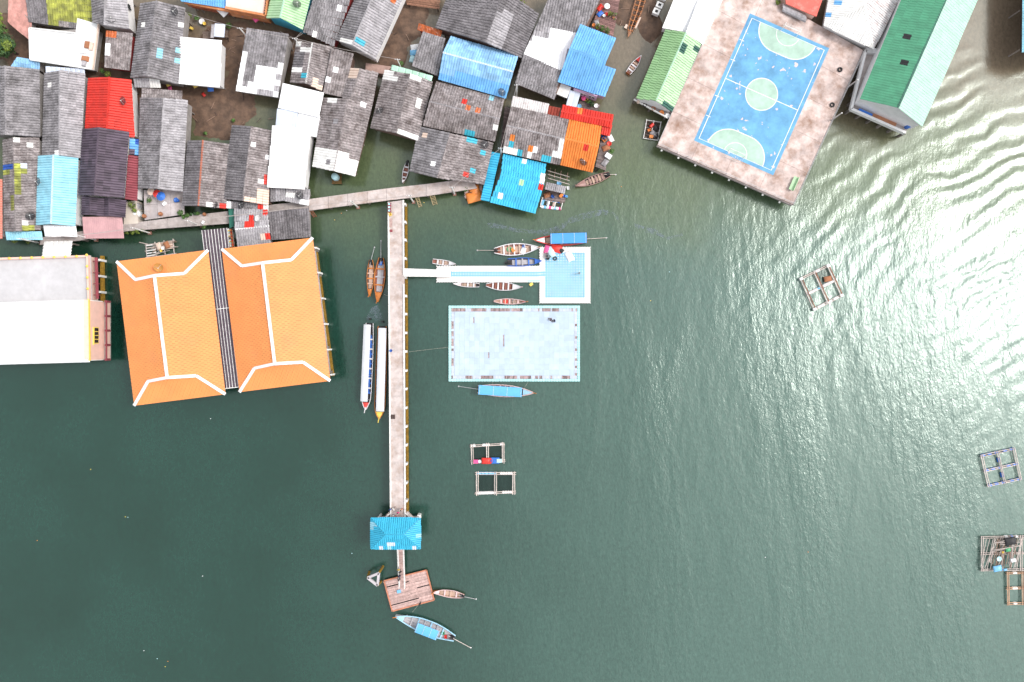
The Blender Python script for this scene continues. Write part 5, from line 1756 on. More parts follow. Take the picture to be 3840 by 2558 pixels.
# ------------------------------------------------------------------ small things
def place_item(kind, p, c, lab, sz=1.0, group=None, rz=None):
    rz = random.uniform(0, 3) if rz is None else rz
    m_ = COLS[c] if isinstance(c, str) else c
    x, y, z = p
    if kind == 'bucket':
        o_ = obj('bucket', MB().lathe(p, [(.16 * sz, 0), (.22 * sz, .34 * sz), (.25 * sz, .36 * sz), (.20 * sz, .34 * sz), (.15 * sz, .06)]), m_, None, True)
        cat = 'bucket'
    elif kind == 'basin':
        o_ = obj('basin', MB().lathe(p, [(.28 * sz, 0), (.42 * sz, .2), (.46 * sz, .22), (.40 * sz, .2), (.26 * sz, .04)]), m_, None, True)
        cat = 'basin'
    elif kind == 'jar':
        o_ = obj('water_jar', MB().lathe(p, [(.3 * sz, 0), (.52 * sz, .3 * sz), (.55 * sz, .7 * sz), (.36 * sz, 1.0 * sz), (.42 * sz, 1.06 * sz), (.3 * sz, 1.04 * sz)], 18), m_, None, True)
        cat = 'jar'
    elif kind == 'tank':
        t = thing('water_tank', lab, 'tank', p, group)
        obj('tank_body', MB().lathe(p, [(.62 * sz, 0), (.66 * sz, .1), (.66 * sz, 1.1 * sz), (.5 * sz, 1.3 * sz)], 20), m_, t, True)
        obj('lid', MB().lathe((x, y, z + 1.3 * sz), [(.28 * sz, 0), (.28 * sz, .08), (.1 * sz, .12)], 14), m_, t)
        for k in range(3):
            obj('hoop', torus((x, y, z + .3 + k * .3), .66 * sz, .02, 20, 5), METAL, t)
        return t
    elif kind == 'crate':
        t = thing('crate', lab, 'crate', p, group)
        obj('base', MB().box(p, .62 * sz, .44 * sz, .05, rz), m_, t)
        ca, sa = math.cos(rz), math.sin(rz)
        for dx, dy, lx, ly in ((.29, 0, .04, .44), (-.29, 0, .04, .44), (0, .2, .54, .04), (0, -.2, .54, .04)):
            q = (x + (dx * ca - dy * sa) * sz, y + (dx * sa + dy * ca) * sz, z + .052)
            obj('side', MB().box(q, lx * sz, ly * sz, .26 * sz, rz), m_, t)
        return t
    elif kind == 'box':
        o_ = obj('foam_box', MB().box(p, .7 * sz, .5 * sz, .36 * sz, rz).box((x, y, z + .362 * sz), .74 * sz, .54 * sz, .07, rz), m_)
        cat = 'box'
    elif kind == 'tyre':
        o_ = obj('tyre', torus(p, .30 * sz, .11 * sz), m_, None, True)
        cat = 'tyre'
    elif kind == 'drum':
        o_ = obj('drum', MB().tube([(x - .42 * sz * math.cos(rz), y - .42 * sz * math.sin(rz), z + .29 * sz), (x + .42 * sz * math.cos(rz), y + .42 * sz * math.sin(rz), z + .29 * sz)], .29 * sz, 12), m_)
        cat = 'drum'
    elif kind == 'tarp':
        mb = MB()
        n = 7
        ca, sa = math.cos(rz), math.sin(rz)
        vs = []
        for i in range(n):
            for j in range(n):
                a, b = (i / (n - 1) - .5) * 1.3 * sz, (j / (n - 1) - .5) * .9 * sz
                hgt = .10 + .30 * sz * max(0, 1 - 3.2 * ((i / (n - 1) - .5) ** 2 + (j / (n - 1) - .5) ** 2) * 1.2) * (.6 + .5 * mnoise.noise((a * 3 + x, b * 3 + y, 0)))
                vs.append((x + a * ca - b * sa, y + a * sa + b * ca, z + max(.01, hgt + .05 * mnoise.noise((a * 6 + x, b * 6, 2)))))
        mb.add(vs, [(i * n + j, (i + 1) * n + j, (i + 1) * n + j + 1, i * n + j + 1) for i in range(n - 1) for j in range(n - 1)])
        rim = [i for i in range(n)] + [i * n + n - 1 for i in range(1, n)] + [(n - 1) * n + j for j in range(n - 2, -1, -1)] + [i * n for i in range(n - 2, 0, -1)]
        o0 = len(mb.v)
        mb.v += [(mb.v[i][0], mb.v[i][1], z + .001) for i in rim]
        k = len(rim)
        mb.f += [(rim[i], rim[(i + 1) % k], o0 + (i + 1) % k, o0 + i) for i in range(k)]
        mb.mi += [0] * k
        o_ = obj('tarpaulin', mb, m_, None, True)
        cat = 'tarpaulin'
    elif kind == 'umbrella':
        t = thing('parasol', lab, 'parasol', p, group)
        obj('pole', MB().tube([p, (x, y, z + 2.0 * sz)], .03), METAL, t)
        for k in range(8):
            a, b = 2 * math.pi * k / 8, 2 * math.pi * (k + 1) / 8
            r = 1.0 * sz
            obj('panel', MB().add([(x, y, z + 2.05 * sz), (x + r * math.cos(a), y + r * math.sin(a), z + 1.65 * sz), (x + r * math.cos(b), y + r * math.sin(b), z + 1.65 * sz)], [(0, 1, 2)]), m_, t)
        return t
    return tag(o_, lab, cat, group)


LEAFM = {}


def leaves(name, col):
    if name not in LEAFM:
        m_ = mat(name, col, .6, 0, .55, 1.6)
        LEAFM[name] = m_
    return LEAFM[name]


def foliage(c, rx, ry, rz, n, size, m_, parent, name='foliage', holes=.35):
    mb = MB()
    k = 0
    while k < n:
        d = Vector((random.gauss(0, 1), random.gauss(0, 1), random.gauss(0, 1)))
        d.normalize()
        r = random.uniform(.35, 1.0) ** .5
        q = Vector((d.x * rx * r, d.y * ry * r, d.z * rz * r))
        if mnoise.noise((q.x * 1.1 + c[0], q.y * 1.1 + c[1], q.z * 1.1)) < -holes * .55:
            k += .34
            continue
        lump = 1 + .35 * mnoise.noise((d.x * 2.2 + c[0], d.y * 2.2, d.z * 2.2))
        p = Vector(c) + q * lump
        nn = (d + Vector((random.uniform(-.7, .7), random.uniform(-.7, .7), random.uniform(.1, 1.0)))).normalized()
        a = nn.orthogonal().normalized()
        b = nn.cross(a)
        th = random.uniform(0, 6.28)
        a, b = a * math.cos(th) + b * math.sin(th), b * math.cos(th) - a * math.sin(th)
        s = size * random.uniform(.6, 1.3)
        mb.add([p - a * s, p + b * s * .5, p + a * s, p - b * s * .5], [(0, 1, 2, 3)])
        k += 1
    o_ = obj(name, mb, m_, parent)
    return o_


G1, G2, G3 = leaves('mid green leaves', (.07, .15, .03)), leaves('yellow green leaves', (.16, .22, .03)), leaves('dark green leaves', (.035, .085, .025))


def shrub(label, x, y, z, r, m_=None, n=None, group=None, pot=None):
    p = W(x, y, z)
    t = thing('shrub', label, 'plant', p, group)
    if pot:
        obj('pot', MB().lathe(p, [(.14, 0), (.22, .3), (.25, .33), (.19, .31)], 12), COLS[pot], t, True)
    obj('stem', MB().tube([p, p + Vector((.03, .02, r * .9 + .25))], [.04, .02], 5), WOOD, t)
    foliage(p + Vector((0, 0, r * .6 + (.35 if pot else .15))), r, r, r * .7, n or int(90 + 130 * r), .13, m_ or G1, t)
    return t


def tree(label, x, y, z, r, h_, m_):
    p = W(x, y, z)
    t = thing('tree', label, 'tree', p)
    top = p + Vector((random.uniform(-.4, .4), random.uniform(-.3, .3), h_))
    obj('trunk', MB().tube([p + Vector((0, 0, -.5)), p.lerp(top, .5) + Vector((.15, 0, 0)), top], [.22, .15, .07], 8), WOODD, t)
    for k in range(6):
        a = k * 1.05 + random.random()
        q = p.lerp(top, .45 + .07 * k)
        obj('limb', MB().tube([q, q + Vector((math.cos(a) * r * .4, math.sin(a) * r * .4, .5)), q + Vector((math.cos(a) * r * .75, math.sin(a) * r * .75, .9))], [.09, .06, .03], 5), WOODD, t)
    cr = foliage(top, r, r, r * .75, int(r * r * 420), .21, m_, t, 'crown')
    for k in range(5):
        a = k * 1.26 + random.random()
        foliage(top + Vector((math.cos(a) * r * .55, math.sin(a) * r * .55, random.uniform(-.3, .9))), r * .45, r * .45, r * .4, int(r * r * 90), .19, (G1, G2, G3)[k % 3], t, 'leaf_clump')
    return t


tree('broad green tree at the left edge beside the salmon roof', 8, 178, .5, 3.4, 4.0, G1)
tree('bushy dark green tree next to the small light blue roof', 62, 200, .5, 2.2, 3.4, G3)
tree('low yellow green tree at the corner of the salmon roof', 22, 110, .5, 1.6, 3.4, G2)


def dish(label, x, y, z, r=.75, m_=None, az=None):
    p = W(x, y, z)
    t = thing('satellite_dish', label, 'satellite dish', p)
    az = random.uniform(0, 6.28) if az is None else az
    n = Vector((math.cos(az) * .45, math.sin(az) * .45, .9)).normalized()
    a = n.orthogonal().normalized()
    b = n.cross(a)
    c_ = p + Vector((0, 0, .55))
    vs, fs = [], []
    K, Rn = 18, 4
    for i in range(Rn + 1):
        rr_ = r * (i / Rn + .02)
        for k in range(K):
            th = 2 * math.pi * k / K
            vs.append(c_ + a * (rr_ * math.cos(th)) + b * (rr_ * math.sin(th)) + n * (.28 * (rr_ / r) ** 2 * r))
    for i in range(Rn):
        for k in range(K):
            fs.append((i * K + k, i * K + (k + 1) % K, (i + 1) * K + (k + 1) % K, (i + 1) * K + k))
    obj('reflector', MB().add(vs, fs), m_ or MESHB, t)
    obj('mount', MB().tube([p + Vector((0, 0, -.15)), c_], .05, 6), METAL, t)
    f_ = c_ + n * r * .85
    for k in range(3):
        th = 2 * math.pi * k / 3
        obj('feed_arm', MB().tube([c_ + a * (r * .9 * math.cos(th)) + b * (r * .9 * math.sin(th)) + n * .22 * r, f_], .018, 4), METAL, t)
    obj('feed_horn', MB().lathe((f_.x, f_.y, f_.z - .1), [(.07, 0), (.09, .1), (.05, .18)], 8), WHITED, t)
    return t


MESHB = bpy.data.materials.new('black dish mesh')
MESHB.use_nodes = True
nt = MESHB.node_tree
b_ = nt.nodes['Principled BSDF']
b_.inputs['Base Color'].default_value = (.015, .015, .018, 1)
b_.inputs['Roughness'].default_value = .5
tr = nt.nodes.new('ShaderNodeBsdfTransparent')
ms = nt.nodes.new('ShaderNodeMixShader')
ms.inputs[0].default_value = .68
nt.links.new(tr.outputs[0], ms.inputs[1])
nt.links.new(b_.outputs[0], ms.inputs[2])
nt.links.new(ms.outputs[0], nt.nodes['Material Output'].inputs['Surface'])

for x, y, z, l in ((471, 383, 5.4, 'black mesh satellite dish on the red roof'), (424, 80, 5.2, 'black mesh satellite dish on the grey hipped roof'), (662, 48, 5.2, 'black mesh satellite dish on the long grey roof near the white square roof'),
                   (1116, 22, 5.6, 'black mesh satellite dish on the pale green gabled roof'), (1427, 422, 4.8, 'black mesh satellite dish on the grey roof with mint strip'), (812, 774, 4.4, 'black mesh satellite dish on the brown stained roof'),
                   (912, 774, 4.0, 'black mesh satellite dish on the narrow grey roof strip'), (1129, 734, 3.8, 'black mesh satellite dish on the pale striped roof'), (122, 815, 4.5, 'black mesh satellite dish on the yellow patched grey roof'),
                   (154, 685, 5.0, 'black mesh satellite dish on the light blue roof'), (2184, 612, 4.4, 'black mesh satellite dish on the orange metal roof'), (1880, 352, 4.9, 'black mesh satellite dish on the faded blue roof'),
                   (1818, 545, 4.5, 'black mesh satellite dish on the wide grey roof beside the walkway')):
    dish(l, x, y, z)
dish('small pale satellite dish standing on the red patched grey roof', 972, 821, 4.4, .6, WHITED)
dish('orange brown satellite dish on the left tiled hall roof', 602, 1003, 7.4, .8, mat('rusty dish mesh', (.50, .24, .06), .7))

CB_ = HULLS
boat('small orange longtail boat moored left of the pier', (1389, 1112), (1394, 976), 28, 'orange', 'orange', 'dark', 'orange', .2, 4, None, (1404, 928), 'tan')
boat('large orange longtail boat with grey deck moored beside the pier', (1419, 1134), (1432, 968), 40, 'orange', 'orange', 'rust', 'orange', .22, 3, None, (1429, 903), 'grey', cargo=[(.12, 0, 'drum', 'blue', 'blue drum in the stern of the large orange boat')])
CANW = mat('pale grey canopy cloth', (.58, .60, .63), .8, .03, .06, .5)
CANB = mat('blue canopy cloth', (.07, .30, .68), .7, .03, .06, .5)
CANS = mat('light blue canopy cloth', (.12, .42, .72), .7, .03, .06, .5)
boat('long excursion boat with pale canopy and red bow', (1375, 1535), (1389, 1212), 35, 'white', 'white', 'dark', 'red', .085, 12, (.02, .90, 26, CANW, -.2), None, 'blue', .8, prow='white', full=.84)
boat('long excursion boat with pale canopy and yellow bow', (1426, 1570), (1436, 1224), 40, 'white', 'orange', 'dark', 'yellow', .08, 12, (.02, .91, 30, CANW, .25), None, 'blue', .8, prow='yellow', full=.84)
boat('small white dinghy with slatted floor by the gangway', (1710, 992), (1624, 981), 20, 'pink', 'white', 'rust', 'white', .3, 4, None, None, 'tan', .85, False, None, name='dinghy')
boat('white longtail boat loaded with cargo beside the square dock', (2021, 931), (1853, 942), 45, 'white', 'white', 'rust', 'white', .18, 5, None, (1790, 939), 'tan', .4,
     cargo=[(.42, -.1, 'box', 'orange', 'orange box in the white cargo boat'), (.64, -.3, 'tarp', 'white', 'white sack in the white cargo boat'), (.66, .35, 'crate', 'blue', 'blue crate in the white cargo boat'), (.34, .1, 'basin', 'green', 'dark green basin in the white cargo boat')])
boat('blue fibreglass boat with outboard motor moored at the cube dock', (2030, 981), (1903, 986), 32, 'blue', 'blue', 'dark', 'blue', .2, 3, None, None, 'grey', .85, True, None, name='motor_boat')
boat('longtail boat with blue canopy and red trim above the square dock', (2003, 904), (2200, 899), 42, 'white', 'red', 'rust', 'white', .2, 6, (.02, .70, 38, CANB, -.1), (2274, 892), 'tan', .55)
boat('slim pale rowing boat moored below the cube dock', (1702, 1066), (1798, 1071), 18, 'pink', 'white', 'dark', 'pink', .3, 4, None, None, 'tan', .75, False, None, name='dinghy')
boat('white longtail boat with red brown ribs below the cube dock', (1955, 1079), (1823, 1070), 32, 'white', 'white', 'rust', 'white', .25, 7, None, None, 'rust', .3, False, 'pink')
boat('narrow cream boat with red load beside the floating platform', (1975, 1133), (1852, 1130), 21, 'pink', 'pink', 'tan', 'red', .12, 5, None, None, 'tan', .25, False, 'orange', cargo=[(.36, 0, 'basin', 'red', 'red basin in the narrow cream boat'), (.6, .1, 'crate', 'grey', 'grey crate in the narrow cream boat')])
boat('longtail boat with sky blue canopy moored below the floating platform', (2003, 1472), (1792, 1459), 45, 'orange', 'pink', 'rust', 'sky', .2, 6, (.02, .78, 35, CANS, 0.0), (1720, 1449), 'tan', .6)
boat('small orange brown longtail boat tied to the wooden raft', (1625, 2214), (1742, 2231), 28, 'orange', 'pink', 'tan', 'pink', .2, 3, None, (1785, 2247), 'tan', .4)
boat('white and blue longtail boat with blue canopy below the wooden raft', (1486, 2303), (1706, 2388), 54, 'white', 'sky', 'grey', 'sky', .14, 6, (.27, .63, 36, CANS, .22), (1765, 2429), 'grey', .42,
     cargo=[(.2, 0, 'crate', 'green', 'green crate in the stern of the white and blue boat'), (.14, .3, 'crate', 'red', 'red crate in the stern of the white and blue boat')])
boat('bare brown boat with seats moored below the orange house', (2157, 702), (2284, 656), 32, 'brown', 'brown', 'dark', 'brown', .3, 5, None, (2309, 655), 'tan', .55, prow='brown')
boat('small red and white boat drifting in the muddy creek', (2400, 218), (2353, 280), 25, 'orange', 'white', 'rust', 'red', .25, 4, None, None, 'tan', .75, False, None)
boat('narrow dark red boat moored in the channel by the village walkway', (1513, 690), (1530, 612), 21, 'pink', 'white', 'rust', 'white', .15, 5, None, None, 'rust', .45, True, None)


# ------------------------------------------------------------------ fish cages and rafts
NET = bpy.data.materials.new('submerged net')
NET.use_nodes = True
nt = NET.node_tree
b_ = nt.nodes['Principled BSDF']
b_.inputs['Base Color'].default_value = (.008, .008, .011, 1)
b_.inputs['Roughness'].default_value = .8
b_.inputs['Specular IOR Level'].default_value = .1
tr = nt.nodes.new('ShaderNodeBsdfTransparent')
ms = nt.nodes.new('ShaderNodeMixShader')
ms.inputs[0].default_value = .34
nt.links.new(tr.outputs[0], ms.inputs[1])
nt.links.new(b_.outputs[0], ms.inputs[2])
nt.links.new(ms.outputs[0], nt.nodes['Material Output'].inputs['Surface'])


def cage(label, c4, nxc, nyc, polem, floats, net=True, pairs=True, over=.5):
    """c4 px corners tl tr br bl; floats = list of (axis, line, t, length, material)"""
    P = [W(*p, .3) for p in c4]
    t = thing('fish_cage', label, 'fish cage', ((P[0].x + P[2].x) / 2, (P[0].y + P[2].y) / 2, 0))
    ex, ey = (P[1] - P[0]).normalized(), (P[3] - P[0]).normalized()

    def at(a, b, z=.3):
        q = P[0].lerp(P[1], a).lerp(P[3].lerp(P[2], a), b)
        return Vector((q.x, q.y, z))
    g = .16 if pairs else 0
    for i in range(nxc + 1):
        for s in ((-g, g) if pairs else (0,)):
            j = [random.uniform(-.05, .05) for _ in range(3)]
            obj('cage_pole', MB().tube([at(i / nxc, 0, .42) + ex * (s + j[0]) - ey * over * random.uniform(.6, 1), at(i / nxc, .5, .42) + ex * (s + j[1]), at(i / nxc, 1, .42) + ex * (s + j[2]) + ey * over * random.uniform(.6, 1)], .085, 6), polem, t)
    for j in range(nyc + 1):
        for s in ((-g, g) if pairs else (0,)):
            q = [random.uniform(-.05, .05) for _ in range(3)]
            obj('cage_pole', MB().tube([at(0, j / nyc, .30) + ey * (s + q[0]) - ex * over * random.uniform(.6, 1), at(.5, j / nyc, .30) + ey * (s + q[1]), at(1, j / nyc, .30) + ey * (s + q[2]) + ex * over * random.uniform(.6, 1)], .085, 6), polem, t)
    for ax_, ln, tt, le, m_ in floats:
        c_ = at(tt, ln, .12) if ax_ == 'x' else at(ln, tt, .12)
        d = ex if ax_ == 'x' else ey
        obj('float_drum', MB().tube([c_ - d * le / 2, c_ - d * le * .42, c_ + d * le * .42, c_ + d * le / 2], [.22, .29, .29, .22], 10), m_, t)
    if net:
        for i in range(nxc):
            for j in range(nyc):
                e = .045
                q = [at(i / nxc + e, j / nyc + e, .05), at((i + 1) / nxc - e, j / nyc + e, .05), at((i + 1) / nxc - e, (j + 1) / nyc - e, .05), at(i / nxc + e, (j + 1) / nyc - e, .05)]
                obj('net', MB().add(q, [(0, 1, 2, 3)]), NET, t)
    return t, at


FW, FBL, FSK = COLS['white'], COLS['blue'], COLS['lightblue']
t, at_ = cage('two chamber fish cage with red and blue load on its float row', [(1770, 1672), (1886, 1666), (1886, 1728), (1772, 1732)], 2, 1, BAMBOO, [('x', 0, .04, .8, FW), ('x', 0, .45, 1.4, FW), ('x', 0, .97, .8, FW)] + [('x', 1, .05 + .1 * i, .5, FW) for i in range(10)])
for a, k, c, l in ((.12, 'box', 'pink', 'pale pink box on the fish cage float row'), (.24, 'bucket', 'white', 'white bucket on the fish cage float row'), (.44, 'tarp', 'red', 'red tarpaulin heaped on the fish cage float row'), (.56, 'basin', 'red', 'red basin on the fish cage float row'), (.74, 'tarp', 'blue', 'blue tarpaulin on the fish cage float row'), (.88, 'box', 'pale', 'pale aqua box on the fish cage float row')):
    p = at_(a, .96, .48)
    place_item(k, p, c, l, 1.25, rz=0)
cage('two chamber fish cage with light blue and white floats', [(1790, 1776), (1926, 1776), (1926, 1846), (1790, 1850)], 2, 1, BAMBOO, [('x', 0, .06 + .1 * i, .95, FSK) for i in range(5)] + [('x', 0, .66 + .07 * i, .4, FW) for i in range(5)] + [('x', 1, .04 + .1 * i, .95, FW) for i in range(5)] + [('x', 1, .72 + .07 * i, .4, FW) for i in range(4)])
t, at_ = cage('tilted four chamber fish cage of pale and brown beams alone in open water', [(3003, 1046), (3104, 997), (3155, 1108), (3054, 1160)], 2, 2, BAMBOO, [('x', .5, .12, 1.2, FW), ('x', .5, .30, .8, FW), ('x', .5, .42, .7, CYAN), ('x', .5, .7, 1.4, FW), ('x', .5, .9, 1.2, FW), ('x', 0, .6, 1.2, FW), ('x', 1, .25, 1.4, FW), ('x', 1, .55, 1.2, FW), ('x', 1, .8, 1, FW)], False, True, .25)
for a in (0, .5, 1):
    obj('beam', MB().bar(at_(a + .03, .02, .46), at_(a + .03, .98, .46), .16, .12), mat('red brown beam', (.25, .09, .05), .8, .2, .2), t)
for a in (0, 1):
    for b in (0, 1):
        q = at_(a, b, .36)
        obj('corner_block', MB().box((q.x, q.y, .12), .6, .5, .5, .4), WHITED, t)
place_item('tarp', at_(.82, .36, .25), 'brown', 'brown bundle of nets inside the tilted fish cage', 1.1)
obj('net_bag', MB().add([at_(.53, .03, .1), at_(.97, .03, .1), at_(.97, .47, .1), at_(.53, .47, .1)], [(0, 1, 2, 3)]), NET, t)
fl = []
for ln in (0, .5, 1):
    fl += [('x', ln, tt, .75, FBL) for tt in (.06, .26, .48, .74, .95)]
fl += [('y', .5, .25, .9, FBL), ('y', .5, .75, .9, FBL)]
cage('four chamber fish cage floating on blue drums', [(3680, 1710), (3800, 1684), (3826, 1796), (3706, 1822)], 2, 2, BAMBOO, fl, False, True, .3)
# bamboo raft at the right edge
t, at_ = cage('bamboo raft heaped with loose poles cut by the right edge', [(3682, 2016), (3900, 2010), (3900, 2134), (3682, 2138)], 3, 2, BAMBOO, [('x', 0, .42, .6, FW), ('x', 0, .52, .4, FBL), ('x', 0, .6, .4, FW)], False, True, .3)
for k in range(34):
    a = random.uniform(.05, .62)
    obj('loose_pole', MB().tube([at_(a + random.uniform(-.06, .10), .03, .56 + .012 * k), at_(a + random.uniform(-.12, .02), random.uniform(.75, 1), .56 + .012 * k)], .055, 5), BAMBOO if k % 3 else BAMBOOB, t)
for k in range(5):
    b = random.uniform(.1, .9)
    obj('loose_pole', MB().tube([at_(random.uniform(.1, .3), b, 1.02), at_(random.uniform(.45, .7), b + random.uniform(-.2, .25), 1.02)], .06, 5), BAMBOO, t)
for a, b, k, c, l, s in ((.24, .62, 'basin', 'pale', 'pale aqua basin on the bamboo raft', 1.0), (.47, .66, 'box', 'white', 'white box on the bamboo raft', 1.1), (.22, .92, 'tarp', 'lightblue', 'sky blue tarpaulin on the bamboo raft', 1.2), (.34, .95, 'drum', 'lightblue', 'sky blue drum on the bamboo raft', .7), (.44, .10, 'tarp', 'black', 'black net heap on the bamboo raft', 1.6), (.40, .36, 'tarp', 'green', 'green net on the bamboo raft', .7), (.30, .42, 'bucket', 'yellow', 'yellow bucket on the bamboo raft', .8)):
    place_item(k, at_(a, b, 1.0), c, l, s, rz=.2)
cage('brown poled fish cage below the bamboo raft at the right edge', [(3778, 2150), (3890, 2146), (3890, 2262), (3780, 2264)], 2, 2, mat('orange bamboo', (.55, .34, .22), .75, .2, .2), [('x', 0, .25, .8, FW), ('x', .5, .25, 1.0, FW), ('x', .5, .62, .5, FBL), ('x', 1, .25, .7, FW)], False, True, .35)

# bamboo work raft behind the left hall
t, at_ = cage('ramshackle bamboo work raft behind the left orange hall', [(548, 918), (650, 902), (655, 952), (552, 966)], 3, 2, BAMBOO, [], False, False, .35)
for k in range(12):
    obj('loose_pole', MB().tube([at_(random.uniform(0, .4), random.random(), .55 + .02 * k), at_(random.uniform(.6, 1.2), random.random(), .55 + .02 * k)], .05, 5), BAMBOO if k % 2 else BAMBOOB, t)
obj('deck_board', MB().prism([tuple(at_(a, b).xy) for a, b in ((.40, .05), (.98, .05), (.98, .6), (.40, .6))], .48, .54), CREAM, t)
for k in range(5):
    obj('deck_board', MB().bar(at_(.02, .1 + k * .2, .52), at_(.36, .1 + k * .2, .52), .2, .06), WHITED, t)
for a, b, k, c, l in ((.5, .3, 'tarp', 'cream', 'cream sack on the work raft'), (.66, .5, 'crate', 'white', 'white crate on the work raft'), (.8, .3, 'tarp', 'brown', 'brown net heap on the work raft'), (.6, .7, 'bucket', 'yellow', 'yellow bucket on the work raft')):
    place_item(k, at_(a, b, .80), c, l)
p0, p1 = W(522, 909, .3), W(556, 916, .1)
tag(obj('floating_pole', MB().tube([p0, p1], .07), BAMBOO), 'pale pole floating beside the work raft', 'pole')

# tube raft with junk beside the court
t, at_ = cage('white tubed raft piled with junk under the court corner', [(2424, 450), (2478, 458), (2466, 526), (2412, 518)], 2, 5, WHITED, [], False, False, .1)
for i in range(7):
    obj('deck_board', MB().bar(at_(.04, .08 + i * .14, .38), at_(.96, .08 + i * .14, .38), .3, .05), WOODD, t)
for a, b, k, c, l in ((.4, .3, 'drum', 'red', 'red drum on the junk raft'), (.3, .55, 'crate', 'orange', 'orange crate on the junk raft'), (.7, .35, 'tarp', 'black', 'black net heap on the junk raft'), (.65, .7, 'tarp', 'grey', 'grey sheet on the junk raft'), (.85, .8, 'tyre', 'black', 'black tyre on the junk raft'), (.5, .9, 'box', 'orange', 'pink orange box on the junk raft')):
    place_item(k, at_(a, b, .48), c, l)


# ------------------------------------------------------------------ poles and cables
tops = []
for (x, y), l in (((155, 912), 'slim white pole at the corner of the white building ramp'), ((361, 900), 'slim white pole beside the pink porch'), ((562, 874), 'slim white pole in the water below the terrace'), ((758, 848), 'slim white pole in the water below the brown stained house'),
                  ((1343, 778), 'slim white pole in the water between corner roof and pier'), ((1551, 758), 'slim white pole standing just east of the pier junction'), ((1705, 728), 'slim white pole near the cyan house walkway end')):
    tops.append(pole(l, x, y))
vt = []
for x, y, l in ((898, 105, 'leaning utility pole behind the white patched house'), (1105, 144, 'utility pole with many wires by the turquoise walled house'), (1490, 222, 'utility pole on the mud by the laundry'), (1938, 318, 'utility pole between the faded blue house and the rusty strip'), (1878, 555, 'utility pole at the corner of the cyan house')):
    q = W(x, y, 6.6)
    b = PX((q.x, q.y, .2))
    vt.append(pole(l, b[0], b[1], .2, 6.6, True, False, WHITED))


def cable(label, a, b, sag=.35, r=.028, m_=None, group=None):
    pts = []
    for i in range(9):
        t = i / 8
        p = a.lerp(b, t)
        pts.append((p.x, p.y, p.z - sag * 4 * t * (1 - t)))
    return tag(obj('cable', MB().tube(pts, r, 4), m_ or mat('pale cable', (.45, .40, .38), .6)), label, 'cable', group)


for a, b in ((0, 1), (1, 2), (2, 3), (3, 4), (4, 5), (5, 6)):
    for k in (-.35, .35):
        cable('overhead cable strung between the slim white walkway poles', tops[a] + Vector((k, 0, -.1)), tops[b] + Vector((k, 0, -.1)), .4, group='cables along the walkway')
cable('overhead cable from walkway pole to cyan house pole', tops[6], vt[4], .3)
cable('overhead cable between the two poles beside the faded blue house', vt[4], vt[3], .3)
cable('overhead cable crossing the mud to the laundry pole', vt[1], vt[2], .5)
cable('overhead cable from the many wired pole to the leaning pole', vt[1], vt[0], .3)
for x, y in ((1050, 118), (1135, 125), (1095, 180), (1160, 165), (1130, 120), (1200, 200)):
    cable('service wire fanning from the many wired utility pole', vt[1], W(x, y, 4.9), .1, .022, group='service wires at the many wired pole')
cable('overhead cable leaving the leaning pole to the long grey house', vt[0], W(690, 45, 4.6), .4)

# ------------------------------------------------------------------ decks, paths and ladders


def deck(label, px4, z, m_, n, axis=0, name='wooden_deck', posts=True, gap=.9):
    P = [W(x, y, z) for x, y in px4]
    t = thing(name, label, 'deck', ((P[0].x + P[2].x) / 2, (P[0].y + P[2].y) / 2, 0))
    for i in range(n):
        e0, e1 = (i + .5 - gap / 2) / n, (i + .5 + gap / 2) / n
        j0, j1 = random.uniform(0, .03), 1 - random.uniform(0, .04)
        if axis == 0:
            a, b, c_, d = P[0].lerp(P[3], e0), P[1].lerp(P[2], e0), P[1].lerp(P[2], e1), P[0].lerp(P[3], e1)
        else:
            a, b, c_, d = P[0].lerp(P[1], e0), P[3].lerp(P[2], e0), P[3].lerp(P[2], e1), P[0].lerp(P[1], e1)
        q = [a.lerp(b, j0), a.lerp(b, j1), d.lerp(c_, j1), d.lerp(c_, j0)]
        obj('plank', MB().prism([(p.x, p.y) for p in q], z - .06, z + random.uniform(-.012, .012)), m_, t)
    for p in P:
        c_ = sum(P, Vector()) / 4
        q = p.lerp(c_, .12)
        if posts:
            obj('post', MB().box((q.x, q.y, -1), .16, .16, z + .938), WOODD, t)
    for s in (.2, .8):
        a, b = (P[0].lerp(P[1], s), P[3].lerp(P[2], s)) if axis == 0 else (P[0].lerp(P[3], s), P[1].lerp(P[2], s))
        obj('joist', MB().bar(a + Vector((0, 0, -.14)), b + Vector((0, 0, -.14)), .12, .14), WOODD, t)
    return t


DK = mat('old grey brown plank', (.20, .155, .15), .85, .35, .25, 3)
deck('cluttered plank deck along the orange house by the creek', [(2256, 512), (2292, 505), (2272, 640), (2232, 625)], 1.7, DK, 22, 0)
deck('plank deck with plants below the lilac wall', [(2172, 378), (2252, 392), (2244, 420), (2166, 404)], 1.7, DK, 8, 0)
deck('plank deck with flowers and laundry beside the long grey house', [(2262, -30), (2330, -20), (2300, 140), (2216, 104)], 1.9, mat('reddish old plank', (.25, .14, .13), .85, .35, .3, 3), 24, 0)
deck('narrow plank alley between grey houses', [(1893, 400), (1918, 406), (1901, 562), (1876, 556)], 1.9, DK, 26, 0)
deck('timber landing on the mud at the top edge', [(1515, -40), (1660, -20), (1648, 36), (1525, 18)], 1.3, mat('rust brown timber', (.34, .17, .11), .85, .4, .3, 3), 14, 0, gap=.6)
deck('small brown platform under the pale aqua water tank', [(1244, 652), (1282, 652), (1282, 690), (1244, 690)], .7, mat('mossy platform plank', (.16, .09, .03), .85, .2, .3, 3), 6, 0)
deck('plank landing with orange mats beside the cyan house', [(1740, 702), (1810, 695), (1806, 748), (1742, 744)], 1.4, WOODR, 10, 0)
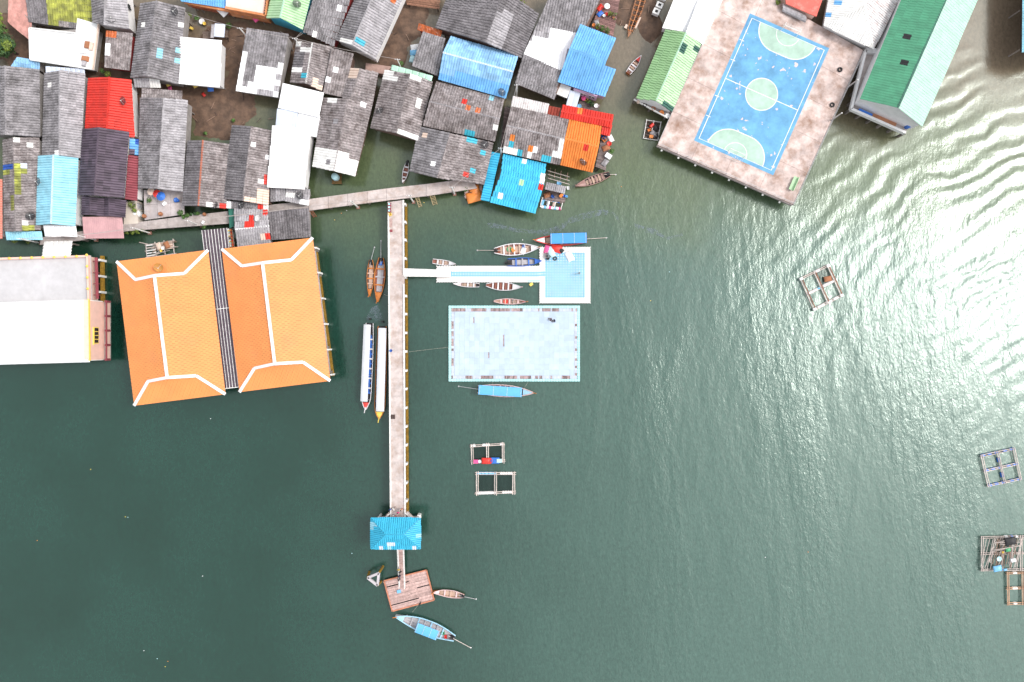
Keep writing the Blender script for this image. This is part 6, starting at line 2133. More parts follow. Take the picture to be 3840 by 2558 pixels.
deck('grey plank float with bins beside the cyan house', [(2046, 716), (2126, 732), (2118, 762), (2034, 748)], .5, DK, 9, 0, posts=False)

pc = [W(1372, 236, 1.4), W(1468, 250, 1.4), W(1442, 280, 1.4), W(1370, 262, 1.4)]
tag(obj('path_slab', MB().prism([(p.x, p.y) for p in pc], -.5, 1.4), mat('pinkish path', (.42, .28, .24), .9, 0, .2)), 'short pinkish concrete path on the mud behind the grey houses', 'path')
tc = [W(538, 712, PZ + .05), W(690, 712, PZ + .05), W(690, 804, PZ + .05), W(542, 826, PZ + .05)]
th_ = thing('terrace', 'stained concrete terrace with parasols beside the walkway', 'terrace', (tc[0].x, tc[0].y, 0))
for i in range(3):
    for j in range(2):
        def g4(a, b):
            return tc[0].lerp(tc[1], a).lerp(tc[3].lerp(tc[2], a), b)
        q = [g4(i / 3 + .003, j / 2 + .004), g4((i + 1) / 3 - .003, j / 2 + .004), g4((i + 1) / 3 - .003, (j + 1) / 2 - .004), g4(i / 3 + .003, (j + 1) / 2 - .004)]
        obj('slab', MB().prism([(p.x, p.y) for p in q], PZ - .25, PZ + .05 + random.uniform(-.01, .01)), mat('stained terrace', (.48, .43, .43), .85, .08, .2, .6, ((.20, .13, .09), .42, .5)), th_)
for p in inset([(p.x, p.y) for p in tc], .6):
    obj('post', MB().box((p.x, p.y, -1), .3, .3, PZ + .74), STILT, th_)
yc = [W(464, 758, PZ + .04), W(512, 752, PZ + .04), W(518, 838, PZ + .04), W(464, 842, PZ + .04)]
tag(obj('forecourt', MB().prism([(p.x, p.y) for p in yc], PZ - 3, PZ + .04), mat('cream paving', (.62, .55, .48), .85, 0, .1, .8)), 'cream paved forecourt beside the purple house', 'paving')


def ladder(label, top, bot, zt=2.2, zb=.0, w=.55, n=7, m_=None):
    a, b = W(*top, zt), W(*bot, zb)
    t = thing('ladder', label, 'ladder', (b.x, b.y, 0))
    d = (b - a)
    d.z = 0
    s = Vector((-d.y, d.x, 0)).normalized() * w / 2
    m_ = m_ or mat('ladder timber', (.50, .38, .22), .8, .1, .2, 3)
    for k in (1, -1):
        obj('rail', MB().bar(a + s * k, b + s * k, .09), m_, t)
    for i in range(n):
        c_ = a.lerp(b, (i + .5) / n)
        obj('rung', MB().bar(c_ - s, c_ + s, .07), m_, t)


ladder('wooden ladder leading into the water next to the pier junction', (1562, 735), (1577, 776))
ladder('wider wooden ladder leading into the water toward the cyan house', (1620, 730), (1632, 768), w=.8)
ladder('rusty brown ladder beside the dark grey corner roof', (1164, 788), (1182, 814), m_=mat('rusty ladder', (.35, .14, .08), .8))
ladder('dark ladder at the corner of the orange house deck', (2236, 618), (2242, 640), 1.7, 0, .9, m_=WOODD)

# bamboo scaffold below the orange house
sc_ = thing('scaffold', 'bamboo scaffold standing in the water below the orange house', 'scaffold', W(2090, 655))
for x in (2062, 2080, 2102, 2126):
    p = W(x, 640 + (x - 2060) * .28, 0)
    obj('upright', MB().tube([(p.x, p.y, -.6), (p.x, p.y, 2.0)], .07, 5), BAMBOOB, sc_)
    q = W(x - 3, 668 + (x - 2060) * .28, 0)
    obj('upright', MB().tube([(q.x, q.y, -.6), (q.x, q.y, 1.6)], .07, 5), BAMBOOB, sc_)
    obj('brace', MB().tube([(p.x, p.y, 1.5), (q.x, q.y, 1.4)], .06, 5), BAMBOOB, sc_)
for dy, z in ((0, 1.8), (0, .9), (28, 1.45), (14, 1.6)):
    obj('ledger', MB().tube([W(2054, 640 + dy, z), W(2136, 664 + dy, z)], .07, 5), BAMBOO, sc_)
# small grey roof and float farm beside the cyan house
mono('small worn grey roof over the water beside the cyan house', [(2044, 709), (2118, 725), (2123, 700), (2048, 682)], GREYL, 2.9, 3.1, sheet=(.8, 1.3), floor=.8, wall=WALLB)
t, at_ = cage('small fish farm raft with coloured floats beside the cyan house', [(2034, 742), (2110, 754), (2104, 784), (2026, 776)], 3, 1, WHITED, [('x', .1, .1 + .12 * i, .5, (FSK, FW, COLS['blue'], CREAM)[i % 4]) for i in range(8)] + [('x', .95, .1 + .12 * i, .5, (FW, FSK, FW, COLS['pink'])[i % 4]) for i in range(8)] + [('y', .33, .5, .9, FW), ('y', .62, .5, .8, CREAM), ('y', .05, .5, 1.0, FSK)], True, False, .1)
for x, y, k, c, l in ((2096, 688, 'basin', 'lightblue', 'sky blue basin behind the small worn grey roof'), (2116, 736, 'bucket', 'blue', 'blue bucket on the grey plank float'), (2124, 738, 'bucket', 'lightblue', 'sky blue bucket on the grey plank float'), (2104, 735, 'box', 'orange', 'orange box on the grey plank float'), (2072, 738, 'crate', 'blue', 'blue crate on the grey plank float'), (2052, 732, 'tarp', 'brown', 'brown net heap on the grey plank float'), (2130, 706, 'crate', 'white', 'white crate at the edge of the worn grey roof')):
    place_item(k, W(x, y, .55), c, l)

# broken boat frame on the mud
wr = thing('boat_wreck', 'broken boat frame with bare ribs stranded on the mud', 'wreck', W(2380, 70))
for s in (-1, 0, 1):
    pts = [W(2408 + s * 18, -20, .75 - .3 * (s == 0)), W(2390 + s * 17, 40, .7 - .3 * (s == 0)), W(2368 + s * 12, 100, .6 - .2 * (s == 0)), W(2356, 138, .6)]
    obj('plank', MB().tube(pts, [.13, .13, .11, .07], 6), mat('rotten orange timber', (.42, .20, .11), .85, .3, .3, 3), wr)
for i in range(15):
    t = i / 14
    c_ = (2410 - 46 * t, -15 + 130 * t)
    w = 19 * (1 - .5 * t)
    pts = [W(c_[0] - w, c_[1] - w * .28, .9), W(c_[0], c_[1], .42), W(c_[0] + w, c_[1] + w * .28, .9)]
    obj('rib', MB().tube(pts, .06, 5), WOODD if i % 2 else WOODO, wr)
for s, m_ in ((-1, CREAM), (1, CREAM)):
    obj('plank', MB().bar(W(2352 + (s + 1) * 24, 92 - (s + 1) * 14, .5), W(2345 + (s + 1) * 18, 106 - (s + 1) * 0, .4), .5, .06), m_, wr)
# white fish boxes on stilts
for i, (x, y) in enumerate(((2488, -12), (2474, 18), (2462, 42))):
    p = W(x, y, 1.6)
    t = thing('fish_box', 'square white box with a dark hatch beside the wide white roof', 'box', p, 'white fish boxes in a row')
    obj('case', MB().box((p.x, p.y, .8), 1.25, 1.05, .8, -.42), WHITED, t)
    obj('hatch', MB().box((p.x, p.y, 1.604), .5, .45, .05, -.42), DARK, t)
    for a, b in ((-.5, -.4), (.5, -.4), (.5, .4), (-.5, .4)):
        obj('leg', MB().box((p.x + a, p.y + b, -.4), .1, .1, 1.198), WOODD, t)

# ------------------------------------------------------------------ clutter
Z2 = PZ + .07
for x, y, z, k, c, l, s in (
        (601, 732, Z2, 'umbrella', 'red', 'red parasol on the concrete terrace', .75), (618, 742, Z2, 'umbrella', 'blue', 'blue parasol on the concrete terrace', .85), (578, 724, Z2, 'umbrella', 'cream', 'cream parasol on the concrete terrace', .7),
        (662, 751, Z2, 'basin', 'blue', 'round blue tub on the concrete terrace', 1.0), (671, 754, Z2, 'bucket', 'blue', 'blue bucket next to the round tub on the terrace', 1.2), (545, 812, Z2, 'jar', 'brown', 'terracotta jar at the terrace corner', .7), (606, 804, Z2, 'jar', 'brown', 'terracotta jar at the middle of the terrace edge', .7),
        (520, 777, .8, 'tank', 'grey', 'upper round grey cement water tank beside the forecourt', 1.15), (522, 806, .8, 'tank', 'white', 'lower round whitewashed water tank beside the forecourt', 1.15), (1261, 667, .72, 'tank', 'pale', 'pale aqua round water tank on a platform in the channel', 1.0),
        (764, 835, PZ, 'box', 'white', 'white box standing on the stained walkway', .8), (770, 805, PZ, 'jar', 'brown', 'terracotta jar on the walkway edge', .6), (620, 765, Z2, 'box', 'white', 'white box on the concrete terrace', 1.0),
        (1467, 1315, PZ, 'bucket', 'blue', 'blue bucket alone on the pier deck', 1.1), (1463, 803, PZ, 'crate', 'yellow', 'yellow crate on the pier near the junction', 1.2),
        (2086, 932, DZ, 'tarp', 'red', 'red tarpaulin on the dock head', 1.6), (2052, 936, DZ, 'tarp', 'pink', 'pink red net heap on the dock head', 1.2), (2066, 945, DZ, 'tarp', 'pale', 'pale aqua net heap on the dock head', 1.6), (2050, 958, DZ, 'crate', 'grey', 'grey crate stack on the dock head', 1.6), (2056, 966, DZ, 'crate', 'black', 'black crate on the dock head', 1.4),
        (2081, 970, DZ, 'tyre', 'black', 'black tyre on the dock head', 1.0), (2102, 938, DZ, 'tarp', 'black', 'black net heap on the dock head', .9), (2136, 962, DZ, 'tarp', 'white', 'white sheet spread on the dock head', 1.4), (1992, 1067, .05, 'box', 'yellow', 'pale yellow float box beside the dock', .9),
        (2262, 515, 1.7, 'crate', 'blue', 'blue crate on the orange house deck', 1.3), (2264, 525, 1.7, 'crate', 'orange', 'orange crate on the orange house deck', 1.3), (2284, 540, 1.7, 'basin', 'red', 'red basin on the orange house deck', 1.0), (2280, 588, 1.7, 'box', 'white', 'white box on the orange house deck', 1.6), (2290, 520, 1.7, 'tarp', 'white', 'white sacks on the orange house deck', 1.0), (2272, 555, 1.7, 'tarp', 'brown', 'brown net heap on the orange house deck', 1.1), (2268, 610, 1.7, 'tarp', 'grey', 'grey sheet on the orange house deck', 1.1),
        (2187, 374, 1.7, 'umbrella', 'pink', 'pink parasol below the lilac wall', .45), (2235, 398, 1.7, 'basin', 'white', 'white basin below the lilac wall', .9), (2172, 400, 1.7, 'basin', 'lightblue', 'sky blue basin below the lilac wall', .9), (2220, 372, 1.7, 'bucket', 'white', 'white bucket below the lilac wall', 1.0), (2198, 374, 1.7, 'tyre', 'yellow', 'yellow ring below the lilac wall', .9),
        (2274, 32, 1.9, 'umbrella', 'white', 'white parasol on the flower deck', .55), (2250, 30, 1.9, 'tarp', 'red', 'red laundry heap on the flower deck', 1.0), (2250, 52, 1.9, 'tarp', 'blue', 'blue laundry heap on the flower deck', .9), (2264, 62, 1.9, 'bucket', 'white', 'white bucket on the flower deck', 1.1), (2275, 55, 1.9, 'basin', 'red', 'red basin on the flower deck', .7), (2238, 88, 1.9, 'tarp', 'grey', 'grey laundry heap on the flower deck', 1.0), (2226, 96, 1.9, 'basin', 'orange', 'orange basin on the flower deck', .7), (2286, 62, 1.9, 'bucket', 'cream', 'cream bucket on the flower deck', 1.0),
        (1778, 712, 1.42, 'tarp', 'orange', 'upper orange mat on the plank landing', 2.2), (1778, 738, 1.42, 'tarp', 'orange', 'lower orange mat on the plank landing', 2.2), (1778, 725, 1.42, 'tarp', 'black', 'black net between the orange mats', 1.5),
        (2392, 385, 2.1, 'jar', 'cream', 'cream jar at the left end of the green house porch', .55), (2418, 394, 2.1, 'tyre', 'black', 'black tyre on the green house porch', 1.1), (2450, 408, 2.1, 'tyre', 'brown', 'brown ring on the green house porch', 1.1), (2480, 424, 2.1, 'basin', 'orange', 'orange basin on the green house porch', 1.0), (2502, 436, 2.1, 'basin', 'white', 'white basin at the court end of the green house porch', 1.0),
        (758, 82, .5, 'basin', 'white', 'white basin on the mud by the long grey house', 1.2), (770, 92, .5, 'bucket', 'yellow', 'yellow bucket on the mud by the long grey house', 1.3), (720, 108, .5, 'box', 'yellow', 'yellow box on the mud by the long grey house', .8), (764, 355, .4, 'tarp', 'red', 'red rag on the mud below the white square roof', .6), (668, 310, 2.0, 'drum', 'blue', 'blue drum at the corner of the white square roof', 1.0), (630, 312, 2.0, 'tarp', 'yellow', 'yellow bundle below the long grey house', .9), (736, 318, 1.4, 'tarp', 'yellow', 'yellow cloth hanging below the white square roof', 1.0), (790, 328, 1.2, 'tarp', 'blue', 'blue tarpaulin below the white square roof', 1.2), (638, 335, 1.2, 'tarp', 'pink', 'pink cloth below the long grey house', .8),
        (1556, 178, 1.0, 'tarp', 'white', 'white laundry beside the small grey roof', 1.2), (1552, 198, 1.0, 'tarp', 'lightblue', 'pale blue laundry beside the small grey roof', 1.1), (1546, 222, 1.0, 'tarp', 'pale', 'aqua laundry beside the small grey roof', 1.0), (957, 62, 2.2, 'tarp', 'pink', 'bright pink cloth below the pink terrace', 1.5), (835, 44, 2.2, 'tarp', 'white', 'lilac white cloth below the pink terrace', 1.4), (905, 55, 2.2, 'tarp', 'blue', 'blue cloth below the pink terrace', .8)):
    place_item(k, W(x, y, z), c, l, s)
# bench with baskets on the pier
p = W(1462, 780, PZ)
bt = thing('bench', 'dark red bench with three pale bowls on the pier', 'bench', p)
obj('seat', MB().box((p.x, p.y, PZ + .4), .62, 1.8, .08), MAROON, bt)
for a, b in ((-.25, -.8), (.25, -.8), (.25, .8), (-.25, .8)):
    obj('leg', MB().box((p.x + a, p.y + b, PZ), .07, .07, .4), DARK, bt)
for k in range(3):
    place_item('basin', (p.x, p.y - .6 + .6 * k, PZ + .482), 'pale', 'pale bowl on the dark red pier bench', .45, 'bowls on the pier bench')
for x, y, sx, sy, c, l, nm in ((1466, 836, .5, 1.6, WOODR, 'pinkish wooden pallet on the pier deck', 'pallet'), (1473, 1563, .9, .8, WOODD, 'dark wooden pallet on the pier deck', 'pallet'), (1467, 866, .5, .45, MAROON, 'small maroon pallet on the pier deck', 'pallet')):
    p = W(x, y, PZ)
    t = thing(nm, l, 'pallet', p)
    for k in range(5):
        obj('slat', MB().box((p.x - sx / 2 + sx * (k + .5) / 5, p.y, PZ + .062), sx / 6, sy, .05), c, t)
    for k in (-.4, 0, .4):
        obj('runner', MB().box((p.x, p.y + sy * k, PZ), sx, .08, .06), c, t)
# water tank frame on the mud
p = W(816, 114, 2.6)
t = thing('tank_shelter', 'small pale blue shelter on posts above the mud', 'shelter', (p.x, p.y, 0))
obj('roof', MB().box((p.x + .35, p.y, 2.5), 1.9, 2.4, .1, -.08), PALE, t)
obj('roof_flap', MB().box((p.x - .95, p.y - .1, 2.44), .6, 2.5, .08, -.08), GREYL, t)
for a, b in ((-.9, -1), (1.1, -1), (1.1, 1), (-.9, 1)):
    obj('post', MB().box((p.x + a, p.y + b, -.5), .1, .1, 2.95), WOODD, t)
deck('plank jetty around the small pale blue shelter', [(758, 118), (856, 112), (856, 140), (760, 146)], 1.1, WOOD, 8, 0, gap=.7)
mono('coral roof sliver at the left edge beside the mossy grey house', [(9, 895), (9, 672), (-60, 672), (-60, 895)], mat('coral sheet', (.70, .25, .19), .6, .05, .1), 4.2, 4.6)
p4 = [W(856, 781, 3.4), W(876, 783, 3.4), W(878, 850, 3.2), W(862, 856, 3.2)]
gt = thing('awning', 'dark green awning at the end of the stained walkway', 'awning', p4[0].xy.to_3d())
obj('sheet', MB().prism([(p.x, p.y) for p in p4], 3.3, 3.36), mat('green awning cloth', (.03, .16, .12), .7, 0, .2), gt)
for p in p4:
    obj('post', MB().box((p.x, p.y, PZ - .4), .08, .08, 3.4 - PZ + .298), METAL, gt)
# shelf of jars beside the plum walkway roof
sh = [W(853, 858, 2.6), W(872, 862, 2.6), W(880, 925, 2.6), W(862, 925, 2.6)]
sf = thing('shelf', 'narrow shelf crowded with jars beside the plum walkway roof', 'shelf', sh[0].xy.to_3d())
obj('board', MB().prism([(p.x, p.y) for p in sh], 2.5, 2.6), CREAM, sf)
for p in sh:
    obj('post', MB().box((p.x, p.y, -.8), .12, .12, 3.298), WOODD, sf)
for k in range(13):
    for s, c in ((.28, ('white', 'yellow', 'pale', 'cream')[k % 4]), (.78, ('orange', 'brown', 'red')[k % 3])):
        a, b = sh[0].lerp(sh[3], (k + .5) / 13), sh[1].lerp(sh[2], (k + .5) / 13)
        q = a.lerp(b, s)
        place_item('bucket', (q.x, q.y, 2.602), c, {'white': 'white', 'yellow': 'yellow', 'pale': 'pale aqua', 'cream': 'cream', 'orange': 'orange', 'brown': 'terracotta', 'red': 'red'}[c] + ' pot on the narrow shelf beside the plum walkway', .7, 'pots on the shelf')
# plants
for x, y, z, r, m_, l, pot in ((500, 772, PZ, .75, G2, 'yellow green bush beside the water tanks', None), (507, 792, PZ, .5, G2, 'small yellow green bush at the forecourt edge', None), (566, 752, Z2, .5, G1, 'green potted plant on the concrete terrace', 'brown'), (681, 798, PZ, .55, G1, 'green bush at the terrace corner by the walkway', None), (690, 815, PZ, .4, G1, 'low green plant below the terrace corner', None),
                         (707, 810, PZ, .42, G1, 'green potted plant on the walkway edge', 'brown'), (747, 803, PZ, .38, G1, 'tall green potted plant on the walkway edge', 'brown'), (722, 806, PZ, .3, G3, 'dark green potted plant on the walkway edge', 'white'), (735, 804, PZ, .3, G3, 'dark potted plant in a grey pot on the walkway edge', 'grey'), (770, 852, 1.5, .45, G1, 'green plant beside the plum walkway roof', None), (850, 785, PZ, .4, G1, 'green plant beside the dark green awning', None),
                         (520, 868, 1.6, .5, G2, 'green plant trailing over the walkway edge', None), (500, 872, 1.6, .45, G2, 'yellow green plant trailing over the walkway edge', None), (538, 864, 1.6, .45, G2, 'leafy plant trailing over the walkway edge', None), (478, 876, 1.6, .4, G2, 'small plant trailing beside the pink porch', None),
                         (1748, 710, 1.42, .6, G1, 'bright green plant on the plank landing with orange mats', None), (2300, 68, 1.9, .7, G1, 'green bush on the flower deck', 'brown'), (2288, 60, 1.9, .5, G2, 'yellow flowering bush on the flower deck', 'brown'), (2240, 104, 1.9, .55, G2, 'yellow green bush at the flower deck end', 'brown'), (2256, 112, 1.9, .6, G1, 'green leafy bush at the flower deck end', 'brown'), (2276, 122, 1.9, .6, G1, 'dark leafy bush at the flower deck corner', 'brown'),
                         (2292, 570, 1.7, .45, G1, 'green plant on the orange house deck', 'brown'), (2204, 382, 1.7, .5, G1, 'green plant below the lilac wall', 'brown'), (2218, 396, 1.7, .5, G3, 'dark green plant below the lilac wall', 'brown'), (1956, 10, 1.0, .8, G2, 'yellow green bush in the gap beside the very large grey roof', None), (1962, 30, 1.0, .6, G1, 'green bush in the gap beside the very large grey roof', None),
                         (712, 62, .6, .6, G2, 'yellow flowering bush beside the long grey house', None), (742, 74, .6, .5, G1, 'green bush beside the long grey house', None), (862, 100, .6, .6, G1, 'green bush by the leaning pole', None), (1505, 242, 1.0, .5, G1, 'green bush behind the mint strip', None), (877, 454, .4, .35, G1, 'small green weed on the open mud', None), (773, 502, .4, .35, G1, 'small green tuft on the open mud by the brown house', None),
                         (410, 280, 1.5, .6, G2, 'green bush behind the red house', None), (388, 268, 1.5, .5, G1, 'leafy plant beside the white terrace corner', None), (60, 905, 1.0, .5, G2, 'green weeds below the blue awning', None), (110, 908, 1.0, .4, G2, 'small weeds at the white porch corner', None), (2915, 12, CZ, .5, G2, 'yellow green bush at the court edge by the coral house', None)):
    shrub(l, x, y, z, r, m_, pot=pot)

# ------------------------------------------------------------------ people
SKINM = mat('skin', (.36, .20, .13), .6)
HAIR = mat('black hair', (.012, .010, .010), .5)


def figure_mesh(pose):
    J = dict(pel=(0, 0, .90), sp=(0, 0, 1.10), ch=(0, .01, 1.32), nk=(0, .01, 1.48), hd=(0, .03, 1.58), tp=(0, .03, 1.70),
             sl=(-.17, 0, 1.40), el=(-.23, -.02, 1.14), hl=(-.24, .06, .90), sr=(.17, 0, 1.40), er=(.23, -.02, 1.14), hr=(.24, .06, .90),
             ll=(-.09, 0, .86), kl=(-.10, .02, .48), fl=(-.10, -.02, .06), tl=(-.10, .14, .03), lr=(.09, 0, .86), kr=(.10, .02, .48), fr=(.10, -.02, .06), tr=(.10, .14, .03))
    if pose == 'walk':
        J.update(kl=(-.10, .16, .50), fl=(-.10, .20, .07), tl=(-.10, .36, .05), kr=(.10, -.06, .50), fr=(.10, -.28, .10), tr=(.10, -.16, .03), el=(-.22, -.14, 1.16), hl=(-.22, -.16, .92), er=(.22, .10, 1.16), hr=(.20, .26, 1.00))
    if pose == 'sit':
        dz = .72
        for k in ('pel', 'sp', 'ch', 'nk', 'hd', 'tp', 'sl', 'sr', 'el', 'er'):
            J[k] = (J[k][0], J[k][1], J[k][2] - dz)
        J.update(ll=(-.10, .02, .16), lr=(.10, .02, .16), kl=(-.20, .38, .30), kr=(.20, .38, .30), fl=(-.08, .52, .06), fr=(.08, .52, .06), tl=(-.02, .62, .04), tr=(.02, .64, .04), el=(-.26, .10, .46), er=(.26, .10, .46), hl=(-.16, .32, .38), hr=(.16, .32, .38))
    rad = dict(pel=(.145, .11), sp=(.13, .10), ch=(.15, .105), nk=(.055, .055), hd=(.085, .10), tp=(.06, .07), sl=(.065, .065), sr=(.065, .065), el=(.045, .045), er=(.045, .045), hl=(.04, .025), hr=(.04, .025),
               ll=(.09, .09), lr=(.09, .09), kl=(.06, .06), kr=(.06, .06), fl=(.042, .045), fr=(.042, .045), tl=(.045, .025), tr=(.045, .025))
    names = list(J)
    E = [('pel', 'sp'), ('sp', 'ch'), ('ch', 'nk'), ('nk', 'hd'), ('hd', 'tp'), ('ch', 'sl'), ('sl', 'el'), ('el', 'hl'), ('ch', 'sr'), ('sr', 'er'), ('er', 'hr'), ('pel', 'll'), ('ll', 'kl'), ('kl', 'fl'), ('fl', 'tl'), ('pel', 'lr'), ('lr', 'kr'), ('kr', 'fr'), ('fr', 'tr')]
    me = bpy.data.meshes.new('skeleton')
    me.from_pydata([J[k] for k in names], [(names.index(a), names.index(b)) for a, b in E], [])
    o_ = bpy.data.objects.new('skeleton', me)
    COL.objects.link(o_)
    md = o_.modifiers.new('skin', 'SKIN')
    for i, k in enumerate(names):
        me.skin_vertices[0].data[i].radius = rad[k]
        me.skin_vertices[0].data[i].use_root = (k == 'pel')
    o_.modifiers.new('sub', 'SUBSURF').levels = 1
    dg = bpy.context.evaluated_depsgraph_get()
    out = bpy.data.meshes.new_from_object(o_.evaluated_get(dg))
    bpy.data.objects.remove(o_)
    out.name = 'body'
    out.materials.clear()
    for _ in range(3):
        out.materials.append(None)
    neck = J['nk'][2]
    hand = [Vector(J['hl']), Vector(J['hr']), Vector(J['tl']), Vector(J['tr'])]
    legs = [Vector(J[k]) for k in ('kl', 'kr', 'fl', 'fr', 'll', 'lr')]
    for p in out.polygons:
        c_ = p.center
        if c_.z > neck or min((c_ - h_).length for h_ in hand) < .12:
            p.material_index = 0
        elif pose != 'sit' and c_.z < .92 and abs(c_.x) < .2 or pose == 'sit' and min((c_ - h_).length for h_ in legs) < .17:
            p.material_index = 2
        else:
            p.material_index = 1
        p.use_smooth = True
    hb_ = MB()
    c_ = Vector(J['hd']) + Vector((0, -.015, .05))
    prof = [(.098, -.03), (.112, .02), (.10, .08), (.06, .12), (.01, .135)]
    hb_.lathe(c_, prof, 12)
    hm = bpy.data.meshes.new('hair')
    hm.from_pydata(hb_.v, [], hb_.f)
    hm.materials.append(HAIR)
    # eyes and nose give the head a front
    fm = bpy.data.meshes.new('face')
    fb = MB()
    h0 = Vector(J['hd'])
    fb.box((h0.x, h0.y + .10, h0.z - .02), .025, .03, .04).box((h0.x - .035, h0.y + .095, h0.z + .02), .02, .012, .01).box((h0.x + .035, h0.y + .095, h0.z + .02), .02, .012, .01).box((h0.x, h0.y + .095, h0.z - .045), .04, .012, .008)
    fm.from_pydata(fb.v, [], fb.f)
    fm.materials.append(SKINM)
    return out, hm, fm


FIG = {k: figure_mesh(k) for k in ('stand', 'walk', 'sit')}


def person(label, x, y, z, pose, shirt, trousers, az, group=None):
    p = W(x, y, z)
    t = thing('person', label, 'person', p, group)
    t.rotation_euler = (0, 0, az)
    bm_, hm, fm = FIG[pose]
    o_ = bpy.data.objects.new('body', bm_)
    o_.parent = t
    COL.objects.link(o_)
    for i, m_ in enumerate((SKINM, shirt, trousers)):
        o_.material_slots[i].link = 'OBJECT'
        o_.material_slots[i].material = m_
    for nm, me in (('hair', hm), ('face', fm)):
        q = bpy.data.objects.new(nm, me)
        q.parent = t
        COL.objects.link(q)


DK_ = mat('dark trousers', (.02, .02, .03), .8)
WT_ = mat('white shirt', (.75, .75, .75), .8)
for x, y, z, po, sh_, tr_, az, l in ((1467, 1906, PZ, 'stand', COLS['blue'], DK_, .3, 'person in blue shirt standing at the pier edge by the pavilion'), (1479, 1904, PZ, 'walk', WT_, DK_, 2.0, 'person in white shirt walking toward the pavilion'), (1508, 1907, PZ, 'stand', COLS['orange'], COLS['red'], 4.0, 'person in orange shirt standing on the pier by the pavilion'),
                                     (1496, 1917, PZ, 'walk', COLS['pink'], DK_, 3.0, 'person in pink shirt walking under the pavilion'), (1477, 1930, PZ, 'stand', WT_, COLS['blue'], 1.0, 'person in white shirt and blue trousers at the pavilion steps'), (1488, 1936, PZ, 'walk', DK_, COLS['red'], 3.3, 'person in dark shirt and red trousers at the pavilion steps'),
                                     (1498, 2129, 1.40, 'walk', YELLOW, DK_, 3.1, 'person in yellow shirt walking on the gangway'), (1504, 2138, 1.30, 'walk', DK_, DK_, 3.1, 'person in black walking behind the yellow shirt on the gangway'), (1501, 2153, 1.18, 'walk', mat('dark blue shirt', (.03, .04, .12), .8), DK_, 3.2, 'person in dark blue walking on the gangway'), (1501, 2165, 1.08, 'walk', mat('grey shirt', (.15, .15, .16), .8), DK_, 3.0, 'person in grey shirt leading down the gangway to the raft'),
                                     (1577, 2256, RZ, 'stand', DK_, DK_, 3.6, 'person in black standing at the raft edge holding a mooring line'), (2067, 1199, .43, 'sit', mat('maroon shirt', (.22, .05, .06), .8), DK_, 1.2, 'person in maroon shirt sitting on the floating platform'), (2080, 1203, .43, 'sit', mat('navy shirt', (.02, .03, .10), .8), DK_, 1.8, 'person in navy shirt sitting on the floating platform'),
                                     (2171, 1026, .42, 'stand', WT_, DK_, 2.4, 'person in white shirt and dark trousers standing on the dock head')):
    person(l, x, y, z, po, sh_, tr_, az)

# mooring lines
ROPE = mat('pale rope', (.55, .50, .42), .8)
for a, za, b, zb, l in (((1577, 2258), 1.6, (1546, 2297), .8, 'mooring line from the raft to the white and blue boat'), ((1531, 1320), 1.2, (1682, 1302), .4, 'mooring line from the pier to the floating platform'), ((1847, 1432), .4, (1846, 1450), .7, 'short mooring line at the platform lower edge'), ((1981, 1432), .4, (1968, 1452), .7, 'slanted mooring line at the platform lower edge'),
                      ((1448, 2192), .5, (1432, 2180), 1.2, 'rope between the raft and the mooring frame'), ((1441, 1105), .9, (1456, 1110), 2.2, 'mooring line from the large orange boat to the pier')):
    tag(obj('mooring_line', MB().tube([W(*a, za), W((a[0] + b[0]) / 2, (a[1] + b[1]) / 2, (za + zb) / 2 - .1), W(*b, zb)], .014, 5), ROPE), l, 'rope')

# drifting scum and oily film on the water
SCUM = bpy.data.materials.new('thin surface film')
SCUM.use_nodes = True
nt = SCUM.node_tree
b_ = nt.nodes['Principled BSDF']
b_.inputs['Base Color'].default_value = (.20, .25, .30, 1)
b_.inputs['Roughness'].default_value = .35
g_ = nt.nodes.new('ShaderNodeNewGeometry')
nz = nt.nodes.new('ShaderNodeTexNoise')
nz.inputs['Scale'].default_value = .8
nz.inputs['Detail'].default_value = 7
nz.inputs['Roughness'].default_value = .7
nz.inputs['Distortion'].default_value = 1.5
nt.links.new(g_.outputs['Position'], nz.inputs['Vector'])
rr = nt.nodes.new('ShaderNodeMapRange')
rr.inputs['From Min'].default_value = .42
rr.inputs['From Max'].default_value = .72
rr.inputs['To Max'].default_value = .75
nt.links.new(nz.outputs['Fac'], rr.inputs['Value'])
tr = nt.nodes.new('ShaderNodeBsdfTransparent')
ms = nt.nodes.new('ShaderNodeMixShader')
nt.links.new(rr.outputs['Result'], ms.inputs[0])
nt.links.new(tr.outputs[0], ms.inputs[1])
nt.links.new(b_.outputs[0], ms.inputs[2])
nt.links.new(ms.outputs[0], nt.nodes['Material Output'].inputs['Surface'])
fm_ = MB()
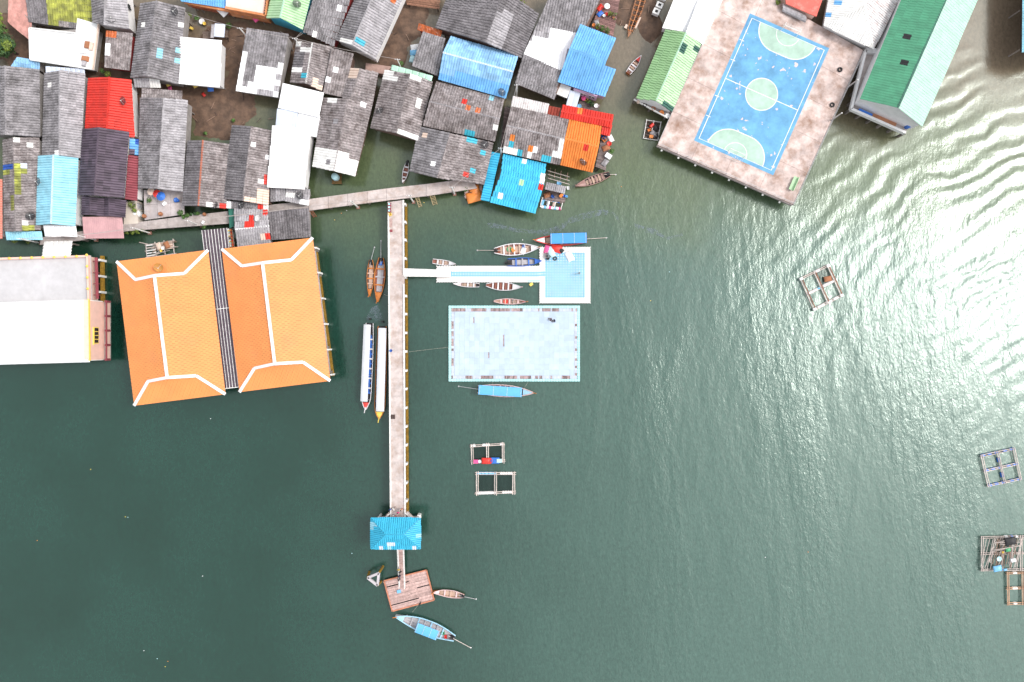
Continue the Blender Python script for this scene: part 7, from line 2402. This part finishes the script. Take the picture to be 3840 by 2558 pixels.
for pts, w in (([(1830, 845), (1880, 848), (1925, 862), (1980, 868), (2040, 872), (2100, 855)], 7), ([(2130, 830), (2200, 808), (2260, 795), (2300, 802), (2320, 822)], 8), ([(2380, 845), (2420, 862), (2460, 870), (2500, 895), (2560, 880)], 9), ([(2080, 866), (2110, 848), (2130, 832)], 7)):
    vs = []
    for i, (x, y) in enumerate(pts):
        ww = w * (.5 + random.random())
        a, b = W(x - ww * .3, y - ww), W(x + ww * .3, y + ww)
        vs += [(a.x, a.y, .012), (b.x, b.y, .012)]
    fm_.add(vs, [(2 * i, 2 * i + 1, 2 * i + 3, 2 * i + 2) for i in range(len(pts) - 1)])
ring_ = [W(1405 + (26 + 7 * math.sin(3 * t)) * math.cos(t), 1180 + (36 + 8 * math.cos(2 * t + 1)) * math.sin(t)) for t in [2 * math.pi * k / 20 for k in range(20)]]
fm_.add([(p.x, p.y, .012) for p in ring_], [tuple(range(20))])
o_ = obj('surface_scum', fm_, SCUM)
tag(o_, 'thin pale film drifting on the water near the pier', 'film')
o_['kind'] = 'stuff'

# driftwood on the mud banks
for k in range(46):
    cx_, cy_ = random.choice([(840, 430), (860, 200), (1500, 120), (2340, 90), (2360, 40), (900, 160), (780, 420), (960, 480)])
    x, y = random.gauss(cx_, 45), random.gauss(cy_, 35)
    a = random.uniform(0, 3.14)
    l_ = random.uniform(.5, 1.8)
    p = W(x, y, .34)
    tag(obj('driftwood', MB().tube([(p.x - math.cos(a) * l_ / 2, p.y - math.sin(a) * l_ / 2, .30), (p.x + .05, p.y, .36), (p.x + math.cos(a) * l_ / 2, p.y + math.sin(a) * l_ / 2, .30)], .045, 5), BAMBOOB if k % 3 else WOODD), 'loose stick lying on the tidal mud between houses', 'stick', 'driftwood on the mud')

# litter drifting on the water
LM = [YELLOW, COLS['white'], COLS['orange'], COLS['pale']]
for k, (x, y) in enumerate(((1255, 825), (1300, 790), (1280, 800), (1420, 1560), (2440, 1128), (2870, 2090), (3030, 2070), (480, 1940), (470, 1938), (760, 2160), (630, 2480), (590, 2470), (620, 2500), (540, 2440), (140, 2027), (1320, 2075), (340, 1760), (790, 1570), (2330, 700), (2510, 1020), (1590, 760), (1960, 900))):
    p = W(x, y)
    mb = MB().prism([(p.x + .09 * math.cos(a) * (1 + .4 * math.sin(3 * a + k)), p.y + .07 * math.sin(a)) for a in [2 * math.pi * i / 7 for i in range(7)]], -.02, .05)
    tag(obj('litter', mb, LM[k % 4]), ('yellow', 'white', 'orange', 'pale aqua')[k % 4] + ' scrap of litter drifting on open water', 'litter', 'litter on the water')
